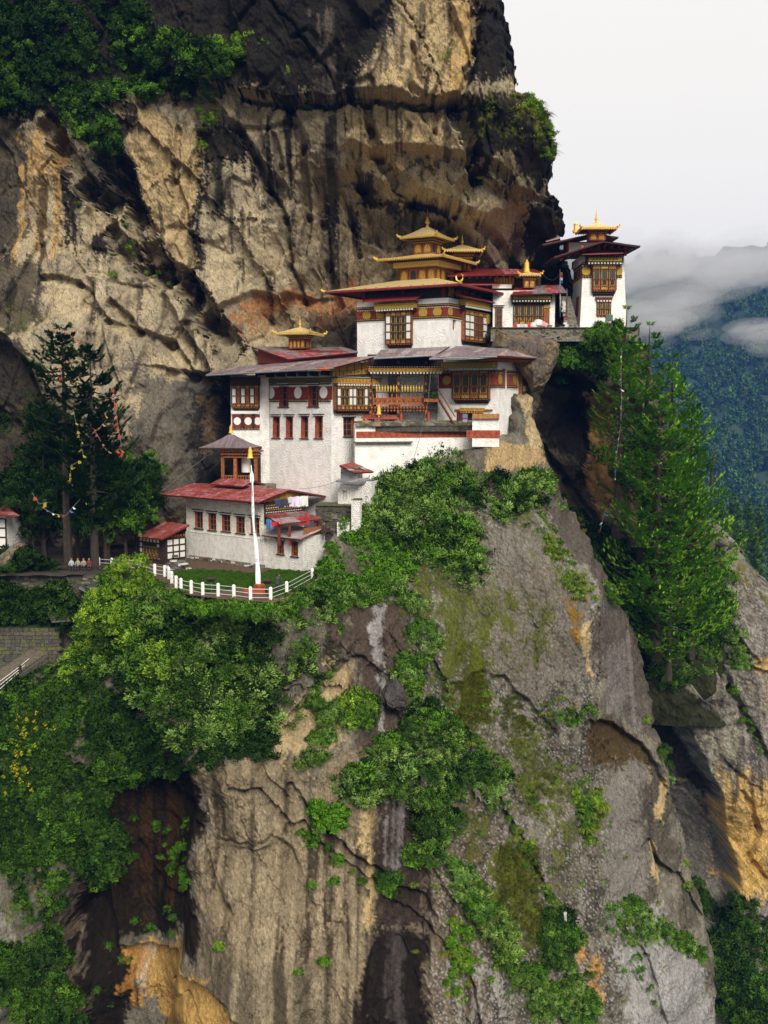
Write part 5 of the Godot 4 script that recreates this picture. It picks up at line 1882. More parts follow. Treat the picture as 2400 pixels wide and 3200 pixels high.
func upper_temple() -> void:
	var o := thing("golden_temple", "upper temple with tiered gilded roofs and a gilded spire", "temple", at(1400, 1110, 124), deg_to_rad(-30))
	var f := front()
	var s := side()
	var l := hit(o, f, 1116, 1050).x
	var w := 14.0
	var top := hit(o, f, 1399, 930).y
	var mb := MB.new()
	wall_face(mb, f, l, 0, -2.5, top, 0.0, [])
	wall_face(mb, s, 0, w, -2.5, top, 0.0, slots(o, s, [[1415, 960, 1426, 1032]], 0.3))
	wall_face(mb, Transform3D(Basis(Vector3(0, 0, 1), Vector3.UP, Vector3(-1, 0, 0)), Vector3(l, 0, 0)), -w, 0, -2.5, top, 0.0, [])
	mb.quad(Vector3(l, top, 0), Vector3(0, top, 0), Vector3(0, top, -w), Vector3(l, top, -w))
	part("wall", mb, M.plaster, o)
	var y0 := hit(o, f, 1399, 989).y
	var y1 := hit(o, f, 1399, 957).y
	panel("red_band", o, f, Vector3(l, y0, 0), Vector3(0.03, y1, 0.03), M.redband)
	panel("red_band", o, s, Vector3(0.0, y0, 0), Vector3(w, y1, 0.032), M.redband)
	frieze(o, f, l, 0.15, y0 - 0.1, 0.0, 0.5)
	frieze(o, f, l, 0.15, y1 + 0.1, 0.0, 0.5)
	frieze(o, s, 0.15, w, y0 - 0.1, 0.003, 0.5)
	frieze(o, s, 0.15, w, y1 + 0.1, 0.003, 0.5)
	for x in [1146, 1188, 1322, 1367]:
		medallion(o, f, hit(o, f, x, 980).x, (y0 + y1) * 0.5, 0.55, M.ornate, 0.05)
	medallion(o, s, hit(o, s, 1407, 975).x, (y0 + y1) * 0.5, 0.55, M.ornate, 0.05)
	medallion(o, s, hit(o, s, 1513, 986).x, (y0 + y1) * 0.5 - 0.2, 0.6, M.ornate, 0.6)
	plate("niche_board", o, o, s, 1416, 961, 1425, 1031, -0.28, -0.24, M.redearth)
	bay(o, f, 1212, 974, 1291, 1075, 0.5, ["OOOOO", "WAAAW", "WAAAW", "WAAAW", "OOOOO"], [0.12, 0.25, 0.25, 0.24, 0.14], 0.45)
	gilt(o, f, 1183, 950, 1306, 966, 1.0, M.ornate)
	bay(o, s, 1441, 976, 1510, 1066, 0.5, ["OOOOO", "WWSSW", "WWSSW", "WWSSW", "OOOOO"], [0.12, 0.25, 0.25, 0.24, 0.14], 0.45)
	gilt(o, s, 1432, 945, 1531, 963, 1.0, M.ornate)
	bay(o, s, 1519, 982, 1533, 1040, 0.2, ["SS", "SS", "WW"], [0.4, 0.35, 0.25], 0.2)
	# timber storey under the eaves
	var attic := MB.new()
	attic.box(Vector3(l + 0.6, top, -w + 0.5), Vector3(-0.5, top + 1.7, -0.5))
	part("attic", attic, M.wooddark, o)
	for x in [l + 0.8, l * 0.5, -0.75]:
		var p := MB.new()
		p.cbox(Vector3(x, top + 0.85, -0.35), Vector3(0.35, 1.7, 0.35))
		part("post", p, M.woodred, o)
	for i in 6:
		var y := MB.new()
		y.cbox(Vector3(-0.42, top + 0.9, -1.6 - i * 1.9), Vector3(0.08, 1.3, 1.3))
		part("yellow_board", y, M.yellow, o)
	var awn := rect(o, f, 1158, 928, 1322, 941)
	var a := MB.new()
	a.slab([Vector3(awn.position.x, awn.position.y, 1.7), Vector3(awn.end.x, awn.position.y, 1.7), Vector3(awn.end.x, awn.end.y + 0.1, 0.1), Vector3(awn.position.x, awn.end.y + 0.1, 0.1)], 0.14)
	part("awning", a, M.roofred, o)
	var a2 := MB.new()
	a2.xf = s
	a2.slab([Vector3(1.2, top + 0.15, 1.6), Vector3(12.0, top + 0.15, 1.6), Vector3(12.0, top + 0.75, 0.1), Vector3(1.2, top + 0.75, 0.1)], 0.14)
	part("awning", a2, M.roofred, o)
	var rf := MB.new()
	for i in 9:
		rf.tube([Vector3(l + 0.5 + i * 1.5, top + 1.55, -0.4), Vector3(l + 0.5 + i * 1.5, top + 1.3, 1.7)], [0.12, 0.12], 4)
		rf.tube([Vector3(-0.4, top + 1.55, -0.8 - i * 1.45), Vector3(1.9, top + 1.3, -0.8 - i * 1.45)], [0.12, 0.12], 4)
		rf.tube([Vector3(0.1, top + 0.45, -1.6 - i * 1.2), Vector3(1.5, top + 0.02, -1.6 - i * 1.2)], [0.09, 0.09], 4)
	part("rafters", rf, M.rail, o)
	var ey := hit(o, f * Transform3D(Basis(), Vector3(0, 0, 2.0)), 1430, 885).y
	hip_roof(o, Vector3(l * 0.5 - 0.4, ey, -7.0), -l * 0.5 + 2.9, 9.0, 2.7, 2.7, 1.5, M.goldroof, M.roofred, 0.16, 0.32, 1.0)
	var horn := MB.new()
	for q in [-1, 1]:
		horn.tube([Vector3(2.35, ey + 0.15, 2.0), Vector3(2.35 + 0.35 * q, ey + 0.35, 2.0), Vector3(2.35 + 0.42 * q, ey + 0.75, 2.0), Vector3(2.35 + 0.2 * q, ey + 1.0, 2.0)], [0.1, 0.1, 0.07, 0.02], 6)
	part("horned_ornament", horn, M.goldbright, o)
	var cx := l * 0.5 - 0.4
	lantern(o, Vector3(cx, ey + 1.2, -7.0), 4.8, 2.7, 8.9, 0.75, 0.0, 4, 1)
	var gb := MB.new()
	gb.box(Vector3(cx - 3.0, ey + 2.95, -10.0), Vector3(cx + 3.0, ey + 3.55, -4.0))
	part("gilded_cornice", gb, M.gold, o)
	lantern(o, Vector3(cx, ey + 4.65, -7.0), 2.4, 1.95, 4.9, 1.15, 2.3, 2)

func red_hall() -> void:
	var o := thing("red_roofed_hall", "long hall with red eaves and two gilded lanterns behind the golden temple", "temple", at(1690, 930, 134), 0.0)
	var l := hit(o, front(), 1395, 900).x
	var h := hit(o, front(), 1550, 862).y
	var mb := MB.new()
	mb.box(Vector3(l, -2, -7), Vector3(0.0, h, 0))
	part("wall", mb, M.wooddark, o)
	for i in 7:
		plate("yellow_board", o, o, front(), 1545 + i * 9, 868, 1552 + i * 9, 890, 0.0, 0.05, M.yellow)
	var p := [at(1398, 861, 132), at(1692, 853, 132), at(1668, 842, 139), at(1400, 839, 139)]
	sheet_roof(o, p, 10, 1, [M.roofred, M.roofred, M.roof], 0.06, M.roofred)
	rafters(o, p[0] + Vector3(0, -0.3, 0), p[1] + Vector3(0, -0.3, 0), Vector3(0, 0.1, -1.6), 14)
	var e := MB.new()
	e.slab([Vector3(l + 1.0, h - 1.1, 1.2), Vector3(-5.0, h - 1.1, 1.2), Vector3(-5.0, h - 0.75, 0), Vector3(l + 1.0, h - 0.75, 0)], 0.14)
	part("eave_board", e, M.roofred, o)
	plate("white_wall", o, o, front(), 1538, 890, 1598, 902, 0.1, 0.5, M.plaster)
	var inv := o.transform.affine_inverse()
	lantern(o, inv * at(1444, 850, 136), 2.0, 2.35, 4.7, 0.75, 1.6, 4)
	lantern(o, inv * at(1652, 901, 132.5), 1.3, 1.55, 2.6, 0.3, 0.0, 2)
	var b := MB.new()
	bell(b, inv * at(1646, 852, 132.5), 1.6)
	part("bell", b, M.goldbright, o)

func long_temple() -> void:
	var o := thing("terrace_temple", "low temple with five arched lights and a carved gold signboard on the high terrace", "temple", at(1766, 1024, 131), 0.0)
	var f := front()
	var l := hit(o, f, 1540, 980).x
	var h := hit(o, f, 1650, 908).y
	var mb := MB.new()
	var x1 := hit(o, f, 1734, 980).x
	wall_face(mb, f, l, x1, -1.5, h, 0.0, [])
	wall_face(mb, side() * Transform3D(Basis(), Vector3(0, 0, x1)), 0, 8, -1.5, h, 0.0, [])
	part("wall", mb, M.plaster, o)
	plate("dark_boarding", o, o, f, 1600, 938, 1718, 952, 0.0, 0.35, M.wooddark)
	bay(o, f, 1605, 950, 1697, 1017, 0.12, ["AAAAA", "BBBBB", "OOOOO"], [0.55, 0.23, 0.22], 0.1)
	var d := plate("door", o, o, f, 1698, 964, 1717, 1016, 0.0, 0.08, M.wood)
	plate("lintel", d, o, f, 1696, 956, 1719, 963, 0.0, 0.18, M.yellow)
	gilt(o, f, 1596, 924, 1722, 939, 0.9, M.wooddark)
	var sg := rect(o, f, 1598, 925, 1720, 938)
	panel("signboard", o, f, Vector3(sg.position.x + 0.1, sg.position.y + 0.06, 0.9), Vector3(sg.end.x - 0.1, sg.end.y - 0.06, 0.95), M.ornate)
	carved_band(o, f, sg.position.x + 0.5, sg.end.x - 0.5, sg.get_center().y, sg.size.y * 0.8, 0.95, M.woodred)
	var wl := rect(o, f, 1547, 962, 1570, 1022)
	slot_window(o, f, wl.position.x, wl.position.y, wl.size.x, wl.size.y, -0.12)
	var p := [at(1600, 921, 129.3), at(1770, 914, 129.3), at(1752, 891, 134.5), at(1612, 892, 134.5)]
	sheet_roof(o, p, 8, 1, [M.roofmauve, M.roof, M.roofred], 0.06, M.wooddark)
	var ps := MB.new()
	ps.box(Vector3(-0.12, -1, 0.9), Vector3(0.06, h + 0.1, 1.1))
	part("post", ps, M.stone2, o)

func tower() -> void:
	var o := thing("corner_tower", "slim white tower with a carved bay, gable roof and gilded lantern at the cliff's edge", "tower", at(1960, 1030, 132), 0.0)
	var f := front()
	var l := hit(o, f, 1810, 1027).x
	var h := hit(o, f, 1880, 800).y
	var lean := 0.045
	var dp := 7.0
	var mb := MB.new()
	wall_face(mb, f, l, 0, -1.5, h, lean, [])
	var ls := Transform3D(Basis(Vector3(0, 0, 1), Vector3.UP, Vector3(-1, 0, 0)), Vector3(l, 0, 0))
	wall_face(mb, ls, -dp, 0, -1.5, h, lean, [])
	wall_face(mb, side(), 0, dp, -1.5, h, lean, [])
	mb.quad(Vector3(l + 0.4, h, -0.4), Vector3(-0.4, h, -0.4), Vector3(-0.4, h, -dp), Vector3(l + 0.4, h, -dp))
	part("wall", mb, M.plaster, o)
	var fl := leaned(f, lean)
	fl.origin.z = -lean * 1.5
	var lsl := ls * Transform3D(Basis(Vector3(1, 0, 0), Vector3(0, 1, -lean), Vector3(0, 0, 1)), Vector3(0, 0, -lean * 1.5))
	var b := rect(o, fl, 1819, 826, 1946, 866)
	panel("red_band", o, fl, Vector3(b.position.x + 0.05, b.position.y, 0), Vector3(b.end.x - 0.05, b.end.y, 0.03), M.redband)
	panel("red_band", o, lsl, Vector3(-dp + 0.4, b.position.y, 0), Vector3(-0.35, b.end.y, 0.03), M.redband)
	for y in [b.position.y, b.end.y]:
		frieze(o, fl, b.position.x, b.end.x, y, 0.0, 0.5)
		frieze(o, lsl, -dp + 0.4, -0.35, y, 0.0, 0.5)
	for x in [1833, 1934]:
		medallion(o, fl, hit(o, fl, x, 845).x, b.get_center().y, 0.50, M.ornate, 0.05)
	for x in [-1.6, -3.6]:
		medallion(o, lsl, x, b.get_center().y, 0.5, M.ornate, 0.05)
	bay(o, fl, 1851, 832, 1924, 908, 0.6, ["OOO", "AAA", "BBB", "OOO"], [0.12, 0.42, 0.30, 0.16], 0.6)
	gilt(o, fl, 1831, 805, 1944, 821, 1.0, M.wooddark)
	var sg := rect(o, fl, 1833, 806, 1942, 820)
	panel("signboard", o, fl, Vector3(sg.position.x + 0.1, sg.position.y + 0.05, 1.0), Vector3(sg.end.x - 0.1, sg.end.y - 0.05, 1.05), M.ornate)
	carved_band(o, fl, sg.position.x + 0.5, sg.end.x - 0.5, sg.get_center().y, sg.size.y * 0.8, 1.05, M.woodred)
	bay(o, fl, 1866, 942, 1908, 986, 0.14, ["AAA", "BBB"], [0.5, 0.5], 0.15)
	gilt(o, fl, 1862, 931, 1913, 937, 0.35, M.woodred)
	plate("green_shutter", o, o, fl, 1893, 984, 1914, 1000, 0.2, 0.26, M.green)
	var sl := rect(o, lsl, 1797, 928, 1805, 990)
	panel("window", o, lsl, Vector3(sl.position.x, sl.position.y, 0), Vector3(sl.end.x, sl.end.y, 0.06), M.redearth)
	var br := MB.new()
	br.xf = lsl
	for i in 6:
		br.cbox(Vector3(-0.8 - i * 1.0, h - 0.4, 0.2), Vector3(0.35, 0.9, 0.5))
	part("eave_brackets", br, M.plaster, o)
	# gabled roof, ridge running away from the viewer
	var elf := at(1733, 803, 129.5)
	var rf := at(1886, 753, 129.5)
	var erf := at(2001, 769, 129.5)
	var away := Vector3(0, 0.2, -10.5)
	sheet_roof(o, [elf + away, elf, rf, rf + away], 5, 2, [M.roofred, M.roof], 0.06, M.wooddark)
	sheet_roof(o, [erf, erf + away, rf + away, rf], 5, 2, [M.roofred, M.roof], 0.06, M.wooddark)
	var g := MB.new()
	var inv := o.transform.affine_inverse()
	var c := inv * at(1886, 772, 131.7)
	g.hexa([Vector3(l + 0.3, h, -3), Vector3(-0.3, h, -3), Vector3(-0.3, h, -4), Vector3(l + 0.3, h, -4), Vector3(l + 0.3, c.y - 0.6, -3), Vector3(-0.3, c.y - 0.1, -3), Vector3(-0.3, c.y - 0.1, -4), Vector3(l + 0.3, c.y - 0.6, -4)])
	g.hexa([Vector3(l + 0.5, h, -0.4), Vector3(-0.5, h, -0.4), Vector3(-0.5, h, -3), Vector3(l + 0.5, h, -3), Vector3(l + 0.5, c.y - 0.9, -0.4), Vector3(-0.5, c.y - 0.3, -0.4), Vector3(-0.5, c.y - 0.3, -3), Vector3(l + 0.5, c.y - 0.9, -3)])
	part("gable", g, M.wooddark, o)
	for x in [1824, 1856, 1900, 1925]:
		plate("yellow_board", o, o, Transform3D(Basis(), Vector3(0, 0, -0.38)), x, 772, x + 20, 790, 0.0, 0.05, M.yellow)
	for x in [1815, 1846, 1886, 1921, 1950]:
		plate("post", o, o, Transform3D(Basis(), Vector3(0, 0, -0.35)), x, 768, x + 7, 800, 0.0, 0.3, M.rail)
	var a := MB.new()
	var ar := rect(o, Transform3D(Basis(), Vector3(0, 0, 1.5)), 1818, 784, 1948, 794)
	a.slab([Vector3(ar.position.x, ar.position.y, 1.6), Vector3(ar.end.x, ar.position.y + 0.15, 1.6), Vector3(ar.end.x, ar.end.y + 0.3, 0), Vector3(ar.position.x, ar.end.y + 0.2, 0)], 0.12)
	part("awning", a, M.roofred, o)
	rafters(o, elf + Vector3(0.6, -0.2, -0.2), rf + Vector3(0, -0.35, -0.2), Vector3(0, 0, -2), 6)
	rafters(o, rf + Vector3(0, -0.35, -0.2), erf + Vector3(-0.4, -0.25, -0.2), Vector3(0, 0, -2), 5)
	# upper storey and its roof
	var us := MB.new()
	var u0 := inv * at(1772, 800, 139)
	var u1 := inv * at(1910, 745, 139)
	us.box(Vector3(u0.x, u0.y, u0.z - 3), Vector3(u1.x, u1.y - 0.4, u0.z))
	part("upper_storey", us, M.wood, o)
	var uw := MB.new()
	uw.box(Vector3(u0.x + 0.2, u0.y + 0.3, u0.z), Vector3(u1.x - 1.5, u0.y + 1.6, u0.z + 0.2))
	part("white_wall", uw, M.plaster, o)
	var al := at(1697, 764, 136.5)
	var am := at(1857, 729, 136.5)
	var ar2 := at(1933, 741, 136.5)
	var aw2 := Vector3(0, 0.1, -5)
	sheet_roof(o, [al + aw2, al, am, am + aw2], 3, 2, [M.roofred, M.roof], 0.06, M.wooddark)
	sheet_roof(o, [ar2, ar2 + aw2, am + aw2, am], 3, 2, [M.roofred, M.roof], 0.06, M.wooddark)
	lantern(o, inv * at(1862, 754, 135), 1.9, 1.35, 4.3, 0.75, 1.7, 2)
	var vb := MB.new()
	vb.lathe([Vector2(0.0, 0.0), Vector2(0.34, 0.0), Vector2(0.36, 0.12), Vector2(0.24, 0.2), Vector2(0.24, 0.9), Vector2(0.30, 1.0), Vector2(0.24, 1.08), Vector2(0.06, 1.15), Vector2(0.03, 1.4), Vector2(0, 1.42)], inv * at(1799, 728, 136), 10)
	part("gilded_banner", vb, M.goldbright, o)

func corner_block() -> void:
	var o := thing("bay_window_building", "white corner building with a dark four-arched bay above the courtyard", "building", at(1558, 1350, 115), deg_to_rad(-28))
	var f := front()
	var s := side()
	var l := hit(o, f, 1366, 1250).x
	var w := hit(o, s, 1638, 1300).x
	var h := hit(o, f, 1540, 1120).y
	var lean := 0.03
	var mb := MB.new()
	wall_face(mb, f, l, 0, -1.6, h, lean, slots(o, f, [[1452, 1282, 1506, 1324]], 0.5), false)
	wall_face(mb, s, 0, w, -3.0, h, lean, slots(o, s, [[1577, 1150, 1587, 1215]], 0.35), true, false)
	part("wall", mb, M.plaster, o)
	var fl := leaned(f, lean)
	fl.origin.z = -lean * 1.6
	var sl := s * Transform3D(Basis(Vector3(1, 0, 0), Vector3(0, 1, -lean), Vector3(0, 0, 1)), Vector3(0, 0, -lean * 3.0))
	plate("red_band", o, o, fl, 1369, 1165, 1418, 1214, 0.0, 0.04, M.redband)
	var md := hit(o, fl, 1394, 1188)
	medallion(o, fl, md.x, md.y, 0.48, M.ornate, 0.08)
	var b := rect(o, fl, 1533, 1163, 1557, 1206)
	for q in [[fl, 1533.0, 1556.0], [sl, 1560.0, 1576.0], [sl, 1588.0, 1620.0]]:
		var r := rect(o, q[0], q[1], 1163, q[2], 1206)
		panel("red_band", o, q[0], Vector3(r.position.x, b.position.y, 0), Vector3(r.end.x, b.end.y, 0.04), M.redearth)
		frieze(o, q[0], r.position.x, r.end.x, b.position.y - 0.12, 0.0, 0.4)
		frieze(o, q[0], r.position.x, r.end.x, b.end.y + 0.05, 0.0, 0.4)
	for x in [1566, 1612]:
		medallion(o, sl, hit(o, sl, x, 1183).x, b.get_center().y, 0.52, M.ornate, 0.08)
	plate("niche_board", o, o, s, 1577, 1152, 1587, 1214, -0.34, -0.3, M.redearth)
	bay(o, fl, 1420, 1160, 1532, 1246, 0.7, ["OOOO", "AAAA", "BBBB", "OOOO"], [0.08, 0.46, 0.30, 0.16], 0.5)
	gilt(o, fl, 1388, 1134, 1550, 1151, 1.1, M.ornate)
	gilt(o, sl, 1617, 1133, 1664, 1147, 0.9, M.ornate)
	bay(o, sl, 1624, 1156, 1646, 1236, 0.5, ["WW", "AA", "WW", "OO"], [0.3, 0.3, 0.25, 0.15], 0.6)
	# doorway
	var dr := rect(o, fl, 1452, 1282, 1506, 1324)
	var dm := MB.new()
	dm.xf = fl
	dm.box(Vector3(dr.position.x, dr.position.y, -0.45), Vector3(dr.end.x, dr.end.y, -0.4))
	var door := part("door", dm, M.wooddark, o)
	var df := MB.new()
	df.xf = fl
	for k in 2:
		df.box(Vector3(dr.position.x - 0.15 + k * dr.size.x, dr.position.y, -0.2), Vector3(dr.position.x + 0.2 + k * dr.size.x, dr.end.y, 0.12))
	df.box(Vector3(dr.position.x - 0.5, dr.end.y - 0.1, -0.1), Vector3(dr.end.x + 0.3, dr.end.y + 0.25, 0.35))
	dentils(df, dr.position.x - 0.5, dr.end.x + 0.3, dr.end.y - 0.2, 0.1, 0.3, Vector3(0.16, 0.18, 0.2))
	part("door_frame", df, M.yellow, door)
	var lb := MB.new()
	lb.xf = fl
	lb.box(Vector3(dr.position.x - 1.1, dr.end.y - 0.05, 0), Vector3(dr.position.x - 0.5, dr.end.y + 0.1, 0.25))
	lb.box(Vector3(dr.end.x + 0.3, dr.end.y - 0.05, 0), Vector3(dr.end.x + 1.2, dr.end.y + 0.1, 0.25))
	part("lintel", lb, M.wood, door)
	plate("shutter", o, o, fl, 1428, 1286, 1444, 1322, 0.0, 0.1, M.woodred)
	# roof: front slope and right-hand slope
	var p0 := at(1342, 1119, 112)
	var p1 := at(1553, 1111, 109.8)
	var p2 := at(1585, 1090, 118)
	var p3 := at(1427, 1082, 120)
	var p4 := at(1699, 1119, 119.5)
	var p5 := at(1600, 1092, 121.5)
	sheet_roof(o, [p0, p1, p2, p3], 8, 2, [M.roofmauve, M.roofgrey, M.roofmauve], 0.06, M.wooddark)
	sheet_roof(o, [p1, p4, p5, p2], 6, 1, [M.roofmauve, M.roofgrey], 0.06, M.roofred)
	rafters(o, p1 + Vector3(-0.2, -0.3, -0.4), p4 + Vector3(-0.3, -0.3, 0), Vector3(-1.5, -0.1, -0.9), 10)
	var gu := MB.new()
	var inv := o.transform.affine_inverse()
	gu.tube([inv * (p0 + Vector3(0, -0.12, 0.15)), inv * (p1 + Vector3(0, -0.12, 0.15))], [0.09, 0.09], 6)
	part("gutter", gu, M.tin, o)
	# rubble footing on the rock
	var ft := MB.new()
	ft.xf = s
	ft.box(Vector3(-0.3, -3.4, -0.3), Vector3(w, -0.4, 0.12))
	ft.xf = f
	ft.box(Vector3(-2.2, -2.6, -0.3), Vector3(-0.05, -0.2, 0.1))
	part("rubble_footing", ft, M.rubble, o)
	for i in 40:
		var st := MB.new()
		st.xf = s if i % 3 else f
		var x := rng.randf_range(0.1, w - 0.3) if i % 3 else rng.randf_range(-2.1, -0.3)
		var y := rng.randf_range(-3.0, -0.5) if i % 3 else rng.randf_range(-2.2, -0.5)
		st.cbox(Vector3(x, y, 0.12), Vector3(rng.randf_range(0.25, 0.55), rng.randf_range(0.15, 0.28), 0.12))
		part("stone", st, [M.rubble, M.stone, M.ochre, M.rubble][rng.randi() % 4], o)

func gallery() -> void:
	var o := thing("courtyard_gallery", "open timber gallery with an orange balustrade and a row of gilded prayer wheels", "gallery", at(1368, 1328, 117), 0.0)
	var f := front()
	var l := hit(o, f, 1148, 1250).x
	var h := hit(o, f, 1260, 1112).y
	var fl := hit(o, f, 1260, 1270).y
	var bw := MB.new()
	bw.box(Vector3(l - 1, -1, -4.6), Vector3(1.2, h, -4.0))
	part("back_wall", bw, M.oldwall, o)
	var wl := MB.new()
	var wr := rect(o, Transform3D(Basis(), Vector3(0, 0, -2.2)), 1240, 1276, 1420, 1328)
	wl.box(Vector3(wr.position.x, -0.5, -2.6), Vector3(wr.end.x, fl - 0.1, -2.2))
	part("white_wall", wl, M.plaster, o)
	var gp := MB.new()
	var gr := rect(o, Transform3D(Basis(), Vector3(0, 0, -3.9)), 1245, 1160, 1330, 1262)
	gp.box(Vector3(gr.position.x, fl, -4.0), Vector3(gr.end.x, gr.end.y, -3.9))
	part("plastered_panel", gp, M.rubble, o)
	var dk := MB.new()
	dk.box(Vector3(l, fl - 0.3, -4.0), Vector3(0.0, fl, 0.1))
	part("floor", dk, M.wooddark, o)
	var be := MB.new()
	dentils(be, l + 0.3, -1.0, fl - 0.12, 0.1, 0.34, Vector3(0.18, 0.2, 0.14))
	dentils(be, l + 0.3, -1.0, fl - 0.42, -0.1, 0.34, Vector3(0.18, 0.2, 0.14))
	part("beam_ends", be, M.orange, o)
	for x in [1158, 1245, 1331]:
		var q := hit(o, f, x, 1250)
		var p := MB.new()
		p.box(Vector3(q.x - 0.17, -1, -0.35), Vector3(q.x + 0.17, h - 1.2, -0.02))
		var po := part("post", p, M.wooddark, o)
		var st := MB.new()
		for k in 9:
			st.cbox(Vector3(q.x, 0.6 + k * 0.75, 0.0), Vector3(0.2, 0.3, 0.06))
		part("painted_block", st, M.orange, po)
		var pr := MB.new()
		pr.box(Vector3(q.x + 0.2, -0.8, -0.5), Vector3(q.x + 0.42, fl - 0.4, -0.3))
		part("prop", pr, M.rail, o)
	# balustrade panels
	var br := rect(o, f, 1166, 1243, 1328, 1264)
	var rl := MB.new()
	rl.box(Vector3(br.position.x, br.end.y - 0.1, -0.05), Vector3(br.end.x, br.end.y, 0.12))
	rl.box(Vector3(br.position.x, br.position.y, -0.05), Vector3(br.end.x, br.position.y + 0.1, 0.12))
	var bal := part("balustrade", rl, M.rail, o)
	var n := 11
	for i in n:
		var x := br.position.x + (i + 0.5) * br.size.x / n
		var a := MB.new()
		a.box(Vector3(x - 0.2, br.position.y + 0.1, 0), Vector3(x + 0.2, br.end.y - 0.1, 0.05))
		part("balustrade_panel", a, M.orange if i % 2 else M.wood, bal)
		var c := MB.new()
		c.cbox(Vector3(x - 0.25, br.get_center().y + 0.15, 0.03), Vector3(0.1, br.size.y + 0.5, 0.14))
		part("baluster", c, M.orange, bal)
		var e := MB.new()
		e.xf = Transform3D(Basis(), Vector3(x, br.get_center().y, 0.05))
		e.disc(Vector3.ZERO, 0.1, 0.01, 8)
		part("opening", e, M.black, bal)
	# rails of gilded prayer wheels
	var vr := MB.new()
	var v0 := hit(o, f, 1168, 1225)
	var v1 := hit(o, f, 1325, 1222)
	vr.box(Vector3(v0.x, v0.y - 0.08, -0.15), Vector3(v1.x, v0.y, 0.1))
	vr.box(Vector3(v0.x, v0.y + 0.56, -0.15), Vector3(v1.x, v0.y + 0.63, -0.05))
	part("rail", vr, M.wooddark, o)
	for i in 17:
		if i == 8:
			continue
		var p := MB.new()
		p.lathe([Vector2(0, 0), Vector2(0.05, 0.0), Vector2(0.095, 0.35), Vector2(0.095, 0.50), Vector2(0.04, 0.54), Vector2(0.03, 0.66), Vector2(0, 0.72)], Vector3(lerpf(v0.x + 0.3, v1.x - 0.2, i / 16.0), v0.y + 0.04, 0), 8)
		part("gilded_wheel", p, M.goldbright, o)
	# carved cornice over the gallery
	var cr := rect(o, f, 1152, 1150, 1384, 1162)
	cornice(o, f, cr.position.x, cr.end.x, cr.position.y, cr.size.y, 0.7, M.ornate)
	carved_band(o, f, cr.position.x, cr.end.x, cr.get_center().y, cr.size.y * 1.1, 0.7, M.rail)
	var sh := MB.new()
	sh.box(Vector3(l, cr.end.y + 0.1, -1.2), Vector3(0.6, h + 0.2, -0.9))
	part("dark_boarding", sh, M.wooddark, o)
	var p0 := at(1168, 1118, 115)
	var p1 := at(1362, 1108, 114.6)
	var p2 := at(1405, 1083, 121.5)
	var p3 := at(1190, 1094, 122.5)
	sheet_roof(o, [p0, p1, p2, p3], 8, 2, [M.roofmauve, M.roofgrey, M.roofmauve], 0.06, M.wooddark)
	var gu := MB.new()
	var inv := o.transform.affine_inverse()
	gu.tube([inv * (p0 + Vector3(0, -0.1, 0.15)), inv * (p1 + Vector3(0, -0.1, 0.15))], [0.09, 0.09], 6)
	part("gutter", gu, M.tin, o)

	var t := thing("wooden_stair", "steep wooden stair with handrails down to the courtyard", "stairs", at(1419, 1326, 115.6), 0.0)
	var up := t.transform.affine_inverse() * at(1366, 1240, 117)
	for k in 2:
		var s := MB.new()
		var oz := Vector3(0, 0, -0.5 + k * 0.9)
		s.tube([oz, up + oz], [0.11, 0.11], 4)
		part("stringer", s, M.woodred, t)
		var hr := MB.new()
		hr.tube([oz + Vector3(0.1, 0.8, 0), up + oz + Vector3(0.1, 0.8, 0)], [0.05, 0.05], 4)
		part("handrail", hr, M.wood, t)
	for i in 11:
		var q := up * ((i + 0.5) / 11.0)
		var s := MB.new()
		s.box(q + Vector3(-0.16, -0.03, -0.5), q + Vector3(0.16, 0.03, 0.42))
		part("tread", s, M.wood, t)

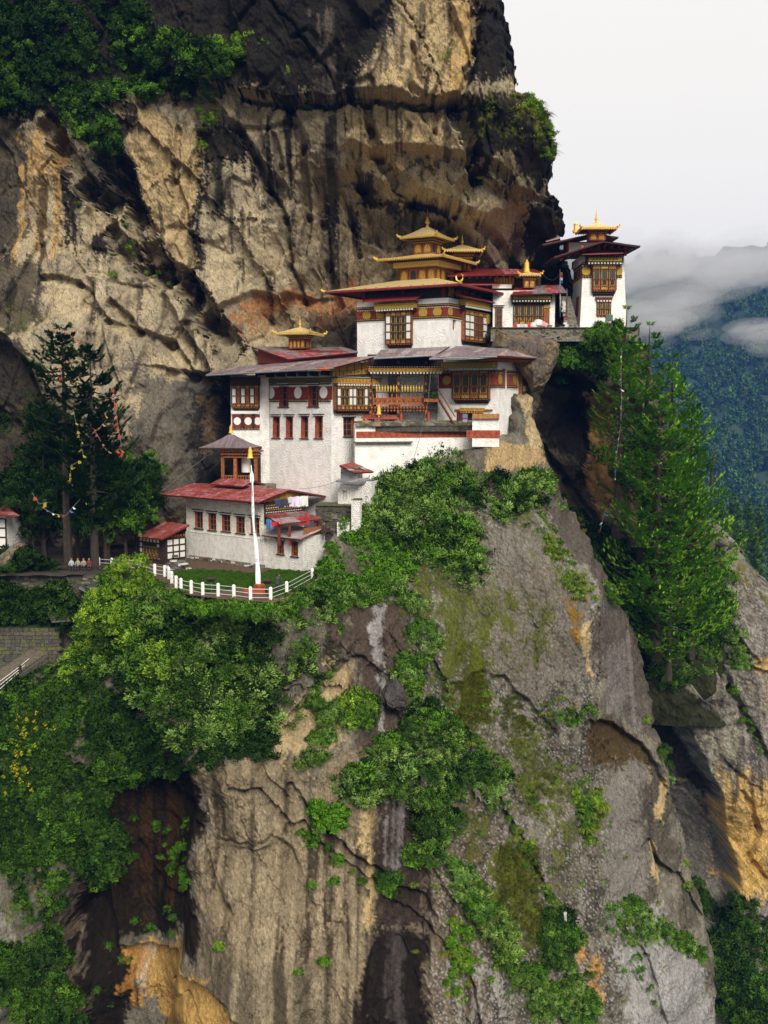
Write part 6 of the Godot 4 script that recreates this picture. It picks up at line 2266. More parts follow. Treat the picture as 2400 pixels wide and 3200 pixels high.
func courtyard() -> void:
	var a := at(1110, 1376, 113.0)
	var b := at(1492, 1366, 116.2)
	var o := thing("courtyard_wall", "white courtyard wall with a brick-red band and mossy slate coping", "wall", b, atan2(a.z - b.z, b.x - a.x))
	var f := front()
	var l := -Vector2(b.x - a.x, b.z - a.z).length()
	var mb := MB.new()
	mb.box(Vector3(l, -8.0, -0.7), Vector3(0, 1.35, 0))
	part("wall", mb, M.plaster, o)
	panel("red_band", o, f, Vector3(l + 0.1, 0.0, 0), Vector3(0.0, 0.66, 0.04), M.redearth)
	var lg := rect(o, f, 1104, 1379, 1286, 1384)
	panel("ledge", o, f, Vector3(l - 0.2, lg.position.y, 0), Vector3(lg.end.x, lg.position.y + 0.14, 0.5), M.slate)
	for i in 30:
		for j in 3:
			var s := MB.new()
			var x := l + (i + 0.5 + 0.5 * (j % 2)) * (-l) / 30.0
			s.obox(Vector3(x, 1.35 + j * 0.13 + rng.randf_range(-0.03, 0.03), 0.22 - j * 0.32), Vector3(rng.randf_range(0.40, 0.56), 0.07, 0.5), Basis(Vector3(1, 0, 0), 0.45 + rng.randf_range(-0.1, 0.1)) * Basis(Vector3(0, 0, 1), rng.randf_range(-0.06, 0.06)))
			part("slate", s, [M.slate, M.slatemoss, M.slatepale, M.stone2, M.ochre][rng.randi() % (5 if i < 6 else 4)], o)
	for x in [1175, 1215, 1260, 1306]:
		var h := MB.new()
		var q := hit(o, f, x, 1348 if x % 2 else 1420)
		h.xf = Transform3D(Basis(), q)
		h.box(Vector3(-0.07, -0.07, -0.05), Vector3(0.07, 0.07, 0.012))
		part("drain_hole", h, M.black, o)
	# gate pier with orange tiles
	var g := thing("gate_pier", "short white gate wall capped with orange tiles beside the courtyard door", "wall", at(1560, 1366, 113.2), deg_to_rad(-6))
	var gl := hit(g, f, 1476, 1340).x
	var gt := hit(g, f, 1520, 1307).y
	var gm := MB.new()
	gm.box(Vector3(gl, -1.0, -1.2), Vector3(0, gt, 0))
	part("wall", gm, M.plaster, g)
	panel("red_band", g, f, Vector3(gl - 0.6, -0.1, 0), Vector3(0.1, 0.7, 0.05), M.redearth)
	for i in 9:
		for j in 3:
			var s := MB.new()
			s.obox(Vector3(gl + (i + 0.5) * (-gl) / 9.0, gt + 0.06 + j * 0.14, 0.12 - j * 0.4), Vector3(0.34, 0.08, 0.5), Basis(Vector3(1, 0, 0), 0.4 + rng.randf_range(-0.08, 0.08)))
			part("tile", s, M.ochre, g)
	# courtyard floor
	var fm := MB.new()
	var y := at(1300, 1332, 117).y
	var c0 := at(1110, 1330, 113.2)
	var c1 := at(1560, 1330, 115.5)
	fm.slab([Vector3(c0.x, y, c0.z), Vector3(c1.x, y, c1.z), Vector3(c1.x, y, -123), Vector3(c0.x, y, -123)], 0.5)
	var fo := part("courtyard_paving", fm, M.stone2, self)
	structure(fo, "stone floor of the courtyard behind the slate-capped wall")
	# little roofed shrine with a bell
	var k := thing("small_shelter", "little red-brown shelter roof on posts in the courtyard", "shelter", at(1186, 1352, 115.4), 0.0)
	var p0 := at(1128, 1304, 114.6)
	var p1 := at(1244, 1306, 114.6)
	var p2 := at(1236, 1297, 117)
	var p3 := at(1142, 1296, 117)
	sheet_roof(k, [p0, p1, p2, p3], 5, 1, [M.roofrust, M.roof], 0.05, M.rail)
	var inv := k.transform.affine_inverse()
	for q in [p0, p1]:
		var pp := MB.new()
		var w: Vector3 = inv * (q + Vector3(0.3 if q == p0 else -0.3, 0, -0.3))
		pp.box(Vector3(w.x - 0.08, 0, w.z - 0.08), Vector3(w.x + 0.08, w.y - 0.05, w.z + 0.08))
		part("post", pp, M.rail, k)
	var bl := thing("golden_bell", "golden bell finial on a stem above the courtyard shelter", "bell", at(1184, 1300, 114.8), 0.0)
	var bm := MB.new()
	bell(bm, Vector3(0, 0.15, 0), 1.05)
	part("bell", bm, M.goldbright, bl)
	var bs := MB.new()
	bs.tube([Vector3(0, -1.3, 0), Vector3(0, 0.2, 0)], [0.06, 0.06], 6)
	part("stem", bs, M.panel, bl)
	var pb := thing("picture_board", "framed picture board leaning by the yellow doorway", "board", at(1453, 1323, 113.6), 0.0)
	var m0 := MB.new()
	m0.box(Vector3(-0.32, 0, 0), Vector3(0.32, 1.0, 0.06))
	part("frame", m0, M.wooddark, pb)
	var m1 := MB.new()
	m1.box(Vector3(-0.25, 0.52, 0.06), Vector3(0.25, 0.94, 0.075))
	part("picture", m1, mat(0.16, 0.14, 0.30), pb)
	var m2 := MB.new()
	m2.box(Vector3(-0.25, 0.1, 0.06), Vector3(0.25, 0.42, 0.075))
	part("picture", m2, mat(0.3, 0.25, 0.22), pb)
	# flower box on the balcony
	var fb := thing("flower_box", "orange window box of purple flowers at the balcony's end", "flower box", at(1347, 1256, 116.3), 0.0)
	var m3 := MB.new()
	m3.box(Vector3(-0.75, 0, -0.2), Vector3(0.75, 0.35, 0.2))
	part("box", m3, M.orange, fb)
	var m4 := MB.new()
	for i in 160:
		var d := sphere_dir(rng)
		m4.col = vary(Color(0.16, 0.03, 0.28) if i % 3 == 0 and d.x < 0.2 else Color(0.05, 0.16, 0.03), rng)
		leaf(m4, Vector3(d.x * 0.75, 0.65 + d.y * 0.35, d.z * 0.3), sphere_dir(rng), Vector3.UP, 0.22, 0.09, d)
	part("flowers", m4, M.leaf, fb)

func shrine_hall() -> void:
	var o := thing("rear_shrine", "red-roofed shrine with a gilded lantern against the cliff behind the white block", "shrine", at(930, 1100, 127), deg_to_rad(-20))
	var p := [at(900, 1122, 122.5), at(1118, 1100, 123.5), at(1072, 1086, 131), at(786, 1083, 130)]
	sheet_roof(o, p, 8, 2, [M.roofmauve, M.roof, M.roofmauve], 0.06, M.woodred)
	var inv := o.transform.affine_inverse()
	var mb := MB.new()
	mb.hexa([inv * at(806, 1135, 129.5), inv * at(905, 1135, 123), inv * at(1110, 1125, 124), inv * at(1000, 1125, 132), inv * at(806, 1088, 129.8), inv * at(905, 1121, 123), inv * at(1110, 1101, 124), inv * at(1000, 1085, 132)])
	part("wall", mb, M.woodred, o)
	lantern(o, inv * at(938, 1090, 128), 1.9, 1.75, 4.3, 0.6, 1.35, 4)

# ---------------------------------------------------------------- the lower terrace and small things
func panels_grid(o: Node3D, xf: Transform3D, x0: float, y0: float, x1: float, y1: float, cols: int, rows: int, skip: Rect2i) -> void:
	var fr := MB.new()
	fr.xf = xf
	for i in cols + 1:
		var x := lerpf(x0, x1, float(i) / cols)
		fr.box(Vector3(x - 0.07, y0, 0), Vector3(x + 0.07, y1, 0.08))
	for j in rows + 1:
		var y := lerpf(y0, y1, float(j) / rows)
		fr.box(Vector3(x0, y - 0.07, 0), Vector3(x1, y + 0.07, 0.078))
	part("timber_frame", fr, M.wooddark, o)
	for i in cols:
		for j in rows:
			if skip.has_point(Vector2i(i, j)):
				continue
			var a := MB.new()
			a.xf = xf
			a.box(Vector3(lerpf(x0, x1, float(i) / cols) + 0.08, lerpf(y0, y1, float(j) / rows) + 0.08, 0), Vector3(lerpf(x0, x1, (i + 1.0) / cols) - 0.08, lerpf(y0, y1, (j + 1.0) / rows) - 0.08, 0.03))
			part("white_panel", a, M.panel, o)

func lower_house() -> void:
	var o := thing("red_roofed_house", "long two-storey house with a weathered red roof behind the terrace lawn", "house", Vector3((823.0 - 1200.0) / FOCAL * 109.4, TERRACE, -109.4), deg_to_rad(-40))
	var f := front()
	var s := side()
	var l := hit(o, f, 583, 1680).x
	var w := hit(o, s, 950, 1620).x
	var h := hit(o, f, 700, 1580).y + 0.5
	var split := hit(o, f, 700, 1673).y
	var lower_ := MB.new()
	wall_face(lower_, f * Transform3D(Basis(), Vector3(0, 0, 0.12)), l - 0.1, 0.12, -1.0, split, 0.01, [])
	wall_face(lower_, s * Transform3D(Basis(), Vector3(0, 0, 0.12)), -0.12, w, -1.0, split, 0.01, [])
	lower_.quad(Vector3(l, split, 0.13), Vector3(0.12, split, 0.13), Vector3(0.12, split, -0.1), Vector3(l, split, -0.1))
	part("lower_wall", lower_, M.rubble, o)
	var wins := slots(o, f, [[610, 1600, 634, 1651], [652, 1605, 676, 1657], [694, 1610, 720, 1661], [739, 1615, 765, 1667], [784, 1619, 811, 1669]], 0.3)
	var up := MB.new()
	wall_face(up, f, l, 0, split, h, 0.0, wins)
	wall_face(up, s, 0, w, split, h, 0.0, [])
	wall_face(up, Transform3D(Basis(Vector3(0, 0, 1), Vector3.UP, Vector3(-1, 0, 0)), Vector3(l, 0, 0)), -w, 0, -1.0, h, 0.0, [])
	part("upper_wall", up, M.cream, o)
	for q in wins:
		slot_window(o, f, q[0], q[1], q[2], q[3], 0.26)
	var band := MB.new()
	band.box(Vector3(l, h, -0.3), Vector3(0.05, h + 0.35, 0.2))
	for i in 40:
		band.cbox(Vector3(lerpf(l, 0, (i + 0.5) / 40), h + 0.15, 0.3), Vector3(0.16, 0.18, 0.2))
	part("dark_eave_boards", band, M.wooddark, o)
	var ft := MB.new()
	ft.box(Vector3(l + 1.0, -1.0, 0.1), Vector3(0.2, 0.35, 0.42))
	part("stone_footing", ft, M.stone, o)
	for i in 46:
		var st := MB.new()
		st.cbox(Vector3(rng.randf_range(l + 1.1, 0.0), rng.randf_range(0.0, 0.36), 0.42), Vector3(rng.randf_range(0.3, 0.6), rng.randf_range(0.12, 0.2), rng.randf_range(0.08, 0.2)))
		part("footing_stone", st, [M.stone, M.stone2, M.ochre, M.rubble][rng.randi() % 4], o)
	# gable end
	var gz := 0.15
	var r := rect(o, s, 823, 1578, 938, 1601)
	frieze(o, s, 0.0, r.end.x, r.get_center().y - 0.1, gz, 0.5)
	frieze(o, s, 0.0, r.end.x, r.get_center().y + 0.35, gz, 0.5)
	var gs := MB.new()
	gs.xf = s
	gs.box(Vector3(0, split + 1.6, 0), Vector3(w, r.end.y + 0.5, gz))
	part("gable_backing", gs, M.wooddark, o)
	var apex := hit(o, s, 903, 1530)
	var g0 := r.end.y + 0.3
	for i in 22:
		var x := i * w / 22.0
		var t := 1.0 - absf(x / w - 0.5) * 1.75
		var pl := MB.new()
		pl.xf = s
		pl.box(Vector3(x + 0.02, g0, 0.05), Vector3(x + w / 22.0 - 0.02, g0 + maxf(0.3, (apex.y - g0 - 0.2) * t + 0.25), 0.12 + 0.02 * (i % 2)))
		part("yellow_plank", pl, M.yellow, o)
	# roof
	var zf := 2.0
	var p0 := on_face(o, f, zf, 500, 1547)
	var p1 := on_face(o, f, zf, 805, 1566)
	var y := (p0.y + p1.y) * 0.5
	p0.y = y
	p1.y = y
	var p2 := on_face(o, f, -w * 0.5, 903, 1529)
	var p3 := on_face(o, f, -w * 0.5, 606, 1510)
	p3.y = (p2.y + p3.y) * 0.5
	p2.y = p3.y
	var p4 := on_face(o, f, -w - 2.0, 1018, 1549)
	p4.y = y
	var p5 := p3 + (p4 - p2)
	sheet_roof(o, [p0, p1, p2, p3], 13, 3, [M.roof, M.roof, M.roofrust, M.roof], 0.05, M.woodred)
	sheet_roof(o, [p4, p5, p3, p2], 13, 2, [M.roof, M.roof], 0.05, M.woodred)
	var lift := Vector3(0, 0.75, 0)
	var m := (p2 + p3) * 0.5
	var e := (p2 - p3).normalized()
	var bk := (p2 - p1)
	bk.y = 0
	bk = (bk - e * bk.dot(e)).normalized()
	var c := m - e * 0.2 + lift
	sheet_roof(o, [c - e * 2.6 - bk * 1.6 + Vector3(0, -0.55, 0), c + e * 2.4 - bk * 1.6 + Vector3(0, -0.55, 0), c + e * 2.4, c - e * 2.6], 4, 1, [M.roof, M.roofrust], 0.05, M.woodred)
	sheet_roof(o, [c + e * 2.4 + bk * 1.6 + Vector3(0, -0.55, 0), c - e * 2.6 + bk * 1.6 + Vector3(0, -0.55, 0), c - e * 2.6, c + e * 2.4], 4, 1, [M.roof, M.roofrust], 0.05, M.woodred)
	rafters(o, p1 + Vector3(-0.1, -0.3, 0), p2 + Vector3(-0.1, -0.3, 0), -e * 1.6, 6)

	# lean-to beside it
	var q := thing("lean_to_house", "low whitewashed lean-to with two small windows and a grey-red tin roof", "house", at_level(947, 1790, TERRACE), deg_to_rad(-40))
	var ql := hit(q, f, 819, 1730).x
	var qw := hit(q, s, 1019, 1720).x
	var qh := hit(q, f, 900, 1690).y + 0.35
	var wl := MB.new()
	var ws := slots(q, f, [[867, 1690, 887, 1732], [911, 1694, 931, 1739]], 0.3)
	wall_face(wl, f, ql, 0, -1.2, qh, 0.01, ws)
	wall_face(wl, s, 0, qw, -1.2, qh + 0.2, 0.01, [])
	part("wall", wl, M.rubble, q)
	for k in ws:
		slot_window(q, f, k[0], k[1], k[2], k[3], 0.26)
	var gb := MB.new()
	gb.xf = s
	gb.box(Vector3(0.3, qh + 0.2, -0.2), Vector3(qw - 0.3, qh + 1.0, -0.08))
	part("gable_boards", gb, M.wood, q)
	var a0 := on_face(q, f, 0.9, 817, 1670)
	var a1 := on_face(q, f, 0.9, 938, 1686)
	a0.y = (a0.y + a1.y) * 0.5
	a1.y = a0.y
	var a2 := on_face(q, f, -2.6, 1007, 1656)
	var a3 := on_face(q, f, -2.6, 912, 1641)
	a3.y = (a2.y + a3.y) * 0.5
	a2.y = a3.y
	var a4 := on_face(q, f, -6.0, 1073, 1668)
	var a5 := a3 + (a4 - a2)
	sheet_roof(q, [a0, a1, a2, a3], 7, 2, [M.roofpale, M.roofpale, M.roofgrey], 0.05, M.woodred)
	sheet_roof(q, [a4, a5, a3, a2], 7, 1, [M.roof], 0.05, M.woodred)
	# small porch roof between the two
	var pr := thing("porch_roof", "patched red and grey porch roof between the long house and the lean-to", "roof", at(880, 1690, 108), 0.0)
	sheet_roof(pr, [at(872, 1637, 105.6), at(1004, 1621, 108.6), at(948, 1597, 112), at(823, 1607, 109.6)], 6, 2, [M.roof, M.roofgrey, M.roofrust], 0.05, M.woodred)
	var inv := pr.transform.affine_inverse()
	for k in [at(872, 1640, 106.2), at(905, 1640, 106.4), at(985, 1628, 108.6)]:
		var po := MB.new()
		var v: Vector3 = inv * k
		po.box(Vector3(v.x - 0.12, v.y - 2.0, v.z - 0.12), Vector3(v.x + 0.12, v.y, v.z + 0.12))
		part("post", po, M.woodred, pr)
	# cloths hung from the porch
	for k in [[866, 1630, 106.0, 1.3, 0.42, Color(0.45, 0.01, 0.02), "bright red cloth draped over the porch roof's near edge"], [950, 1618, 107.4, 1.2, 0.7, Color(0.30, 0.01, 0.02), "dark red cloth hanging from the porch roof's right edge"], [838, 1622, 107.6, 0.45, 1.0, Color(0.04, 0.16, 0.35), "blue cloth hanging under the porch roof"], [850, 1626, 107.4, 0.35, 0.9, Color(0.10, 0.24, 0.40), "pale blue cloth hanging beside the porch post"]]:
		cloth(at(k[0], k[1], k[2]), k[3], k[4], deg_to_rad(25), k[5], k[6], "cloth", "")

func cloth(p: Vector3, w: float, h: float, turn: float, c: Color, label: String, called: String, group: String, sag := 0.06) -> void:
	var mb := MB.new()
	var nx := 5
	var ny := 4
	var r := RandomNumberGenerator.new()
	r.seed = int(absf(p.x) * 100) + int(absf(p.y) * 10)
	var ph := r.randf() * 6.0
	var g := func(i: int, j: int) -> Vector3:
		var u := float(i) / nx
		var v := float(j) / ny
		return Vector3((u - 0.5) * w * (1.0 - 0.12 * v), -v * h - 0.04 * sin(u * 9.0 + ph), sag * sin(u * 8.0 + ph + v * 1.5) * (0.3 + v) + 0.15 * v * h * 0.2)
	for i in nx:
		for j in ny:
			mb.quad(g.call(i, j + 1), g.call(i + 1, j + 1), g.call(i + 1, j), g.call(i, j))
			mb.quad(g.call(i, j) - Vector3(0, 0, 0.012), g.call(i + 1, j) - Vector3(0, 0, 0.012), g.call(i + 1, j + 1) - Vector3(0, 0, 0.012), g.call(i, j + 1) - Vector3(0, 0, 0.012))
	var o := part(called, mb, mat(c.r, c.g, c.b, 0.9), self)
	o.position = p
	o.rotation.y = turn
	tag(o, label, "cloth", group)

func sheds() -> void:
	var f := front()
	var s := side()
	var o := thing("timber_shed", "low shed with a rust-red roof and white panels in a dark timber frame", "shed", at_level(519, 1764, TERRACE), deg_to_rad(-40))
	var l := hit(o, f, 437, 1720).x
	var w := hit(o, s, 579, 1710).x
	var h := hit(o, f, 500, 1681).y
	var mb := MB.new()
	mb.box(Vector3(l, -0.6, -w), Vector3(0, h, 0))
	part("wall", mb, M.wooddark, o)
	panels_grid(o, f, l, 0.35, -0.9, h - 0.05, 6, 4, Rect2i(1, 1, 4, 2))
	bay(o, f, 452, 1708, 500, 1738, 0.14, ["AAAAA", "OOOOO"], [0.7, 0.3], 0.08)
	panel("door", o, f, Vector3(-0.85, 0.1, 0), Vector3(-0.1, h - 0.4, 0.06), M.wooddark)
	panels_grid(o, s, 0.1, 0.5, w, h - 0.1, 3, 3, Rect2i(-1, -1, 0, 0))
	var r := MB.new()
	r.xf = s
	dentils(r, 0.1, w, h + 0.18, 0.0, 0.4, Vector3(0.22, 0.24, 0.1))
	part("painted_blocks", r, M.orange, o)
	var p0 := on_face(o, f, 1.3, 428, 1667)
	var p1 := on_face(o, f, 1.3, 504, 1684)
	p0.y = p1.y
	var p2 := on_face(o, s, 0.8, 592, 1640)
	var p3 := p2 + (p0 - p1)
	sheet_roof(o, [p0, p1, p2, p3], 6, 2, [M.roofrust, M.roofrust, M.roof], 0.06, M.woodred)
	# stones stacked at its foot
	for i in 26:
		var st := MB.new()
		var q := at_level(rng.randf_range(521, 590), rng.randf_range(1762, 1785), TERRACE)
		st.obox(Vector3.ZERO, Vector3(rng.randf_range(0.4, 0.8), rng.randf_range(0.14, 0.24), rng.randf_range(0.3, 0.5)), Basis(Vector3.UP, rng.randf() * 3.0))
		var so := part("loose_stone", st, [M.stone, M.rubble, M.stone2][rng.randi() % 3], self)
		so.position = q + Vector3(0, 0.1 + rng.randf() * 0.9 * float(i % 3) / 2.0, 0)
		tag(so, "flat loose stone in the heap at the foot of the timber shed", "stone", "loose stones heaped by the timber shed")
	# house at the left edge
	var e := thing("edge_house", "corner of a white-panelled house with a rusty roof at the far left", "house", at(22, 1748, 110), deg_to_rad(-8))
	var eh := hit(e, f, 0, 1612).y
	var em := MB.new()
	em.box(Vector3(-4.5, -0.6, -6), Vector3(0, eh, 0))
	part("wall", em, M.plaster, e)
	panels_grid(e, f, -4.0, 1.3, 0.0, eh - 0.3, 4, 3, Rect2i(-1, -1, 0, 0))
	sheet_roof(e, [at(-120, 1600, 108.2), at(58, 1610, 108.2), at(10, 1577, 114), at(-120, 1577, 114)], 5, 2, [M.roofrust, M.roof], 0.06, M.woodred)
	# huts against the courtyard wall
	var u := thing("corrugated_hut", "small corrugated hut with a rusty tin roof under the courtyard wall", "hut", at(1086, 1500, 110.5), deg_to_rad(-15))
	var um := MB.new()
	for i in 12:
		um.box(Vector3(-0.7 + i * 0.14, -0.6, 0), Vector3(-0.7 + i * 0.14 + 0.08, hit(u, f, 1086, 1460).y, 0.05))
	um.box(Vector3(-0.7, -0.6, -2), Vector3(1.0, hit(u, f, 1086, 1460).y, 0.01))
	part("wall", um, M.tin, u)
	sheet_roof(u, [at(1062, 1454, 109.5), at(1108, 1477, 109.5), at(1168, 1474, 111), at(1104, 1445, 112)], 4, 1, [M.roofgrey, M.roofrust], 0.05, M.wooddark)
	var v := thing("white_hut", "small white rubble hut with a flat grey tin roof above the stone steps", "hut", at(1160, 1566, 109.2), deg_to_rad(-18))
	var vl := hit(v, f, 1056, 1530).x
	var vh := hit(v, f, 1100, 1503).y
	var vm := MB.new()
	wall_face(vm, f, vl, 0, -2, vh, 0.0, [[vl + 0.5, 0.1, 0.5, 0.9, 0.3]])
	wall_face(vm, s, 0, 3, -2, vh, 0.0, [])
	part("wall", vm, M.rubble, v)
	sheet_roof(v, [at(1050, 1502, 108.4), at(1122, 1509, 108.2), at(1166, 1498, 110.5), at(1088, 1490, 111)], 4, 1, [M.tin, M.roofgrey], 0.05, M.tin)
	# old stone walls and steps between house and hut
	var t := thing("old_stone_wall", "old mossy dry-stone wall and steps right of the long house", "wall", at(1010, 1690, 108.5), deg_to_rad(-10))
	var tm := MB.new()
	tm.box(Vector3(-1.0, -2.0, -1.6), Vector3(3.0, hit(t, f, 1050, 1584).y, -1.0))
	part("wall", tm, M.stone2, t)
	for i in 70:
		var st := MB.new()
		st.cbox(Vector3(rng.randf_range(-0.9, 2.9), rng.randf_range(-0.6, 3.1), -1.0), Vector3(rng.randf_range(0.3, 0.65), rng.randf_range(0.14, 0.26), rng.randf_range(0.1, 0.24)))
		part("stone", st, [M.stone, M.stone2, M.slatemoss, M.stone2][rng.randi() % 4], t)
	var tc := MB.new()
	tc.box(Vector3(-1.1, hit(t, f, 1050, 1584).y, -3.6), Vector3(3.2, hit(t, f, 1050, 1580).y, -0.8))
	part("mossy_top", tc, M.slatemoss, t)
	for k in [[1112, 1660, 1564, 0.9, "tall white-washed rubble pier below the white hut"], [1072, 1690, 1632, 1.2, "short white-washed rubble pier beside the lean-to roof"]]:
		var pi := thing("rubble_pier", k[4], "pier", at(k[0], k[1], 107.2), deg_to_rad(-10))
		var ph := hit(pi, f, k[0], k[2]).y
		var pm := MB.new()
		pm.box(Vector3(-k[3] * 0.5, -1.5, -0.8), Vector3(k[3] * 0.5, ph, 0.0))
		part("shaft", pm, M.rubble, pi)
		for i in 5:
			var sl := MB.new()
			sl.obox(Vector3(rng.randf_range(-0.15, 0.15), ph + 0.04 + 0.07 * (i % 2), -0.4 + rng.randf_range(-0.2, 0.2)), Vector3(k[3] * 0.8, 0.07, 0.7), Basis(Vector3.UP, rng.randf_range(-0.3, 0.3)))
			part("cap_slate", sl, M.slate, pi)

# the ground: a sheet cut to an outline, coloured by what grows or lies on it
func ground(called: String, pts: Array, level: float, cell: float, label: String, green: Array, c_soil: Color, c_grass: Color, seed_: int) -> void:
	var poly := PackedVector2Array()
	for i in range(0, pts.size(), 2):
		var p := at_level(pts[i], pts[i + 1], level)
		poly.append(Vector2(p.x, p.z))
	var lawn := PackedVector2Array()
	for i in range(0, green.size(), 2):
		var p := at_level(green[i], green[i + 1], level)
		lawn.append(Vector2(p.x, p.z))
	var lo := poly[0]
	var hi := poly[0]
	for q in poly:
		lo = lo.min(q)
		hi = hi.max(q)
	var f := noise(seed_, 0.35, 4)
	var mb := MB.new()
	var nx := int((hi.x - lo.x) / cell) + 1
	var ny := int((hi.y - lo.y) / cell) + 1
	var vert := func(i: int, j: int) -> Vector3:
		var x := lo.x + i * cell
		var z := lo.y + j * cell
		return Vector3(x, level + 0.14 * f.get_noise_2d(x, z), z)
	var tufts := []
	for i in nx:
		for j in ny:
			var c := lo + Vector2(i + 0.5, j + 0.5) * cell
			if not Geometry2D.is_point_in_polygon(c, poly):
				continue
			var k := 0.0
			if lawn.size() > 2:
				k = smoothstep(-0.5, 0.5, Rock.sdf(lawn, c) + 0.9 * f.get_noise_2d(c.x * 2.0, c.y * 2.0))
			mb.col = c_soil.lerp(c_grass, k) * (1.0 + 0.3 * f.get_noise_2d(c.x * 5.0, c.y * 5.0))
			mb.quad(vert.call(i, j + 1), vert.call(i + 1, j + 1), vert.call(i + 1, j), vert.call(i, j))
			if k > 0.45 and rng.randf() < 0.55:
				tufts.append(Transform3D(Basis(Vector3.UP, rng.randf() * TAU).scaled(Vector3.ONE * rng.randf_range(0.12, 0.24)), Vector3(c.x, level + 0.05, c.y)))
	var o := part(called, mb, M.ground, self)
	structure(o, label)
	if tufts.size():
		copies("lawn_grass", kinds.mid[1][1], tufts, M.leaf, "short lawn grass on the terrace", 0.3)

func terrace() -> void:
	ground("terrace_ground", [300, 1764, 330, 1792, 430, 1800, 500, 1838, 600, 1862, 850, 1886, 905, 1866, 990, 1820, 1040, 1760, 1040, 1690, 700, 1690, 430, 1690, 300, 1740], TERRACE, 0.22, "terrace of trodden earth and lawn in front of the long house",
		[530, 1800, 600, 1782, 700, 1788, 800, 1796, 860, 1786, 960, 1780, 1010, 1785, 965, 1818, 905, 1858, 850, 1866, 830, 1842, 720, 1840, 640, 1850, 570, 1838], Color(0.13, 0.08, 0.045), Color(0.03, 0.08, 0.010), 33)
	ground("forest_path", [-80, 1800, 150, 1800, 330, 1792, 330, 1764, 420, 1700, 200, 1690, -80, 1690], TERRACE - 0.02, 0.5, "shaded earth path under the trees at the left", [], Color(0.06, 0.045, 0.03), Color(0.05, 0.11, 0.012), 34)
	var rw := thing("path_retaining_wall", "dark stone wall holding up the shaded path at the left", "wall", at_level(335, 1793, TERRACE), 0.0)
	var rm := MB.new()
	rm.box(Vector3(-22, -9.0, -3.0), Vector3(0.3, -0.05, 0.0))
	part("wall", rm, M.stone2, rw)
	for i in 110:
		var st := MB.new()
		st.cbox(Vector3(rng.randf_range(-9.5, 0.0), rng.randf_range(-1.9, -0.2), 0.0), Vector3(rng.randf_range(0.3, 0.7), rng.randf_range(0.14, 0.26), rng.randf_range(0.1, 0.26)))
		part("stone", st, [M.stone, M.stone2, M.slatemoss, M.stone2][rng.randi() % 4], rw)
	# fence of white posts and rails
	var o := thing("terrace_fence", "white fence of round-topped posts and thin rails along the terrace's edge", "fence", at_level(600, 1858, TERRACE), 0.0)
	var posts := [[309, 1780], [350, 1783], [389, 1783], [434, 1786], [484, 1803], [515, 1808], [528, 1814], [537, 1828], [551, 1843], [566, 1851], [598, 1858], [634, 1865], [682, 1868], [731, 1873], [783, 1880], [846, 1881], [896, 1862], [976, 1817], [961, 1789]]
	var prev := Vector3.ZERO
	for i in posts.size():
		var p := o.transform.affine_inverse() * at_level(posts[i][0], posts[i][1], TERRACE - 0.15)
		var mb := MB.new()
		mb.lathe([Vector2(0.15, -0.5), Vector2(0.15, 1.15), Vector2(0.12, 1.24), Vector2(0.0, 1.3)], p, 8)
		part("post", mb, M.white, o)
		if i > 0:
			for k in 3:
				var r := MB.new()
				r.tube([prev + Vector3(0, 0.35 + 0.36 * k, 0), p + Vector3(0, 0.35 + 0.36 * k, 0)], [0.02, 0.02], 5)
				part("rail", r, M.white, o)
		prev = p
	# flagpole
	var b := at_level(808, 1846, TERRACE)
	var fp := thing("flagpole", "tall leaning flagpole wrapped in a long white prayer banner with a bell on top", "flagpole", b, 0.0)
	var inv := fp.transform.affine_inverse()
	var top := inv * at(782, 1432, 97.5)
	var pm := MB.new()
	pm.tube([Vector3(0, -0.2, 0), top * 0.5 + Vector3(0.03, 0, 0), top], [0.11, 0.085, 0.05], 8)
	part("pole", pm, M.green, fp)
	var bm := MB.new()
	bell(bm, top, 1.05)
	part("bell", bm, M.goldbright, fp)
	var cm := MB.new()
	var n := 40
	for i in n:
		var u0 := float(i) / n
		var u1 := float(i + 1) / n
		var ring := func(u: float) -> Array:
			var c := Vector3.ZERO.lerp(top, 0.045 + 0.90 * u)
			var w := lerpf(0.21, 0.065, u) * (1.0 + 0.12 * sin(u * 23.0)) + (0.09 if u > 0.85 and u < 0.95 else 0.0)
			var z := lerpf(0.13, 0.06, u)
			var out := []
			for k in 10:
				var a := TAU * k / 10
				var fold := 1.0 + 0.13 * sin(a * 3.0 + u * 7.0)
				out.append(c + Vector3(cos(a) * w * fold + 0.04 * sin(u * 9.0), 0.06 * sin(a * 2.0), sin(a) * z * fold))
			return out
		var r0: Array = ring.call(u0)
		var r1: Array = ring.call(u1)
		for k in 10:
			var q := (k + 1) % 10
			cm.quad(r0[q], r0[k], r1[k], r1[q])
	part("banner", cm, M.cloth, fp)
	var prints := MB.new()
	for u in [0.20, 0.43, 0.60, 0.66]:
		var c := Vector3.ZERO.lerp(top, 0.045 + 0.9 * u)
		for k in 6:
			prints.cbox(c + Vector3(rng.randf_range(-0.16, 0.16), rng.randf_range(-0.3, 0.3), lerpf(0.18, 0.10, u)), Vector3(rng.randf_range(0.06, 0.2), 0.03, 0.012))
	part("printed_lines", prints, mat(0.35, 0.36, 0.38), fp)
	var pl := MB.new()
	pl.lathe([Vector2(0.75, -0.3), Vector2(0.75, 0.12), Vector2(0.55, 0.2), Vector2(0.5, 0.55), Vector2(0.35, 0.62), Vector2(0.0, 0.62)], Vector3(0.1, 0, 0), 4)
	part("plinth", pl, M.redearth, fp)
	var bx := MB.new()
	bx.box(Vector3(-1.1, -0.1, 0.9), Vector3(0.7, 0.35, 1.4))
	part("red_bench", bx, mat(0.34, 0.05, 0.02), fp)
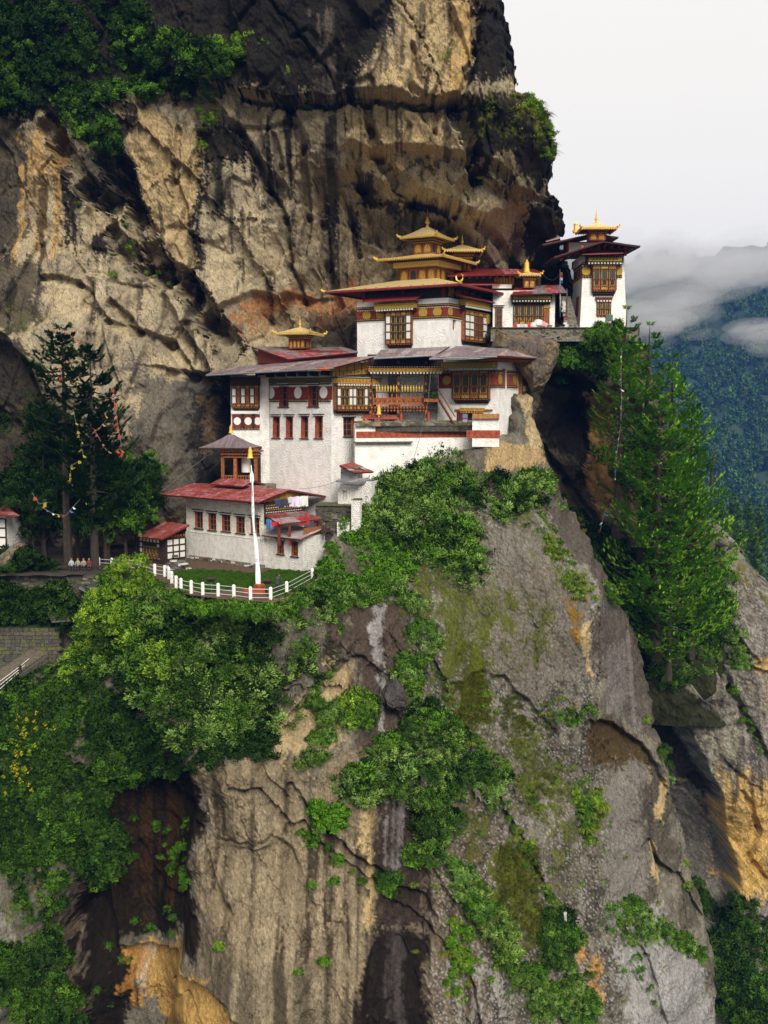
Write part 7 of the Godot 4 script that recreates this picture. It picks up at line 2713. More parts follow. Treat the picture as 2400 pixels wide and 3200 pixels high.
	# flood lamps
	for k in [[661, 1861, "green floodlight post on the lawn's left side", 1.25], [838, 1856, "green floodlight post right of the flagpole", 0.95]]:
		var lo := thing("floodlight_post", k[2], "lamp", at_level(k[0], k[1], TERRACE), 0.0)
		var m := MB.new()
		m.tube([Vector3(0, -0.1, 0), Vector3(0, k[3], 0)], [0.06, 0.05], 6)
		part("post", m, M.green, lo)
		var h := MB.new()
		h.obox(Vector3(-0.05, k[3] + 0.12, 0), Vector3(0.62, 0.34, 0.3), Basis(Vector3(1, 0, 0), 0.5))
		part("housing", h, M.wooddark, lo)
		var g := MB.new()
		g.obox(Vector3(-0.05, k[3] + 0.10, 0.16), Vector3(0.5, 0.24, 0.02), Basis(Vector3(1, 0, 0), 0.5))
		part("lens", g, M.glass, lo)
	# washing on lines under the gable
	var gs := [[868, 1564, 0.55, 0.6, Color(0.03, 0.04, 0.12)], [878, 1561, 0.7, 0.9, Color(0.03, 0.03, 0.04)], [890, 1559, 0.65, 0.8, Color(0.035, 0.035, 0.05)], [906, 1556, 0.5, 0.55, Color(0.5, 0.5, 0.5)], [915, 1555, 0.75, 0.95, Color(0.62, 0.55, 0.70)], [928, 1554, 0.65, 1.0, Color(0.66, 0.60, 0.74)], [938, 1553, 0.7, 1.0, Color(0.70, 0.70, 0.72)], [949, 1552, 0.55, 0.95, Color(0.62, 0.66, 0.60)], [956, 1552, 0.5, 1.05, Color(0.70, 0.70, 0.70)]]
	var names := ["navy cloth lowest on the washing line under the gable", "black garment on the washing line left of centre", "charcoal trousers on the washing line under the gable", "short grey cloth in the middle of the washing line", "pale lilac shirt on the washing line, the left one of two", "lilac shirt on the washing line, the right one of two", "white shirt on the washing line right of the lilac shirts", "pale green garment on the washing line near its end", "white garment last on the washing line's right end"]
	for i in gs.size():
		var k: Array = gs[i]
		cloth(at(k[0], k[1] - 2, 106.4 + i * 0.25), k[2], k[3], deg_to_rad(30), k[4], names[i], "washing", "")
	var line := MB.new()
	line.tube([at(860, 1562, 106.2), at(962, 1550, 108.6)], [0.018, 0.018], 4)
	var lo2 := part("washing_line", line, M.wire, self)
	tag(lo2, "thin washing line strung under the yellow gable", "line")

func high_terrace() -> void:
	var y := at(1700, 1026, 130).y
	var mb := MB.new()
	var x0 := at(1530, 1026, 130).x
	var x1 := at(1985, 1026, 131).x
	mb.box(Vector3(x0, y - 0.9, -143), Vector3(x1, y - 0.02, -128.6))
	var o := part("high_terrace_floor", mb, M.stone2, self)
	structure(o, "stone floor of the high terrace in front of the temple and tower")
	var w := thing("terrace_parapet", "weathered stone parapet of the high terrace, plants hanging over it", "wall", Vector3(x0, y, -128.6), 0.0)
	var wm := MB.new()
	wm.box(Vector3(0, -1.6, 0.0), Vector3(x1 - x0 - 0.3, -0.1, 0.25))
	part("wall", wm, M.stone, w)
	for i in 90:
		var st := MB.new()
		st.cbox(Vector3(rng.randf_range(0.2, x1 - x0 - 0.5), rng.randf_range(-1.4, -0.2), 0.26), Vector3(rng.randf_range(0.25, 0.6), rng.randf_range(0.12, 0.25), 0.14))
		part("stone", st, [M.stone, M.stone2, M.slatepale, M.slatemoss][rng.randi() % 4], w)
	for i in 34:
		var st := MB.new()
		st.cbox(Vector3((i + 0.5) * (x1 - x0 - 0.3) / 34.0, -0.04, 0.16), Vector3(0.52, 0.09, 0.7))
		part("coping_slate", st, [M.slate, M.slatemoss, M.stone2][rng.randi() % 3], w)
	# steps between temple and tower
	var s := thing("stone_stairway", "narrow stone stairway climbing between the terrace temple and the tower", "stairs", at(1788, 1026, 129.6), 0.0)
	for i in 18:
		var st := MB.new()
		st.obox(Vector3(rng.randf_range(-0.05, 0.05), 0.11 + i * 0.235, -i * 0.34), Vector3(1.35, 0.25, 0.5), Basis(Vector3.UP, rng.randf_range(-0.05, 0.05)))
		part("step", st, [M.stone, M.steps, M.stone][rng.randi() % 3], s)
	var bl := MB.new()
	bl.box(Vector3(-0.7, -0.5, -7), Vector3(0.7, 0.0, -0.3))
	part("bed", bl, M.stone2, s)
	var pier := thing("painted_stair_wall", "low wall of white and red painted stones beside the stairway's left edge", "wall", at(1770, 1028, 129.2), 0.0)
	for i in 14:
		var st := MB.new()
		st.cbox(Vector3(rng.randf_range(-0.1, 0.1), 0.15 + i * 0.26, -0.1 - i * 0.22), Vector3(0.42, 0.25, 0.5))
		part("painted_stone", st, [M.rubble, M.redearth, M.rubble, M.stone][rng.randi() % 4], pier)
	# flag staff and ropes by the stairs
	var fl := thing("prayer_flag_staff", "thin staff with small blue, white and red prayer flags by the stairs", "flag", at(1752, 912, 134), 0.0)
	var fm := MB.new()
	var ft := fl.transform.affine_inverse() * at(1750, 842, 134)
	fm.tube([Vector3(0, -3, 0), ft], [0.05, 0.03], 5)
	part("staff", fm, M.white, fl)
	for i in 4:
		var q := MB.new()
		q.obox(ft * (0.45 + 0.12 * i) + Vector3(0.15, 0, 0.02), Vector3(0.32, 0.34, 0.02), Basis(Vector3.UP, 0.4))
		part("flag", q, [mat(0.05, 0.12, 0.4), M.white, mat(0.5, 0.05, 0.04), mat(0.6, 0.45, 0.05)][i], fl)
	# sacks and washing on the parapet
	for k in [[1668, 1024, 0.52, Color(0.68, 0.66, 0.64), "white sack at the left of the terrace heap"], [1682, 1020, 0.62, Color(0.72, 0.70, 0.68), "big white sack on top of the terrace heap"], [1694, 1022, 0.55, Color(0.62, 0.28, 0.30), "pink bundle beside the white sacks on the terrace"], [1704, 1022, 0.42, Color(0.58, 0.38, 0.40), "pale pink bundle at the right of the terrace heap"]]:
		var sm := MB.new()
		var prof := []
		for i in 9:
			var a := PI * i / 8.0
			prof.append(Vector2(sin(a) * k[2] * (1.0 + 0.1 * sin(i * 2.3)), (1.0 - cos(a)) * k[2] * 0.85))
		sm.lathe(prof, Vector3.ZERO, 10)
		var so := part("sack", sm, mat(k[3].r, k[3].g, k[3].b, 0.95), self)
		so.position = at(k[0], k[1] + 6, 129.6)
		tag(so, k[4], "sack", "")
	var wash := [[1610, 0.45, 0.45, Color(0.55, 0.03, 0.03), "small red cloth at the left end of the terrace washing"], [1622, 0.5, 0.65, Color(0.6, 0.6, 0.62), "grey-white cloth beside the small red cloth on the terrace"], [1634, 0.55, 0.6, Color(0.5, 0.5, 0.55), "grey cloth in the middle of the terrace washing"], [1645, 0.45, 0.7, Color(0.62, 0.6, 0.62), "pale cloth right of the grey cloth on the terrace"], [1652, 0.4, 0.7, Color(0.6, 0.02, 0.015), "bright red cloth at the right end of the terrace washing"]]
	for k in wash:
		cloth(at(k[0], 1013, 129.3), k[1], k[2], 0.1, k[3], k[4], "washing", "")
	for k in [[1716, 1026, 0.3], [1752, 1027, 0.22], [1760, 1027, 0.2]]:
		var pm := MB.new()
		pm.lathe([Vector2(0, 0), Vector2(k[2], 0), Vector2(k[2] * 1.15, k[2] * 1.2), Vector2(0, k[2] * 1.3)], Vector3.ZERO, 8)
		var po := part("stone_pot", pm, M.stone, self)
		po.position = at(k[0], k[1], 129.4)
		tag(po, "small pale pot standing on the high terrace", "pot", "small pots along the high terrace")
	# red-patterned sheet roof end by the rock above the tower
	var am := MB.new()
	am.slab([at(1706, 754, 138), at(1752, 742, 138), at(1738, 731, 141), at(1708, 742, 141)], 0.1)
	var ao := part("rock_canopy", am, M.roofgrey, self)
	tag(ao, "small red and white canopy against the rock left of the tower's roof", "canopy")

func boulder(called: String, label: String, pts: Array, d0: float, thick: float, c: Color, c2: Color, seed_: int, tilt := Vector2.ZERO) -> void:
	# an irregular block: its silhouette ring swells towards the middle and closes behind
	var f := noise(seed_, 0.5, 4)
	var ring := []
	var mid := Vector3.ZERO
	for i in range(0, pts.size(), 2):
		var p := at(pts[i], pts[i + 1], d0)
		ring.append(p)
		mid += p
	mid /= ring.size()
	var smooth := []
	for i in ring.size():
		for k in 12:
			smooth.append((ring[i] as Vector3).lerp(ring[(i + 1) % ring.size()], k / 12.0))
	var n := smooth.size()
	var rows := []
	var m := 44
	for j in m + 1:
		var a := PI * j / m - PI * 0.5
		var row := []
		for i in n:
			var e: Vector3 = smooth[i] - mid
			var k := pow(cos(a), 0.4)
			var p: Vector3 = mid + e * k + Vector3(0, 0, -sin(a) * -thick + (e.x * tilt.x + e.y * tilt.y) * k)
			p += e.normalized() * f.get_noise_3dv(p) * 0.3 * k + Vector3(0, 0, f.get_noise_3dv(p + Vector3(9, 9, 9)) * 0.9 + 0.05 * absf(f.get_noise_3dv(p * 4.0))) * k
			row.append(p)
		rows.append(row)
	var mb := MB.new()
	for j in m:
		for i in n:
			var q := (i + 1) % n
			var p: Vector3 = rows[j][i]
			mb.col = c.lerp(c2, clampf(0.5 + 1.2 * f.get_noise_3dv(p * 0.7), 0, 1)) * (1.0 + 0.3 * f.get_noise_3dv(p * 4.0))
			mb.quad(rows[j][q], rows[j][i], rows[j + 1][i], rows[j + 1][q])
	var o := part(called, mb, M.rock, self)
	tag(o, label, "boulder")

func boulders() -> void:
	boulder("boulder", "great wedge of rock jutting out below the high terrace beside the bay-window building", [1545, 1100, 1540, 1080, 1556, 1034, 1640, 1046, 1717, 1062, 1738, 1077, 1736, 1110, 1716, 1172, 1690, 1215, 1655, 1232, 1640, 1190, 1600, 1150], 122.0, 4.0, Color(0.13, 0.11, 0.10), Color(0.30, 0.22, 0.12), 71, Vector2(0.25, 0.0))
	boulder("boulder", "dark wedge of stone stuck in the cleft above the middle bushes", [1237, 2117, 1214, 2138, 1194, 2166, 1208, 2192, 1226, 2214, 1250, 2216, 1270, 2206, 1266, 2165, 1258, 2138], 95.3, 1.3, Color(0.08, 0.07, 0.066), Color(0.11, 0.095, 0.09), 72)
	boulder("boulder", "pale boulder beside the panelled house at the far left", [20, 1720, 60, 1695, 78, 1702, 60, 1740, 40, 1775, 0, 1790, -20, 1760], 108.0, 2.0, Color(0.26, 0.22, 0.15), Color(0.16, 0.14, 0.10), 73)

func stairs_left() -> void:
	# terraced path with steps at the left edge
	var w := thing("dry_stone_wall", "dark dry-stone retaining wall above the railed steps at the left", "wall", at(185, 2060, 103.8), 0.0)
	var l := hit(w, front(), -40, 2010).x
	var h := hit(w, front(), 90, 1962).y
	var mb := MB.new()
	mb.box(Vector3(l, -2.5, -2.0), Vector3(0, h, 0))
	part("wall", mb, M.stone2, w)
	for j in 13:
		var x := l
		while x < -0.2:
			var k := rng.randf_range(0.35, 0.9)
			var st := MB.new()
			st.obox(Vector3(x + k * 0.5, -1.7 + (h + 1.7) * (j + 0.5) / 13.0, 0.0), Vector3(k - 0.04, (h + 1.7) / 13.0 - 0.03, rng.randf_range(0.12, 0.34)), Basis(Vector3(0, 0, 1), rng.randf_range(-0.03, 0.03)))
			part("stone", st, [M.stone2, M.stone2, M.slate, M.slatemoss][rng.randi() % 4], w)
			x += k
	var g := MB.new()
	g.box(Vector3(l, h, -4.0), Vector3(0.6, h + 0.1, 0.1))
	part("grass_top", g, textured(mat(0.03, 0.07, 0.012), null, 0.5, T.fine, 8.0), w)
	var bank := MB.new()
	var dn := Vector3(0, -0.3, 0)
	bank.slab([at(-70, 2185, 97.5) + dn, at(150, 2042, 103) + dn, at(150, 2012, 105.3) + dn, at(-70, 2110, 100.3) + dn], 0.8)
	var bo := part("steps_bank", bank, M.stone2, self)
	structure(bo, "trodden earth and stone beneath the steps at the left")
	var s := thing("railed_steps", "wooden steps with brown posts and white wires at the left edge", "stairs", at(118, 2040, 103.5), 0.0)
	var inv := s.transform.affine_inverse()
	var a := at(130, 2028, 104)
	var b := at(-50, 2150, 98.5)
	for i in 22:
		var u := (i + 0.5) / 22.0
		var p := inv * a.lerp(b, u)
		var st := MB.new()
		st.obox(p, Vector3(2.4, 0.14, 0.42), Basis(Vector3.UP, 0.55))
		part("step", st, M.steps, s)
	var prev := []
	for k in [[121, 2066, 2030, 104.0], [62, 2112, 2080, 101.0], [-20, 2190, 2140, 98.0]]:
		var p := inv * at(k[0], k[1], k[3])
		var q := inv * at(k[0], k[2], k[3])
		var m := MB.new()
		m.box(p + Vector3(-0.13, -0.4, -0.13), Vector3(p.x + 0.13, q.y, p.z + 0.13))
		part("post", m, M.wooddark, s)
		if prev:
			for r in 4:
				var wm := MB.new()
				wm.tube([(prev[0] as Vector3).lerp(prev[1], 0.15 + 0.25 * r), p.lerp(Vector3(p.x, q.y, p.z), 0.15 + 0.25 * r)], [0.03, 0.03], 4)
				part("wire", wm, M.white, s)
		prev = [p, Vector3(p.x, q.y, p.z)]
	var u := thing("stone_steps", "old stone steps climbing from the retaining wall to the wooded path", "stairs", at(190, 1940, 104.0), 0.0)
	var ui := u.transform.affine_inverse()
	for i in 13:
		var p := ui * at(190, 1940, 103.2).lerp(at(150, 1868, 106.4), i / 12.0)
		var st := MB.new()
		st.obox(p, Vector3(1.7, 0.16, 0.42), Basis(Vector3.UP, 0.35 + rng.randf_range(-0.06, 0.06)))
		part("step", st, M.steps, u)
	var t := MB.new()
	t.slab([at(246, 1838, 104), at(276, 1854, 103.5), at(279, 1847, 105), at(250, 1832, 105.5)], 0.06)
	var to := part("tin_canopy", t, M.tin, self)
	tag(to, "small grey tin sheet among the shrubs left of the fence", "canopy")

func cables() -> void:
	var list := [[[505, 1535, 112], [600, 1460, 117], [660, 1415, 121], "cable rising from the long house's roof to the gate pavilion"], [[935, 1527, 108], [1010, 1518, 110], [1070, 1495, 111], "cable from the long house to the white hut"], [[1345, 1160, 113.5], [1330, 1290, 113], [1290, 1440, 112], "thin wire hanging down in front of the courtyard gallery"], [[1690, 850, 134], [1725, 875, 134], [1752, 850, 134], "slack black cable by the dark rock left of the tower"]]
	for k in list:
		var mb := MB.new()
		var path := []
		var rad := []
		var a := at(k[0][0], k[0][1], k[0][2])
		var b := at(k[1][0], k[1][1], k[1][2])
		var c := at(k[2][0], k[2][1], k[2][2])
		for i in 13:
			var t := i / 12.0
			path.append(a * (1 - t) * (1 - 2 * t) + b * 4 * t * (1 - t) + c * t * (2 * t - 1))
			rad.append(0.022)
		mb.tube(path, rad, 4)
		var o := part("cable", mb, M.wire, self)
		tag(o, k[3], "cable")

func flag_line(pts: Array, d: float, size: float, cols: Array, label: String, per := 1.1) -> void:
	var path := []
	for i in range(0, pts.size(), 2):
		path.append(at(pts[i], pts[i + 1], d))
	var o := thing("prayer_flag_string", label, "prayer flags", path[0], 0.0)
	var inv := o.transform.affine_inverse()
	var mb := MB.new()
	var local := []
	var rad := []
	for p in path:
		local.append(inv * (p as Vector3))
		rad.append(0.025)
	mb.tube(local, rad, 4)
	part("cord", mb, M.wire, o)
	var k := 0
	for i in local.size() - 1:
		var a: Vector3 = local[i]
		var b: Vector3 = local[i + 1]
		var n := int((b - a).length() / per * 0.7) + 1
		for j in n:
			var p := a.lerp(b, (j + rng.randf()) / n)
			var q := MB.new()
			var w := size * 0.5 * rng.randf_range(0.6, 1.2)
			var h := size * 0.5 * rng.randf_range(0.7, 1.6)
			var dx := rng.randf_range(-0.3, 0.3)
			q.quad(p + Vector3(-w * 0.5 + dx, -h, 0.1), p + Vector3(w * 0.5 + dx, -h * 0.8, -0.1), p + Vector3(w * 0.4, 0, 0.02), p + Vector3(-w * 0.4, 0.05, 0))
			q.quad(p + Vector3(w * 0.5 + dx, -h * 0.8, -0.11), p + Vector3(-w * 0.5 + dx, -h, 0.09), p + Vector3(-w * 0.4, 0.05, -0.01), p + Vector3(w * 0.4, 0, 0.01))
			part("flag", q, cols[k % cols.size()], o)
			k += 1

func prayer_flags() -> void:
	var red := mat(0.36, 0.055, 0.02)
	var yel := mat(0.34, 0.26, 0.015)
	var blue := mat(0.05, 0.10, 0.34)
	var wht: Material = M.white
	var pink := mat(0.42, 0.15, 0.10)
	flag_line([354, 1205, 356, 1245, 362, 1290, 370, 1340, 380, 1395], 106, 0.5, [red, pink, red], "string of faded orange flags hanging at the right of the left trees", 0.5)
	flag_line([360, 1412, 374, 1402, 384, 1412, 380, 1432], 105.8, 0.55, [red], "knotted bunch of torn orange flags at the foot of the orange string", 0.35)
	flag_line([278, 1322, 295, 1345, 310, 1370, 322, 1395, 345, 1418], 106, 0.4, [pink, red], "short string of pink flags slanting through the left trees", 0.6)
	flag_line([228, 1280, 240, 1330, 250, 1375, 262, 1430], 106, 0.45, [yel], "string of yellow flags hanging left of the orange ones", 0.6)
	flag_line([250, 1440, 222, 1455, 220, 1490, 226, 1520], 105.8, 0.5, [yel], "cluster of large yellow flags on the left tree trunk", 0.5)
	flag_line([328, 1290, 334, 1310, 318, 1330, 306, 1345], 106, 0.4, [yel, pink], "short forked string of yellow and pink flags between the left trees", 0.7)
	flag_line([205, 1040, 230, 1055, 270, 1072], 109, 0.45, [red], "few orange flags tied in the top of the tall left tree", 0.6)
	flag_line([192, 1120, 190, 1160, 196, 1200], 108, 0.45, [red], "orange flags along the tall left tree's trunk", 0.8)
	flag_line([100, 1540, 122, 1575, 150, 1570], 106, 0.7, [red, yel], "red and yellow flags low in the dark left trees", 0.9)
	flag_line([130, 1585, 165, 1605, 205, 1612, 250, 1560, 280, 1575], 106, 0.4, [blue, wht, yel, red], "drooping string of many-coloured flags under the left trees", 0.8)
	flag_line([1942, 1085, 1941, 1130, 1941, 1190, 1942, 1250, 1940, 1330, 1932, 1380, 1926, 1430, 1922, 1500], 117.5, 0.34, [blue, wht, red, mat(0.08, 0.3, 0.08), yel], "long vertical string of small prayer flags in front of the right conifers", 0.55)
	flag_line([1895, 1590, 1885, 1620, 1875, 1660], 118.5, 0.35, [red, blue, wht], "short string of flags in the gully shrubs below the conifers", 0.7)
	# scarves and rags blown onto the rocks
	for k in [[1766, 2850, 95.0, 0.3, 0.8, "white scarf lying on the mossy rock low in the gully"]]:
		cloth(at(k[0], k[1], k[2]), k[3], k[4], 0.3, Color(0.5, 0.5, 0.5), k[5], "scarf", "", 0.15)

# ---------------------------------------------------------------- people: one surface round a skeleton
func person(label: String, where: Vector3, turn: float, bones: Array, group := "") -> void:
	# bones: [from, to, radius at from, radius at to, colour]
	var cell := 0.045
	var lo := Vector3.ONE * 9
	var hi := -lo
	for b in bones:
		for k in 2:
			lo = lo.min(b[k] - Vector3.ONE * (b[2] + 0.1))
			hi = hi.max(b[k] + Vector3.ONE * (b[2] + 0.1))
	var n := Vector3i((hi - lo) / cell) + Vector3i(2, 2, 2)
	var val := PackedFloat32Array()
	val.resize(n.x * n.y * n.z)
	val.fill(1.0)
	var owner_ := PackedInt32Array()
	owner_.resize(val.size())
	var near := PackedFloat32Array()
	near.resize(val.size())
	near.fill(9.0)
	for q in bones.size():
		var b: Array = bones[q]
		var a: Vector3 = b[0]
		var e: Vector3 = b[1] - b[0]
		var r := maxf(b[2], b[3]) + 0.12
		var c0 := Vector3i(((a.min(b[1]) - Vector3.ONE * r) - lo) / cell).clamp(Vector3i.ZERO, n - Vector3i.ONE)
		var c1 := Vector3i(((a.max(b[1]) + Vector3.ONE * r) - lo) / cell + Vector3.ONE).clamp(Vector3i.ZERO, n - Vector3i.ONE)
		for z in range(c0.z, c1.z + 1):
			for y in range(c0.y, c1.y + 1):
				for x in range(c0.x, c1.x + 1):
					var p := lo + Vector3(x, y, z) * cell
					var t := clampf((p - a).dot(e) / maxf(e.length_squared(), 1e-6), 0, 1)
					var d := (p - a - e * t).length() - lerpf(b[2], b[3], t)
					var i := x + n.x * (y + n.y * z)
					var h := clampf(0.5 + 0.5 * (val[i] - d) / 0.05, 0, 1)
					val[i] = lerpf(val[i], d, h) - 0.05 * h * (1 - h)
					if d < near[i]:
						near[i] = d
						owner_[i] = q
	var mb := MB.new()
	var id := {}
	var corner := [0, 1, n.x, n.x + 1, n.x * n.y, n.x * n.y + 1, n.x * n.y + n.x, n.x * n.y + n.x + 1]
	for z in n.z - 1:
		for y in n.y - 1:
			for x in n.x - 1:
				var i := x + n.x * (y + n.y * z)
				var s := Vector3.ZERO
				var k := 0
				for q in [[0, 1], [2, 3], [4, 5], [6, 7], [0, 2], [1, 3], [4, 6], [5, 7], [0, 4], [1, 5], [2, 6], [3, 7]]:
					var va := val[i + corner[q[0]]]
					var vb := val[i + corner[q[1]]]
					if (va < 0) != (vb < 0):
						var t := va / (va - vb)
						var pa := Vector3(q[0] & 1, (q[0] >> 1) & 1, q[0] >> 2)
						var pb := Vector3(q[1] & 1, (q[1] >> 1) & 1, q[1] >> 2)
						s += pa.lerp(pb, t)
						k += 1
				if k:
					id[i] = mb.v.size()
					mb.v.append(lo + (Vector3(x, y, z) + s / k) * cell)
					var g := Vector3(val[i + 1] - val[i], val[i + n.x] - val[i], val[i + n.x * n.y] - val[i])
					mb.n.append(g.normalized())
					mb.c.append(bones[owner_[i]][4])
					mb.t.append(Vector2.ZERO)
	for i in id:
		var steps := [1, n.x, n.x * n.y]
		for a in 3:
			var b: int = steps[(a + 1) % 3]
			var c: int = steps[(a + 2) % 3]
			var va := val[i]
			var vb := val[i + steps[a]]
			if (va < 0) == (vb < 0) or not (id.has(i - b) and id.has(i - c) and id.has(i - b - c)):
				continue
			var q := [id[i], id[i - b], id[i - b - c], id[i - c]]
			if va < 0:
				mb.ix.append_array([q[0], q[2], q[1], q[0], q[3], q[2]])
			else:
				mb.ix.append_array([q[0], q[1], q[2], q[0], q[2], q[3]])
	var o := part("person", mb, M.vcol, self)
	o.position = where
	o.rotation.y = turn
	tag(o, label, "person", group)

func standing(top: Color, legs: Color, skin: Color, hair: Color, raise: bool) -> Array:
	var v := []
	v.append([Vector3(0, 0.95, 0), Vector3(0, 1.38, -0.02), 0.15, 0.17, top])
	v.append([Vector3(0, 1.42, -0.02), Vector3(0, 1.54, 0.0), 0.06, 0.055, skin])
	v.append([Vector3(0, 1.60, 0.02), Vector3(0, 1.66, 0.02), 0.085, 0.09, skin])
	v.append([Vector3(0, 1.67, -0.02), Vector3(0, 1.71, -0.02), 0.095, 0.085, hair])
	v.append([Vector3(0, 1.62, 0.10), Vector3(0, 1.60, 0.12), 0.02, 0.015, skin])
	for s in [-1.0, 1.0]:
		v.append([Vector3(0.09 * s, 0.92, 0), Vector3(0.10 * s, 0.5, 0.03), 0.095, 0.07, legs])
		v.append([Vector3(0.10 * s, 0.5, 0.03), Vector3(0.11 * s, 0.09, -0.02), 0.065, 0.045, legs])
		v.append([Vector3(0.11 * s, 0.05, -0.04), Vector3(0.12 * s, 0.04, 0.14), 0.05, 0.04, Color(0.03, 0.025, 0.02)])
		var sh := Vector3(0.19 * s, 1.37, -0.02)
		var el := Vector3(0.30 * s, 1.22, 0.20) if raise else Vector3(0.26 * s, 1.08, -0.02)
		var ha := Vector3(0.09 * s, 1.56, 0.24) if raise else Vector3(0.25 * s, 0.84, 0.08)
		v.append([sh, el, 0.06, 0.045, top])
		v.append([el, ha, 0.043, 0.033, top])
		v.append([ha, ha + (ha - el).normalized() * 0.09, 0.038, 0.03, skin])
	if raise:
		v.append([Vector3(-0.06, 1.62, 0.28), Vector3(0.06, 1.62, 0.28), 0.045, 0.045, Color(0.02, 0.02, 0.02)])
	return v

func seated(top: Color, legs: Color, skin: Color, hair: Color) -> Array:
	var v := []
	v.append([Vector3(0, 0.5, -0.05), Vector3(0, 0.92, 0.0), 0.15, 0.17, top])
	v.append([Vector3(0, 0.97, 0.0), Vector3(0, 1.08, 0.02), 0.06, 0.055, skin])
	v.append([Vector3(0, 1.14, 0.04), Vector3(0, 1.20, 0.04), 0.085, 0.09, skin])
	v.append([Vector3(0, 1.21, 0.0), Vector3(0, 1.25, 0.0), 0.095, 0.085, hair])
	v.append([Vector3(0, 1.16, 0.12), Vector3(0, 1.14, 0.14), 0.02, 0.015, skin])
	for s in [-1.0, 1.0]:
		v.append([Vector3(0.09 * s, 0.47, 0), Vector3(0.13 * s, 0.50, 0.42), 0.095, 0.07, legs])
		v.append([Vector3(0.13 * s, 0.50, 0.42), Vector3(0.13 * s, 0.09, 0.46), 0.065, 0.045, legs])
		v.append([Vector3(0.13 * s, 0.05, 0.42), Vector3(0.14 * s, 0.04, 0.60), 0.05, 0.04, Color(0.03, 0.025, 0.02)])
		v.append([Vector3(0.19 * s, 0.91, 0), Vector3(0.25 * s, 0.66, 0.10), 0.06, 0.045, top])
		v.append([Vector3(0.25 * s, 0.66, 0.10), Vector3(0.13 * s, 0.60, 0.32), 0.043, 0.033, top])
		v.append([Vector3(0.13 * s, 0.60, 0.32), Vector3(0.08 * s, 0.59, 0.38), 0.038, 0.03, skin])
	return v

func people() -> void:
	var skin := Color(0.30, 0.17, 0.10)
	var hair := Color(0.012, 0.010, 0.009)
	person("person in dark clothes standing by the terrace fence, arms raised to a camera", at_level(867, 1857, TERRACE), deg_to_rad(160), standing(Color(0.05, 0.05, 0.055), Color(0.03, 0.03, 0.03), skin, hair, true))
	person("person in dark red standing between the lean-to roof and the rubble pier", at(1013, 1688, 107.6), deg_to_rad(20), standing(Color(0.05, 0.03, 0.03), Color(0.03, 0.03, 0.03), skin, hair, false))
	var b := thing("log_bench", "low log bench under the trees with people sitting on it", "bench", at_level(252, 1782, TERRACE), 0.1)
	var bm := MB.new()
	bm.tube([Vector3(-3.2, 0.32, -0.15), Vector3(2.8, 0.32, -0.15)], [0.14, 0.13], 7)
	part("log", bm, M.bark, b)
	for x in [-2.4, 2.0]:
		var lm := MB.new()
		lm.tube([Vector3(x, -0.1, -0.15), Vector3(x, 0.25, -0.15)], [0.12, 0.12], 6)
		part("leg", lm, M.bark, b)
	var who := [[224, Color(0.42, 0.42, 0.46), "person in white sitting leftmost on the log bench"], [244, Color(0.30, 0.28, 0.22), "person in a cream top sitting second on the log bench"], [262, Color(0.30, 0.25, 0.18), "person in a pale patterned top sitting third on the log bench"], [279, Color(0.16, 0.03, 0.03), "person in dark red sitting rightmost on the log bench"]]
	for k in who:
		person(k[2], at_level(k[0], 1783, TERRACE) + Vector3(0, -0.05, 0), deg_to_rad(rng.randf_range(-25, 25)), seated(k[1], Color(0.035, 0.035, 0.045), skin, hair))

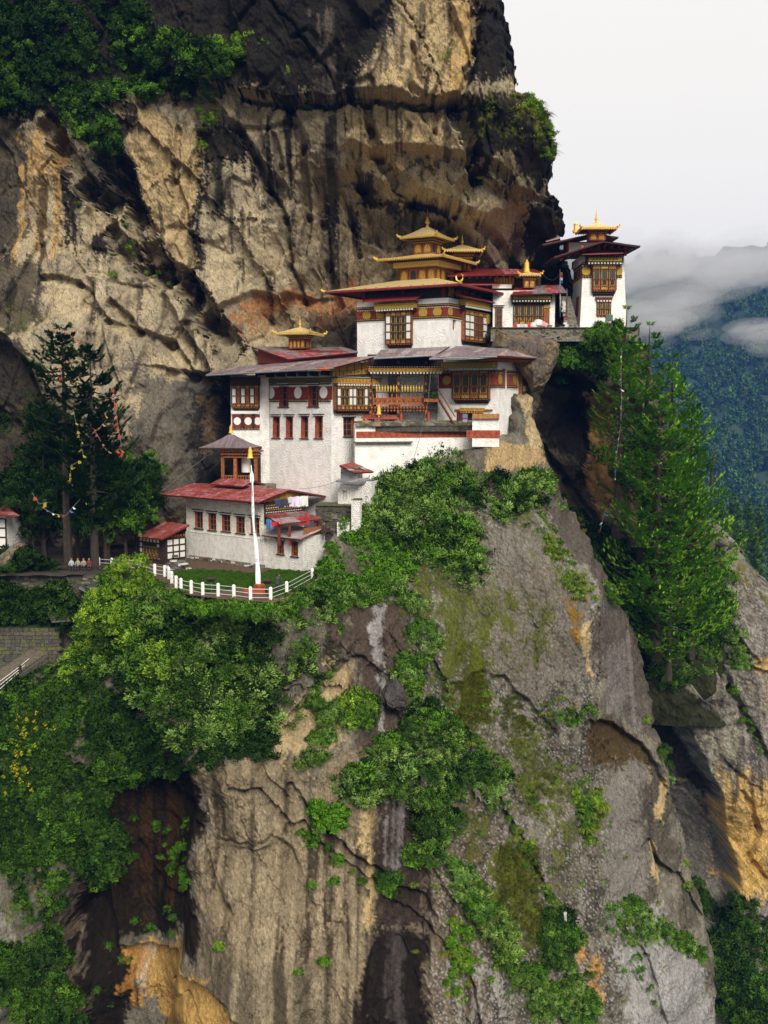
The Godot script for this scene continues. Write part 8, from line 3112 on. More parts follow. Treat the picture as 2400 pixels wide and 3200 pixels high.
# ---------------------------------------------------------------- what grows on the rock
func shrubs() -> void:
	# high ledges
	grow(upper, [-20, 60, 300, 10, 430, 50, 560, 130, 680, 150, 700, 210, 600, 260, 520, 300, 380, 320, 250, 330, 130, 330, -20, 330], 160, ["dark", "deep", "mid", "dark"], 0.6, 1.6, "shrub in the thick growth along the upper left ledge", "shrubs on the upper left ledge")
	grow(upper, [-20, -20, 420, -20, 430, 60, 300, 60, -20, 120], 30, ["deep"], 0.9, 1.8, "dark shrub at the very top left of the cliff", "dark shrubs at the cliff's top left")
	grow(upper, [180, 300, 300, 290, 365, 400, 350, 480, 280, 450, 210, 390], 26, ["dark", "mid"], 0.8, 1.5, "shrub in the feathery mass hanging below the left ledge", "shrubs hanging below the upper left ledge")
	grow(upper, [640, 120, 830, 120, 835, 165, 700, 195], 24, ["mid", "lime"], 0.5, 1.0, "yellow-green shrub at the right end of the upper ledge", "shrubs at the right end of the upper ledge")
	grow(upper, [520, 230, 720, 200, 700, 270, 660, 400, 640, 430, 610, 390, 560, 330], 30, ["mid", "lime", "grass"], 0.4, 0.9, "small shrub trailing under the upper ledge", "small shrubs trailing under the upper ledge")
	grow(upper, [1440, 325, 1530, 310, 1600, 345, 1620, 400, 1500, 395], 20, ["grass", "lime"], 0.4, 0.8, "grass tuft on the dark ledge right of the crack", "grass on the right-hand ledge")
	grow(upper, [1600, 292, 1680, 300, 1722, 370, 1736, 470, 1715, 520, 1690, 470, 1650, 390, 1590, 340], 60, ["grass", "grass", "lime"], 0.5, 1.1, "grass tuft over the round shoulder of the cliff at the right", "grass on the cliff's right shoulder")
	grow(upper, [1600, 285, 1690, 290, 1715, 340, 1650, 330], 16, ["mid", "dark"], 0.5, 1.0, "shrub on top of the cliff's right shoulder", "shrubs on the cliff's right shoulder")
	grow(upper, [1712, 600, 1755, 612, 1752, 640, 1715, 632], 10, ["mid"], 0.5, 0.9, "shrub on the small dark knob left of the tower", "shrubs on the dark knob")
	for k in [[905, 225, 0.7], [630, 455, 0.6], [1265, 150, 0.4], [965, 290, 0.5], [910, 748, 0.5], [245, 640, 0.5], [355, 800, 0.5], [352, 860, 0.6], [480, 870, 0.5], [1690, 455, 0.5], [1440, 500, 0.5], [1500, 560, 0.5]]:
		var p := upper.on(k[0], k[1])
		put_shrub("grass" if k[2] < 0.55 else "lime", p, k[2], "lone tuft growing from a crack in the upper cliff", "lone tufts in cracks of the upper cliff")
	# bank under the fence
	grow(lower, [320, 1840, 420, 1825, 500, 1866, 620, 1885, 850, 1900, 980, 1852, 1050, 1810, 1050, 1880, 1000, 1960, 960, 2080, 930, 2180, 900, 2230, 820, 2300, 700, 2330, 560, 2310, 470, 2220, 400, 2150, 330, 2100, 280, 2000], 260, ["silver", "silver", "mid", "silver", "dark", "deep"], 0.7, 1.7, "shrub in the broad green bank below the terrace fence", "shrubs in the bank below the fence")
	grow(lower, [420, 2100, 560, 2280, 720, 2310, 860, 2290, 840, 2340, 680, 2380, 560, 2420, 420, 2400, 330, 2340, 330, 2200], 100, ["deep", "dark", "deep"], 0.7, 1.4, "dark shrub overhanging the rock below the bank", "dark shrubs overhanging the rock below the bank")
	grow(lower, [230, 1810, 380, 1780, 440, 1830, 470, 1900, 560, 2010, 520, 2130, 430, 2150, 330, 2080, 250, 1980], 60, ["lime", "lime", "mid"], 0.8, 1.7, "pale yellow-green shrub in the clump left below the fence", "yellow-green shrubs left below the fence")
	grow(lower, [500, 1850, 620, 1880, 850, 1896, 905, 1876, 900, 1900, 850, 1920, 620, 1910, 500, 1880], 50, ["mid", "bright"], 0.35, 0.6, "low plant growing along the foot of the fence", "low plants along the fence foot")
	for q in [[330, 1800], [390, 1806], [440, 1812], [480, 1832], [510, 1850], [545, 1868], [580, 1880], [615, 1886], [650, 1893], [690, 1897], [730, 1901], [770, 1905], [810, 1908], [850, 1906], [880, 1896], [910, 1880], [940, 1862], [970, 1845], [990, 1830], [1010, 1810]]:
		for i in 4:
			var p := at_level(q[0] + rng.randf_range(-22, 22), q[1] + rng.randf_range(-2, 26), TERRACE - 0.5)
			put_shrub(["mid", "silver", "bright", "mid"][i], p, rng.randf_range(0.6, 1.05), "low shrub rooted along the outer foot of the terrace fence", "low shrubs along the fence's outer foot")
	# left slope
	var meadow := []
	var poly := PackedVector2Array([Vector2(-20, 2110), Vector2(180, 2080), Vector2(300, 2120), Vector2(420, 2250), Vector2(520, 2340), Vector2(450, 2440), Vector2(340, 2480), Vector2(330, 2600), Vector2(280, 2760), Vector2(180, 2680), Vector2(60, 2660), Vector2(-20, 2720)])
	while meadow.size() < 2600:
		var q := Vector2(rng.randf_range(-20, 520), rng.randf_range(2080, 2760))
		if inside(poly, q):
			var p := lower.on(q.x, q.y)
			meadow.append(Transform3D(Basis(Vector3.UP, rng.randf() * TAU).scaled(Vector3.ONE * rng.randf_range(0.28, 0.6)), p + Vector3(0, 0, 0.1)))
	for i in 3:
		copies("slope_plants", kinds[["dark", "deep", "mid"][i]][1][i], meadow.slice(i * 866, (i + 1) * 866), M.leaf, "dense low plants covering the left slope", 0.35)
	grow(lower, [-20, 2120, 180, 2090, 300, 2130, 420, 2260, 500, 2330, 450, 2420, 340, 2470, 330, 2600, 280, 2740, 180, 2680, 60, 2640, -20, 2700], 80, ["dark", "dark", "mid", "deep"], 0.6, 1.3, "rounded shrub on the dense left slope", "shrubs on the left slope")
	grow(lower, [330, 2340, 460, 2380, 430, 2460, 350, 2560, 420, 2700, 330, 2790, 260, 2740, 280, 2560], 44, ["dark", "mid"], 0.6, 1.2, "shrub along the edge between the left slope and the dark recess", "shrubs edging the dark recess")
	grow(lower, [-20, 2660, 160, 2640, 210, 2760, 180, 2880, 230, 3080, 300, 3200, -20, 3200, -20, 2960, 90, 2900], 130, ["dark", "mid", "dark", "mid"], 0.5, 1.2, "shrub on the rocks in the bottom left", "shrubs on the bottom left rocks", 0.1)
	grow(lower, [200, 1990, 330, 1830, 330, 2100, 240, 2130, 190, 2090], 40, ["mid", "lime", "dark"], 0.6, 1.3, "shrub between the old stone steps and the bank", "shrubs between the old steps and the bank")
	var fl := []
	for i in 45:
		var p := lower.on(rng.randfn(75, 38), rng.randf_range(2230, 2480))
		fl.append(Transform3D(Basis(Vector3.UP, rng.randf() * TAU).scaled(Vector3.ONE * rng.randf_range(0.10, 0.2)), p + Vector3(0, 0.2, 0.75)))
	copies("yellow_flowers", shrub_mesh(900, 6, 8, 0.5, 0.22, Color(0.50, 0.45, 0.02), Color(0.60, 0.52, 0.04), 0.4), fl, M.leaf, "scattered yellow flowers on the left slope")
	# creepers on the recess wall
	grow(lower, [480, 2560, 600, 2560, 600, 2760, 560, 2800, 500, 2700], 40, ["bright", "mid"], 0.25, 0.44, "creeper on the dark recess wall", "creepers on the recess wall")
	for k in [[525, 2840], [540, 2870], [535, 2920], [420, 2880], [470, 2900], [375, 3000], [340, 2960], [400, 3000], [350, 2620], [380, 2640], [420, 2560], [300, 3100], [340, 3140]]:
		put_shrub("mid", lower.on(k[0], k[1]), 0.5, "small creeper clinging to the dark recess wall", "small creepers on the recess wall")
	# big bank above the buttress
	grow(lower, [1115, 1480, 1210, 1430, 1330, 1390, 1420, 1410, 1500, 1490, 1600, 1500, 1690, 1480, 1760, 1570, 1730, 1600, 1600, 1590, 1500, 1680, 1500, 1790, 1460, 1860, 1390, 1830, 1350, 1760, 1290, 1720, 1180, 1680, 1110, 1600], 280, ["silver", "mid", "silver", "deep"], 0.7, 1.7, "shrub in the big mass under the courtyard wall", "shrubs under the courtyard wall")
	grow(lower, [1330, 1400, 1400, 1340, 1440, 1350, 1440, 1440, 1370, 1450], 16, ["mid", "dark", "silver"], 0.7, 1.4, "shrub growing up against the white courtyard wall", "shrubs against the courtyard wall")
	grow(lower, [1040, 1680, 1130, 1590, 1260, 1680, 1290, 1780, 1260, 1840, 1180, 1830, 1020, 1850, 985, 1800], 100, ["bright", "bright", "mid"], 0.5, 1.1, "bright green herb on the bank right of the lean-to", "bright herbs right of the lean-to")
	grow(lower, [960, 1880, 1040, 1800, 1180, 1790, 1280, 1840, 1290, 1880, 1180, 1860, 1060, 1900], 50, ["silver", "silver", "mid"], 0.6, 1.3, "grey-green shrub on the bank's lip right of the fence", "grey-green shrubs right of the fence")
	grow(lower, [1255, 1850, 1330, 1900, 1370, 1980, 1330, 2100, 1310, 2180, 1260, 2160, 1240, 2060, 1290, 1980], 52, ["silver", "mid"], 0.6, 1.2, "shrub in the strip running down the middle cleft", "shrubs in the middle cleft")
	grow(lower, [1060, 2170, 1170, 2180, 1190, 2240, 1120, 2290, 1060, 2260], 18, ["silver", "mid", "lime"], 0.6, 1.1, "shrub in the lone clump above the bright bush", "shrubs in the lone clump")
	grow(lower, [1020, 2170, 1050, 2200, 1040, 2330, 960, 2410, 925, 2390, 980, 2300], 30, ["silver", "mid"], 0.5, 1.0, "shrub trailing down the tan rock left of the lone clump", "shrubs trailing down the tan rock")
	grow(lower, [1010, 1900, 1060, 1900, 1030, 2060, 1000, 2200, 960, 2210, 980, 2060], 34, ["mid", "silver"], 0.5, 1.0, "shrub on the ragged edge right of the bank", "shrubs on the bank's ragged edge")
	grow(lower, [1330, 2180, 1430, 2230, 1460, 2330, 1560, 2360, 1580, 2430, 1530, 2530, 1450, 2480, 1420, 2600, 1330, 2690, 1310, 2500, 1220, 2480, 1120, 2500, 1060, 2450, 1090, 2390, 1240, 2300], 160, ["silver", "mid", "silver", "dark"], 0.6, 1.4, "shrub in the large clump across the middle of the buttress", "shrubs across the middle of the buttress")
	grow(lower, [975, 2520, 1040, 2500, 1085, 2540, 1070, 2590, 1000, 2600], 14, ["bright"], 0.6, 1.0, "vivid green herb in the round cushion on the left of the buttress", "vivid herbs in the round cushion")
	grow(lower, [1275, 2640, 1340, 2640, 1340, 2690, 1285, 2700], 8, ["bright", "mid"], 0.5, 0.9, "small green shrub below the large middle clump", "small shrubs below the middle clump")
	grow(lower, [1190, 2720, 1240, 2720, 1260, 2790, 1195, 2800], 9, ["mid", "dark"], 0.5, 1.0, "small shrub alone on the brown rock", "shrubs alone on the brown rock")
	grow(lower, [1410, 2680, 1470, 2720, 1530, 2800, 1600, 2880, 1620, 2960, 1700, 3040, 1690, 3120, 1600, 3060, 1560, 2960, 1480, 2860, 1420, 2770], 84, ["silver", "mid", "silver"], 0.5, 1.1, "shrub in the slanting strip low on the buttress", "shrubs in the slanting strip")
	grow(lower, [1400, 2860, 1470, 2880, 1490, 3000, 1440, 3150, 1400, 3080], 40, ["bright", "lime", "grass"], 0.35, 0.6, "low bright plants on the rock left of the slanting strip", "low plants left of the slanting strip")
	grow(lower, [1710, 2840, 1790, 2860, 1810, 2930, 1760, 3040, 1720, 3030, 1690, 2950], 40, ["silver", "mid", "dark"], 0.6, 1.2, "shrub in the dark cone-shaped clump low on the right", "shrubs in the cone-shaped clump")
	grow(lower, [1660, 3080, 1840, 3040, 1860, 3200, 1640, 3200], 46, ["mid", "silver"], 0.5, 1.1, "shrub at the bottom edge right of the middle", "shrubs at the bottom edge")
	grow(lower, [1665, 2190, 1740, 2170, 1790, 2230, 1840, 2220, 1830, 2260, 1690, 2260], 26, ["grass", "bright", "mid"], 0.4, 0.9, "leafy tuft on the small ledge of the grey slab", "tufts on the slab's small ledge")
	grow(lower, [1740, 2340, 1800, 2400, 1880, 2480, 1885, 2570, 1840, 2640, 1800, 2500], 40, ["grass", "mid", "lime"], 0.4, 0.9, "grass hanging in the fold of the grey slab", "grass in the slab's fold")
	grow(lower, [1640, 1500, 1700, 1620, 1760, 1700, 1830, 1840, 1800, 1890, 1690, 1720, 1610, 1570], 60, ["lime", "grass", "silver"], 0.3, 0.7, "small mossy tuft along the buttress's right-hand ridge", "tufts along the right-hand ridge")
	grow(lower, [1870, 1800, 1930, 1830, 1950, 1870, 1890, 1880], 10, ["silver", "mid"], 0.5, 0.9, "grey-green shrub on the ridge's steep end", "shrubs on the ridge's steep end")
	grow(lower, [1900, 2840, 2000, 2800, 2045, 2880, 2060, 2950, 1960, 2940], 26, ["mid", "silver"], 0.5, 1.0, "shrub on the pale slab low on the right", "shrubs on the pale slab")
	grow(lower, [2060, 2870, 2180, 2960, 2195, 3000, 2100, 2960], 18, ["silver", "mid"], 0.5, 1.0, "shrub on the pale slab's right edge", "shrubs on the pale slab's right edge")
	grow(lower, [2050, 2320, 2100, 2350, 2190, 2430, 2195, 2490, 2140, 2580, 2090, 2470], 30, ["mid", "dark", "silver"], 0.6, 1.1, "shrub wedged in the dark cleft on the right", "shrubs in the dark right cleft")
	for i in 34:
		put_shrub("deep" if i % 3 else "dark", at(-20 + i * 7.4 + rng.randf_range(-8, 8), rng.randf_range(1850, 1950), 104.4), rng.randf_range(0.9, 1.5), "dark shrub against the retaining wall under the shaded path", "dark shrubs under the shaded path")
	for k in [[1045, 2760, 0.5], [972, 2770, 0.5], [975, 2640, 0.5], [685, 2960, 0.6], [1010, 3010, 0.5], [1060, 2700, 0.4], [2140, 2700, 0.6], [2150, 2770, 0.7], [1460, 2940, 0.5], [1915, 2210, 0.6], [1940, 2220, 0.5], [2020, 2250, 0.6], [1990, 2520, 0.6], [1880, 2760, 0.6], [930, 3040, 0.5]]:
		put_shrub("bright" if k[2] < 0.55 else "lime", lower.on(k[0], k[1]), k[2], "lone tuft growing from a crack of the lower cliff", "lone tufts in cracks of the lower cliff")
	# moss cushions: small plants too many to count
	var cush := []
	for q in [[1300, 1720, 1500, 2000, 420], [1440, 2000, 1530, 2260, 300], [1560, 2640, 1690, 2940, 280], [1600, 2260, 1760, 2500, 200], [1540, 1800, 1800, 2050, 260], [1650, 1540, 1840, 1900, 100], [1380, 1900, 1470, 2240, 160], [1560, 2060, 1640, 2280, 120]]:
		for i in q[4]:
			var p := lower.on(rng.randf_range(q[0], q[2]), rng.randf_range(q[1], q[3]))
			cush.append(Transform3D(Basis(Vector3.UP, rng.randf() * TAU).scaled(Vector3.ONE * rng.randf_range(0.12, 0.34)), p))
	for i in 260:
		var q := Vector2(rng.randf_range(1290, 2080), rng.randf_range(1520, 3150))
		if q.x < 1640 + (q.y - 1520) * 0.36:
			put_shrub(["grass", "lime", "silver", "grass"][i % 4], lower.on(q.x, q.y), rng.randf_range(0.16, 0.42), "", "")
	copies("moss_cushions", shrub_mesh(901, 20, 16, 0.22, 0.08, Color(0.07, 0.095, 0.008), Color(0.17, 0.17, 0.02), 0.3, 0.6), cush, M.leaf, "cushions of moss and small ferns on the grey face", 0.3)
	# spur and gully
	grow(spur, [2140, 2720, 2230, 2790, 2262, 2860, 2190, 2860], 16, ["mid", "dark"], 0.6, 1.1, "shrub at the foot of the ochre scar", "shrubs at the foot of the ochre scar")
	grow(spur, [2250, 2790, 2420, 2830, 2420, 3210, 2240, 3160, 2215, 2950], 90, ["dark", "mid", "dark"], 0.8, 1.6, "dark shrub in the bottom right corner", "dark shrubs in the bottom right corner")
	grow(spur, [2225, 1720, 2290, 1740, 2260, 1850, 2330, 2050, 2300, 2070, 2230, 1900], 40, ["silver", "silver", "mid"], 0.6, 1.3, "grey-green shrub hanging down the spur's left edge", "grey-green shrubs on the spur's left edge")
	grow(spur, [2300, 2000, 2340, 2060, 2340, 2120, 2300, 2090], 10, ["silver"], 0.5, 0.9, "silvery shrub in the spur's crack", "silvery shrubs in the spur's crack")
	grow(gully, [1740, 1540, 1850, 1640, 1960, 1700, 2100, 1740, 2230, 1740, 2270, 1850, 2210, 2050, 2110, 2150, 2030, 2090, 1960, 1920, 1850, 1700], 230, ["dark", "dark", "mid"], 0.8, 1.7, "dark shrub on the steep gully floor under the conifers", "dark shrubs on the gully floor")
	grow(gully, [2030, 2060, 2120, 2000, 2240, 1960, 2260, 2060, 2200, 2120, 2080, 2140], 50, ["silver", "mid"], 0.7, 1.4, "paler shrub at the lower end of the gully", "paler shrubs at the gully's lower end")
	grow(gully, [1745, 1045, 1830, 1040, 1960, 1000, 2010, 1090, 1960, 1210, 1880, 1170, 1800, 1140, 1750, 1200, 1740, 1120], 100, ["mid", "bright", "dark"], 0.6, 1.3, "leafy shrub hanging from the high terrace under the tower", "shrubs hanging under the tower")
	grow(gully, [1610, 1040, 1740, 1045, 1740, 1075, 1620, 1060], 24, ["mid", "bright"], 0.3, 0.6, "small plant on the parapet above the boulder", "small plants on the parapet")

# small plants rooted along a crack
func trail(rock: Rock, pts: Array, n: int, mix: Array, rmin: float, rmax: float, label: String, group: String) -> void:
	for i in n:
		var t := rng.randf() * (pts.size() / 2 - 1)
		var k := mini(int(t), pts.size() / 2 - 2)
		var q := Vector2(pts[k * 2], pts[k * 2 + 1]).lerp(Vector2(pts[k * 2 + 2], pts[k * 2 + 3]), t - k) + Vector2(rng.randfn(0, 9), rng.randfn(0, 9))
		var p := rock.on(q.x, q.y)
		if rock.holds(p):
			put_shrub(mix[rng.randi() % mix.size()], p, lerpf(rmin, rmax, pow(rng.randf(), 2.0)), label, group)

func cracks() -> void:
	trail(lower, [1440, 2290, 1560, 2370, 1640, 2480, 1710, 2570], 34, ["silver", "mid", "grass"], 0.3, 0.75, "small shrub on the crack slanting right from the large middle clump", "small shrubs on the slanting crack")
	trail(lower, [1560, 2510, 1635, 2656, 1720, 2806, 1740, 2860], 26, ["mid", "grass", "silver"], 0.3, 0.7, "small shrub along the open crack low on the grey face", "small shrubs along the open crack")
	trail(lower, [940, 2590, 1063, 2700, 1160, 2770], 12, ["mid", "bright"], 0.2, 0.5, "small plant in the long crack across the tan buttress", "small plants in the tan buttress's crack")
	trail(lower, [1610, 1560, 1700, 1640, 1800, 1790, 1870, 1880], 40, ["lime", "grass", "mid"], 0.25, 0.6, "tuft along the upper right ridge line", "tufts along the upper right ridge line")
	trail(lower, [1300, 1690, 1310, 1900, 1370, 2060, 1440, 2290], 40, ["mid", "lime", "silver"], 0.25, 0.6, "small plant on the mossy strip of the grey face", "small plants on the mossy strip")
	trail(lower, [1480, 1700, 1500, 1860, 1530, 2060, 1510, 2240], 36, ["lime", "mid", "grass"], 0.2, 0.5, "small plant on the second mossy strip of the grey face", "small plants on the second mossy strip")
	trail(lower, [1700, 2330, 1790, 2460, 1850, 2600, 1890, 2760], 26, ["mid", "grass", "silver"], 0.25, 0.6, "small plant along the fold of the pale slab", "small plants along the pale slab's fold")
	trail(lower, [1900, 2880, 1990, 3000, 2040, 3160], 22, ["mid", "silver"], 0.3, 0.7, "small shrub along the lower edge of the pale slab", "small shrubs along the pale slab's lower edge")
	trail(spur, [2240, 2060, 2300, 2170, 2350, 2280, 2400, 2390], 16, ["silver", "mid"], 0.3, 0.7, "small shrub along the spur's diagonal crack", "small shrubs along the spur's crack")
	trail(upper, [360, 660, 440, 840, 520, 880], 10, ["mid", "lime"], 0.25, 0.5, "small plant in the upper cliff's left cleft", "small plants in the left cleft")
	trail(upper, [900, 325, 1080, 320, 1290, 334, 1430, 328], 16, ["grass", "lime"], 0.2, 0.45, "tuft along the level crack high on the cliff", "tufts along the high level crack")

func trees() -> void:
	var g1 := Color(0.06, 0.17, 0.010)
	var g2 := Color(0.26, 0.46, 0.03)
	var pine := [conifer_mesh(31, 24.0, 5.0, 0.16, 27, g1, g2, 0.22, 0.7, 0.5), conifer_mesh(32, 23.0, 6.2, 0.14, 27, g1, g2, 0.26, 0.65, 0.5), conifer_mesh(33, 16.0, 5.0, 0.05, 20, g1, g2, 0.25, 0.65, 0.48)]
	var spots := [[1963, 950, 1925, 1650, 120.5, 0, "tallest conifer, its thin tip reaching above the terrace edge"], [2035, 1000, 2004, 1720, 121.5, 0, "second tall conifer, just right of the tallest one"], [2105, 1100, 2085, 1850, 120, 1, "broad conifer in the middle of the right-hand group"], [2060, 1230, 2053, 2030, 116.5, 1, "nearest conifer, its bare trunk low in the gully"], [2150, 1230, 2140, 1900, 122, 1, "conifer at the right-hand outline of the group"], [2175, 1500, 2160, 2020, 120, 2, "lower conifer at the right foot of the group"], [2110, 1600, 2090, 2090, 115.5, 2, "short conifer in front of the nearest trunk"], [2205, 1700, 2195, 2020, 122, 2, "short conifer above the silvery spur shrubs"]]
	for s in spots:
		var p := at(s[2], s[3], s[4])
		var t := at(s[0], s[1], s[4])
		var h := t.y - p.y
		var h0: float = [24.0, 23.0, 16.0][s[5]]
		var o := conifer("conifer", pine[s[5]], p, rng.randf() * TAU, Vector3(1, 1, 1) * (h / h0), s[6])
		o.rotation.z = atan2(-(t.x - p.x), h) * 0.9
	var st := thing("dead_snag", "bare broken trunk standing out of the conifers at the right", "tree", at(2222, 1520, 122), 0.0)
	var sm := MB.new()
	var e := st.transform.affine_inverse() * at(2234, 1410, 122)
	sm.tube([Vector3.ZERO, e * 0.5 + Vector3(-0.1, 0, 0), e], [0.2, 0.16, 0.05], 6)
	sm.tube([e * 0.6, e * 0.75 + Vector3(0.5, 0.1, 0)], [0.07, 0.03], 4)
	part("trunk", sm, M.bark, st)
	# dark trees at the left
	var d1 := Color(0.012, 0.040, 0.007)
	var d2 := Color(0.045, 0.105, 0.016)
	var fir := conifer_mesh(41, 24.0, 4.2, 0.46, 20, d1, d2, 0.12, 0.30, 0.55)
	var fir2 := conifer_mesh(42, 22.0, 5.0, 0.22, 32, d1, d2, 0.16, 0.42, 0.55)
	for s in [[190, 1010, 214, 1770, 110, fir, 24.0, "tall sparse dark fir with a flat top, left of the pair"], [297, 1075, 298, 1780, 108.5, fir2, 22.0, "dense dark fir with flags in it, right of the pair"], [330, 1250, 335, 1740, 112, fir2, 22.0, "shorter dark fir behind the orange flags"]]:
		var p := at(s[2], s[3], s[4])
		var t := at(s[0], s[1], s[4])
		conifer("fir", s[5], p, rng.randf() * TAU, Vector3.ONE * ((t.y - p.y) / s[6]), s[7])
	var bl := [[95, 1760, 113, 11.0, 3.2, "deep", "dark leafy tree behind the edge house"], [140, 1770, 114.5, 14.0, 3.4, "deep", "dark leafy tree left of the sparse fir's trunk"], [70, 1720, 119, 15.0, 3.6, "deep", "tall dark tree against the shaded rock at the far left"], [245, 1760, 114, 12.0, 3.6, "deep", "dark leafy tree between the two fir trunks"], [330, 1765, 111.5, 12.0, 4.0, "deep", "dark leafy tree right of the second fir trunk"], [395, 1745, 113, 8.5, 3.4, "mid", "round green tree behind the timber shed"], [430, 1740, 116, 10.5, 3.2, "deep", "dark tree between timber shed and cliff"], [440, 1650, 118.5, 9.0, 2.8, "mid", "leafy tree on the rock left of the long house"], [150, 1775, 117, 18.0, 3.4, "deep", "dark tree filling the gap behind the sparse fir"], [80, 1900, 108, 5.6, 3.5, "deep", "rounded dark tree in front of the pale boulder"], [5, 1930, 107, 5.0, 3.0, "deep", "rounded dark tree at the left edge above the wall"], [410, 1890, 99, 4.2, 2.4, "lime", "small yellow-green tree just left of the fence's bend"], [350, 2030, 98, 5.5, 2.8, "lime", "pale yellow-green tree on the bank above the left slope"], [1905, 1120, 127.5, 4.2, 2.4, "mid", "leafy tree just below the tower's base"], [1860, 1125, 128.5, 3.4, 2.0, "bright", "small light green tree at the left below the tower"]]
	for i in bl.size():
		var k: Array = bl[i]
		broadleaf(k[5], at(k[0], k[1], k[2]), k[3], k[4], k[6], "", 60 + i)

# ---------------------------------------------------------------- far slopes
func far_slopes() -> void:
	var f := noise(77, 0.004, 5)
	var mk := func(called: String, label: String, z0: float, z1: float, y_of: Callable, col: Color, nx: int, nz: int, x0: float, x1: float) -> void:
		var mb := MB.new()
		for i in nx:
			for j in nz:
				var p := []
				for c in [[0, 0], [1, 0], [1, 1], [0, 1]]:
					var x := lerpf(x0, x1, (i + c[0]) / float(nx))
					var z := lerpf(z0, z1, (j + c[1]) / float(nz))
					p.append(Vector3(x, y_of.call(x, z), -z))
				mb.col = vary(col, rng, 0.15)
				mb.quad(p[0], p[1], p[2], p[3])
		var o := part(called, mb, M.ground, self)
		structure(o, label)
	# the far mountainside
	var y_far := func(x: float, z: float) -> float:
		var k := clampf((z - 700.0) / 1100.0, 0, 1)
		return -190.0 + 425.0 * k + 55.0 * f.get_noise_2d(x, z) * (0.3 + k) + (x - 400.0) * 0.015 + 22.0 * f.get_noise_2d(x * 5.0, z * 5.0)
	mk.call("far_mountainside", "blue forested mountainside far across the valley", 620.0, 1900.0, y_far, Color(0.022, 0.045, 0.018), 90, 70, -200.0, 1200.0)
	var y_mid := func(x: float, z: float) -> float:
		return -92.0 + (x - 80.0) * 0.26 + (z - 230.0) * 0.16 + 14.0 * f.get_noise_2d(x * 4.0, z * 4.0)
	mk.call("near_hillside", "wooded hillside beyond the rock spur at the right", 215.0, 330.0, y_mid, Color(0.02, 0.04, 0.012), 40, 24, 40.0, 190.0)
	var base := func(x: float, z: float) -> float:
		return -230.0 + 20.0 * f.get_noise_2d(x, z)
	mk.call("valley_floor", "valley floor far below the cliffs", 60.0, 2600.0, base, Color(0.035, 0.055, 0.02), 30, 30, -2200.0, 2400.0)
	# forests on them
	var small := []
	for i in 2:
		small.append(shrub_mesh(700 + i, 26, 14, 0.5, 0.13, Color(0.03, 0.075, 0.012), Color(0.09, 0.16, 0.025), 0.3, 1.7, 0.7))
	var far_pts := [[], []]
	while far_pts[0].size() < 5200:
		var z := rng.randf_range(640, 1850)
		var x := z * rng.randf_range(0.16, 0.46)
		var h := rng.randf_range(4.0, 8.0)
		if absf(f.get_noise_2d(x * 2.0 + 900.0, z * 2.0)) < 0.02:
			continue
		far_pts[0].append(Transform3D(Basis(Vector3.UP, rng.randf() * TAU).scaled(Vector3(h * 0.75, h * 0.9, h * 0.75)), Vector3(x, y_far.call(x, z) + h * 0.6, -z)))
	copies("far_forest", small[0], far_pts[0], M.leaf, "forest on the far blue mountainside", 0.4)
	var near_pts := []
	while near_pts.size() < 420:
		var z := rng.randf_range(218, 325)
		var x := z * rng.randf_range(0.26, 0.46)
		var h := rng.randf_range(2.2, 4.2)
		near_pts.append(Transform3D(Basis(Vector3.UP, rng.randf() * TAU).scaled(Vector3(h, h * 1.1, h)), Vector3(x, y_mid.call(x, z) + h * 0.7, -z)))
	copies("near_forest", small[1], near_pts, M.leaf, "wood on the hillside beyond the spur", 0.45)
	var pm := conifer_mesh(51, 20.0, 5.0, 0.1, 26, Color(0.07, 0.15, 0.02), Color(0.18, 0.29, 0.045), 0.2, 0.8, 0.9)
	var tops := [[2296, 1540, 300, "pale pine with the highest crown on the hillside beyond the spur"], [2340, 1560, 310, "pale pine right of the highest hillside crown"], [2270, 1600, 280, "pine at the left edge of the hillside beyond the spur"], [2375, 1575, 320, "pine at the frame's right edge on the hillside"], [2310, 1640, 265, "lower pine in the middle of the hillside beyond the spur"], [2360, 1650, 270, "lower pine near the right edge on the hillside"], [2250, 1560, 310, "small pine peeping out beside the conifer group"]]
	for k in tops:
		var p := at(k[0], k[1], k[2])
		conifer("hillside_pine", pm, p - Vector3(0, 16, 0), rng.randf() * TAU, Vector3.ONE * 0.8, k[3])
	# low cloud hanging on the mountain
	var banks := [[1965, 910, 900, 34, 40, 11, 18, 0.0024], [2060, 975, 850, 34, 13, 9, 10, 0.0022], [2060, 840, 1250, 110, 22, 10, 20, 0.0020], [2280, 835, 1350, 210, 14, 16, 18, 0.0020], [2375, 1045, 950, 24, 11, 9, 9, 0.0030], [2140, 1050, 850, 30, 6, 6, 7, 0.002], [2060, 1020, 850, 16, 8, 6, 9, 0.003]]
	for i in 9:
		banks.append([1960 + i * 62, 800 + (i % 3) * 14, 1500, 70, 16, 6, 22, 0.0017])
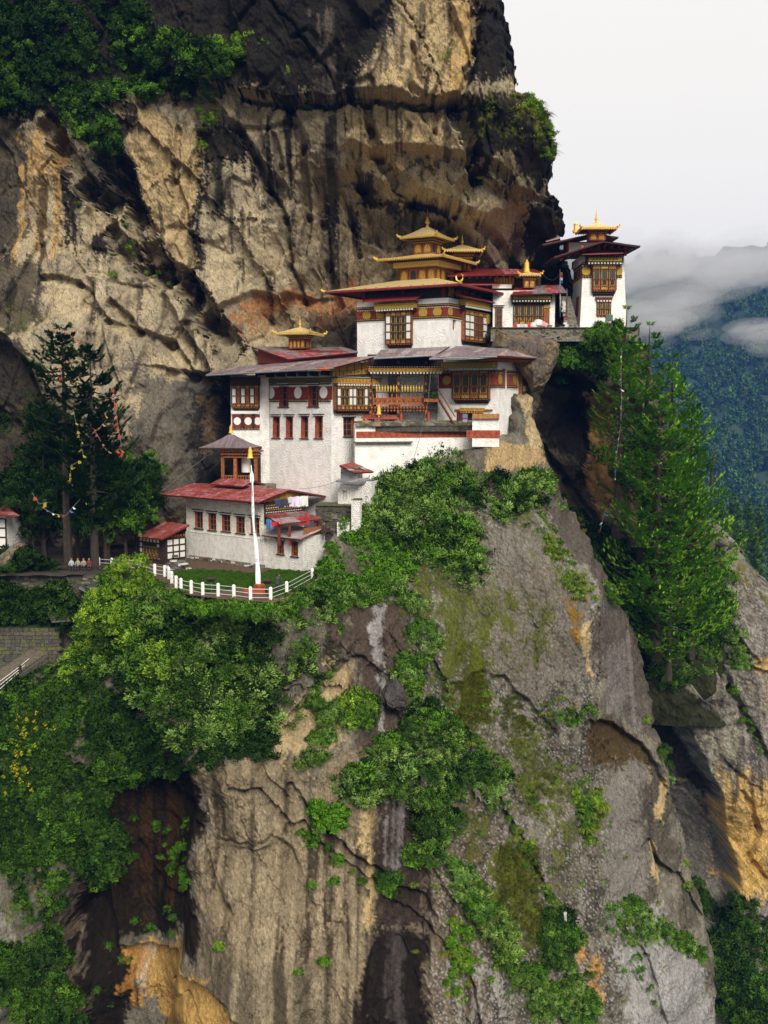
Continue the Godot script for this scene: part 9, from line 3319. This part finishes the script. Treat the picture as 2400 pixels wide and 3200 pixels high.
	for k in banks:
		var m := FogMaterial.new()
		m.albedo = Color(1, 1, 1)
		m.density = k[7]
		for j in int(k[5]):
			var v := FogVolume.new()
			v.shape = RenderingServer.FOG_VOLUME_SHAPE_ELLIPSOID
			var s: float = k[6] * rng.randf_range(0.5, 1.4) * 2.0
			v.size = Vector3(s * rng.randf_range(0.9, 1.8), s * rng.randf_range(0.5, 0.9), s * 5.0)
			v.material = m
			v.name = numbered("low_cloud")
			add_child(v)
			v.position = at(k[0], k[1], k[2]) + Vector3(clampf(rng.randfn(0, 0.5), -1, 1) * k[3], clampf(rng.randfn(0, 0.5), -1, 1) * k[4], clampf(rng.randfn(0, 0.5), -1, 1) * 60.0)
			v.set_meta("kind", "stuff")
			v.set_meta("label", "low cloud drifting across the far mountainside")

# ---------------------------------------------------------------- everything, in order
func _ready() -> void:
	rng.seed = 4711
	var cam := Camera3D.new()
	cam.name = "camera"
	cam.fov = 50.0
	cam.near = 0.5
	cam.far = 6000.0
	cam.rotation.x = -PITCH
	add_child(cam)
	cam.current = true

	var sky := ProceduralSkyMaterial.new()
	sky.sky_top_color = Color(0.975, 0.96, 0.935)
	sky.sky_horizon_color = Color(0.978, 0.96, 0.93)
	sky.sky_curve = 0.25
	sky.ground_horizon_color = Color(0.42, 0.46, 0.46)
	sky.ground_bottom_color = Color(0.12, 0.15, 0.10)
	sky.sun_angle_max = 2.0
	var env := Environment.new()
	env.background_mode = Environment.BG_SKY
	env.sky = Sky.new()
	env.sky.sky_material = sky
	env.background_energy_multiplier = 0.43
	env.tonemap_mode = Environment.TONE_MAPPER_LINEAR
	env.tonemap_exposure = 2.55
	env.sdfgi_enabled = true
	env.ssao_enabled = true
	env.ssil_enabled = true
	env.fog_enabled = true
	env.fog_density = 0.00013
	env.fog_light_color = Color(0.38, 0.62, 1.0)
	env.volumetric_fog_enabled = true
	env.volumetric_fog_density = 0.0
	var we := WorldEnvironment.new()
	we.name = "environment"
	we.environment = env
	add_child(we)

	var sun := DirectionalLight3D.new()
	sun.name = "sun"
	sun.light_energy = 0.5
	sun.light_angular_distance = 26.0
	sun.light_color = Color(1.0, 0.97, 0.92)
	sun.shadow_enabled = true
	add_child(sun)
	sun.look_at_from_position(Vector3(22, 60, 85), Vector3.ZERO)

	make_materials()
	upper_cliff()
	lower_cliff()
	spur_cliff()
	gully_cliff()
	far_slopes()
	make_kinds()
	high_terrace()
	terrace()
	red_hall()
	upper_temple()
	long_temple()
	tower()
	shrine_hall()
	back_wing()
	white_block()
	gallery()
	corner_block()
	courtyard()
	pavilion()
	lower_house()
	sheds()
	stairs_left()
	boulders()
	trees()
	shrubs()
	cracks()
	cables()
	prayer_flags()
	people()
	leftovers()
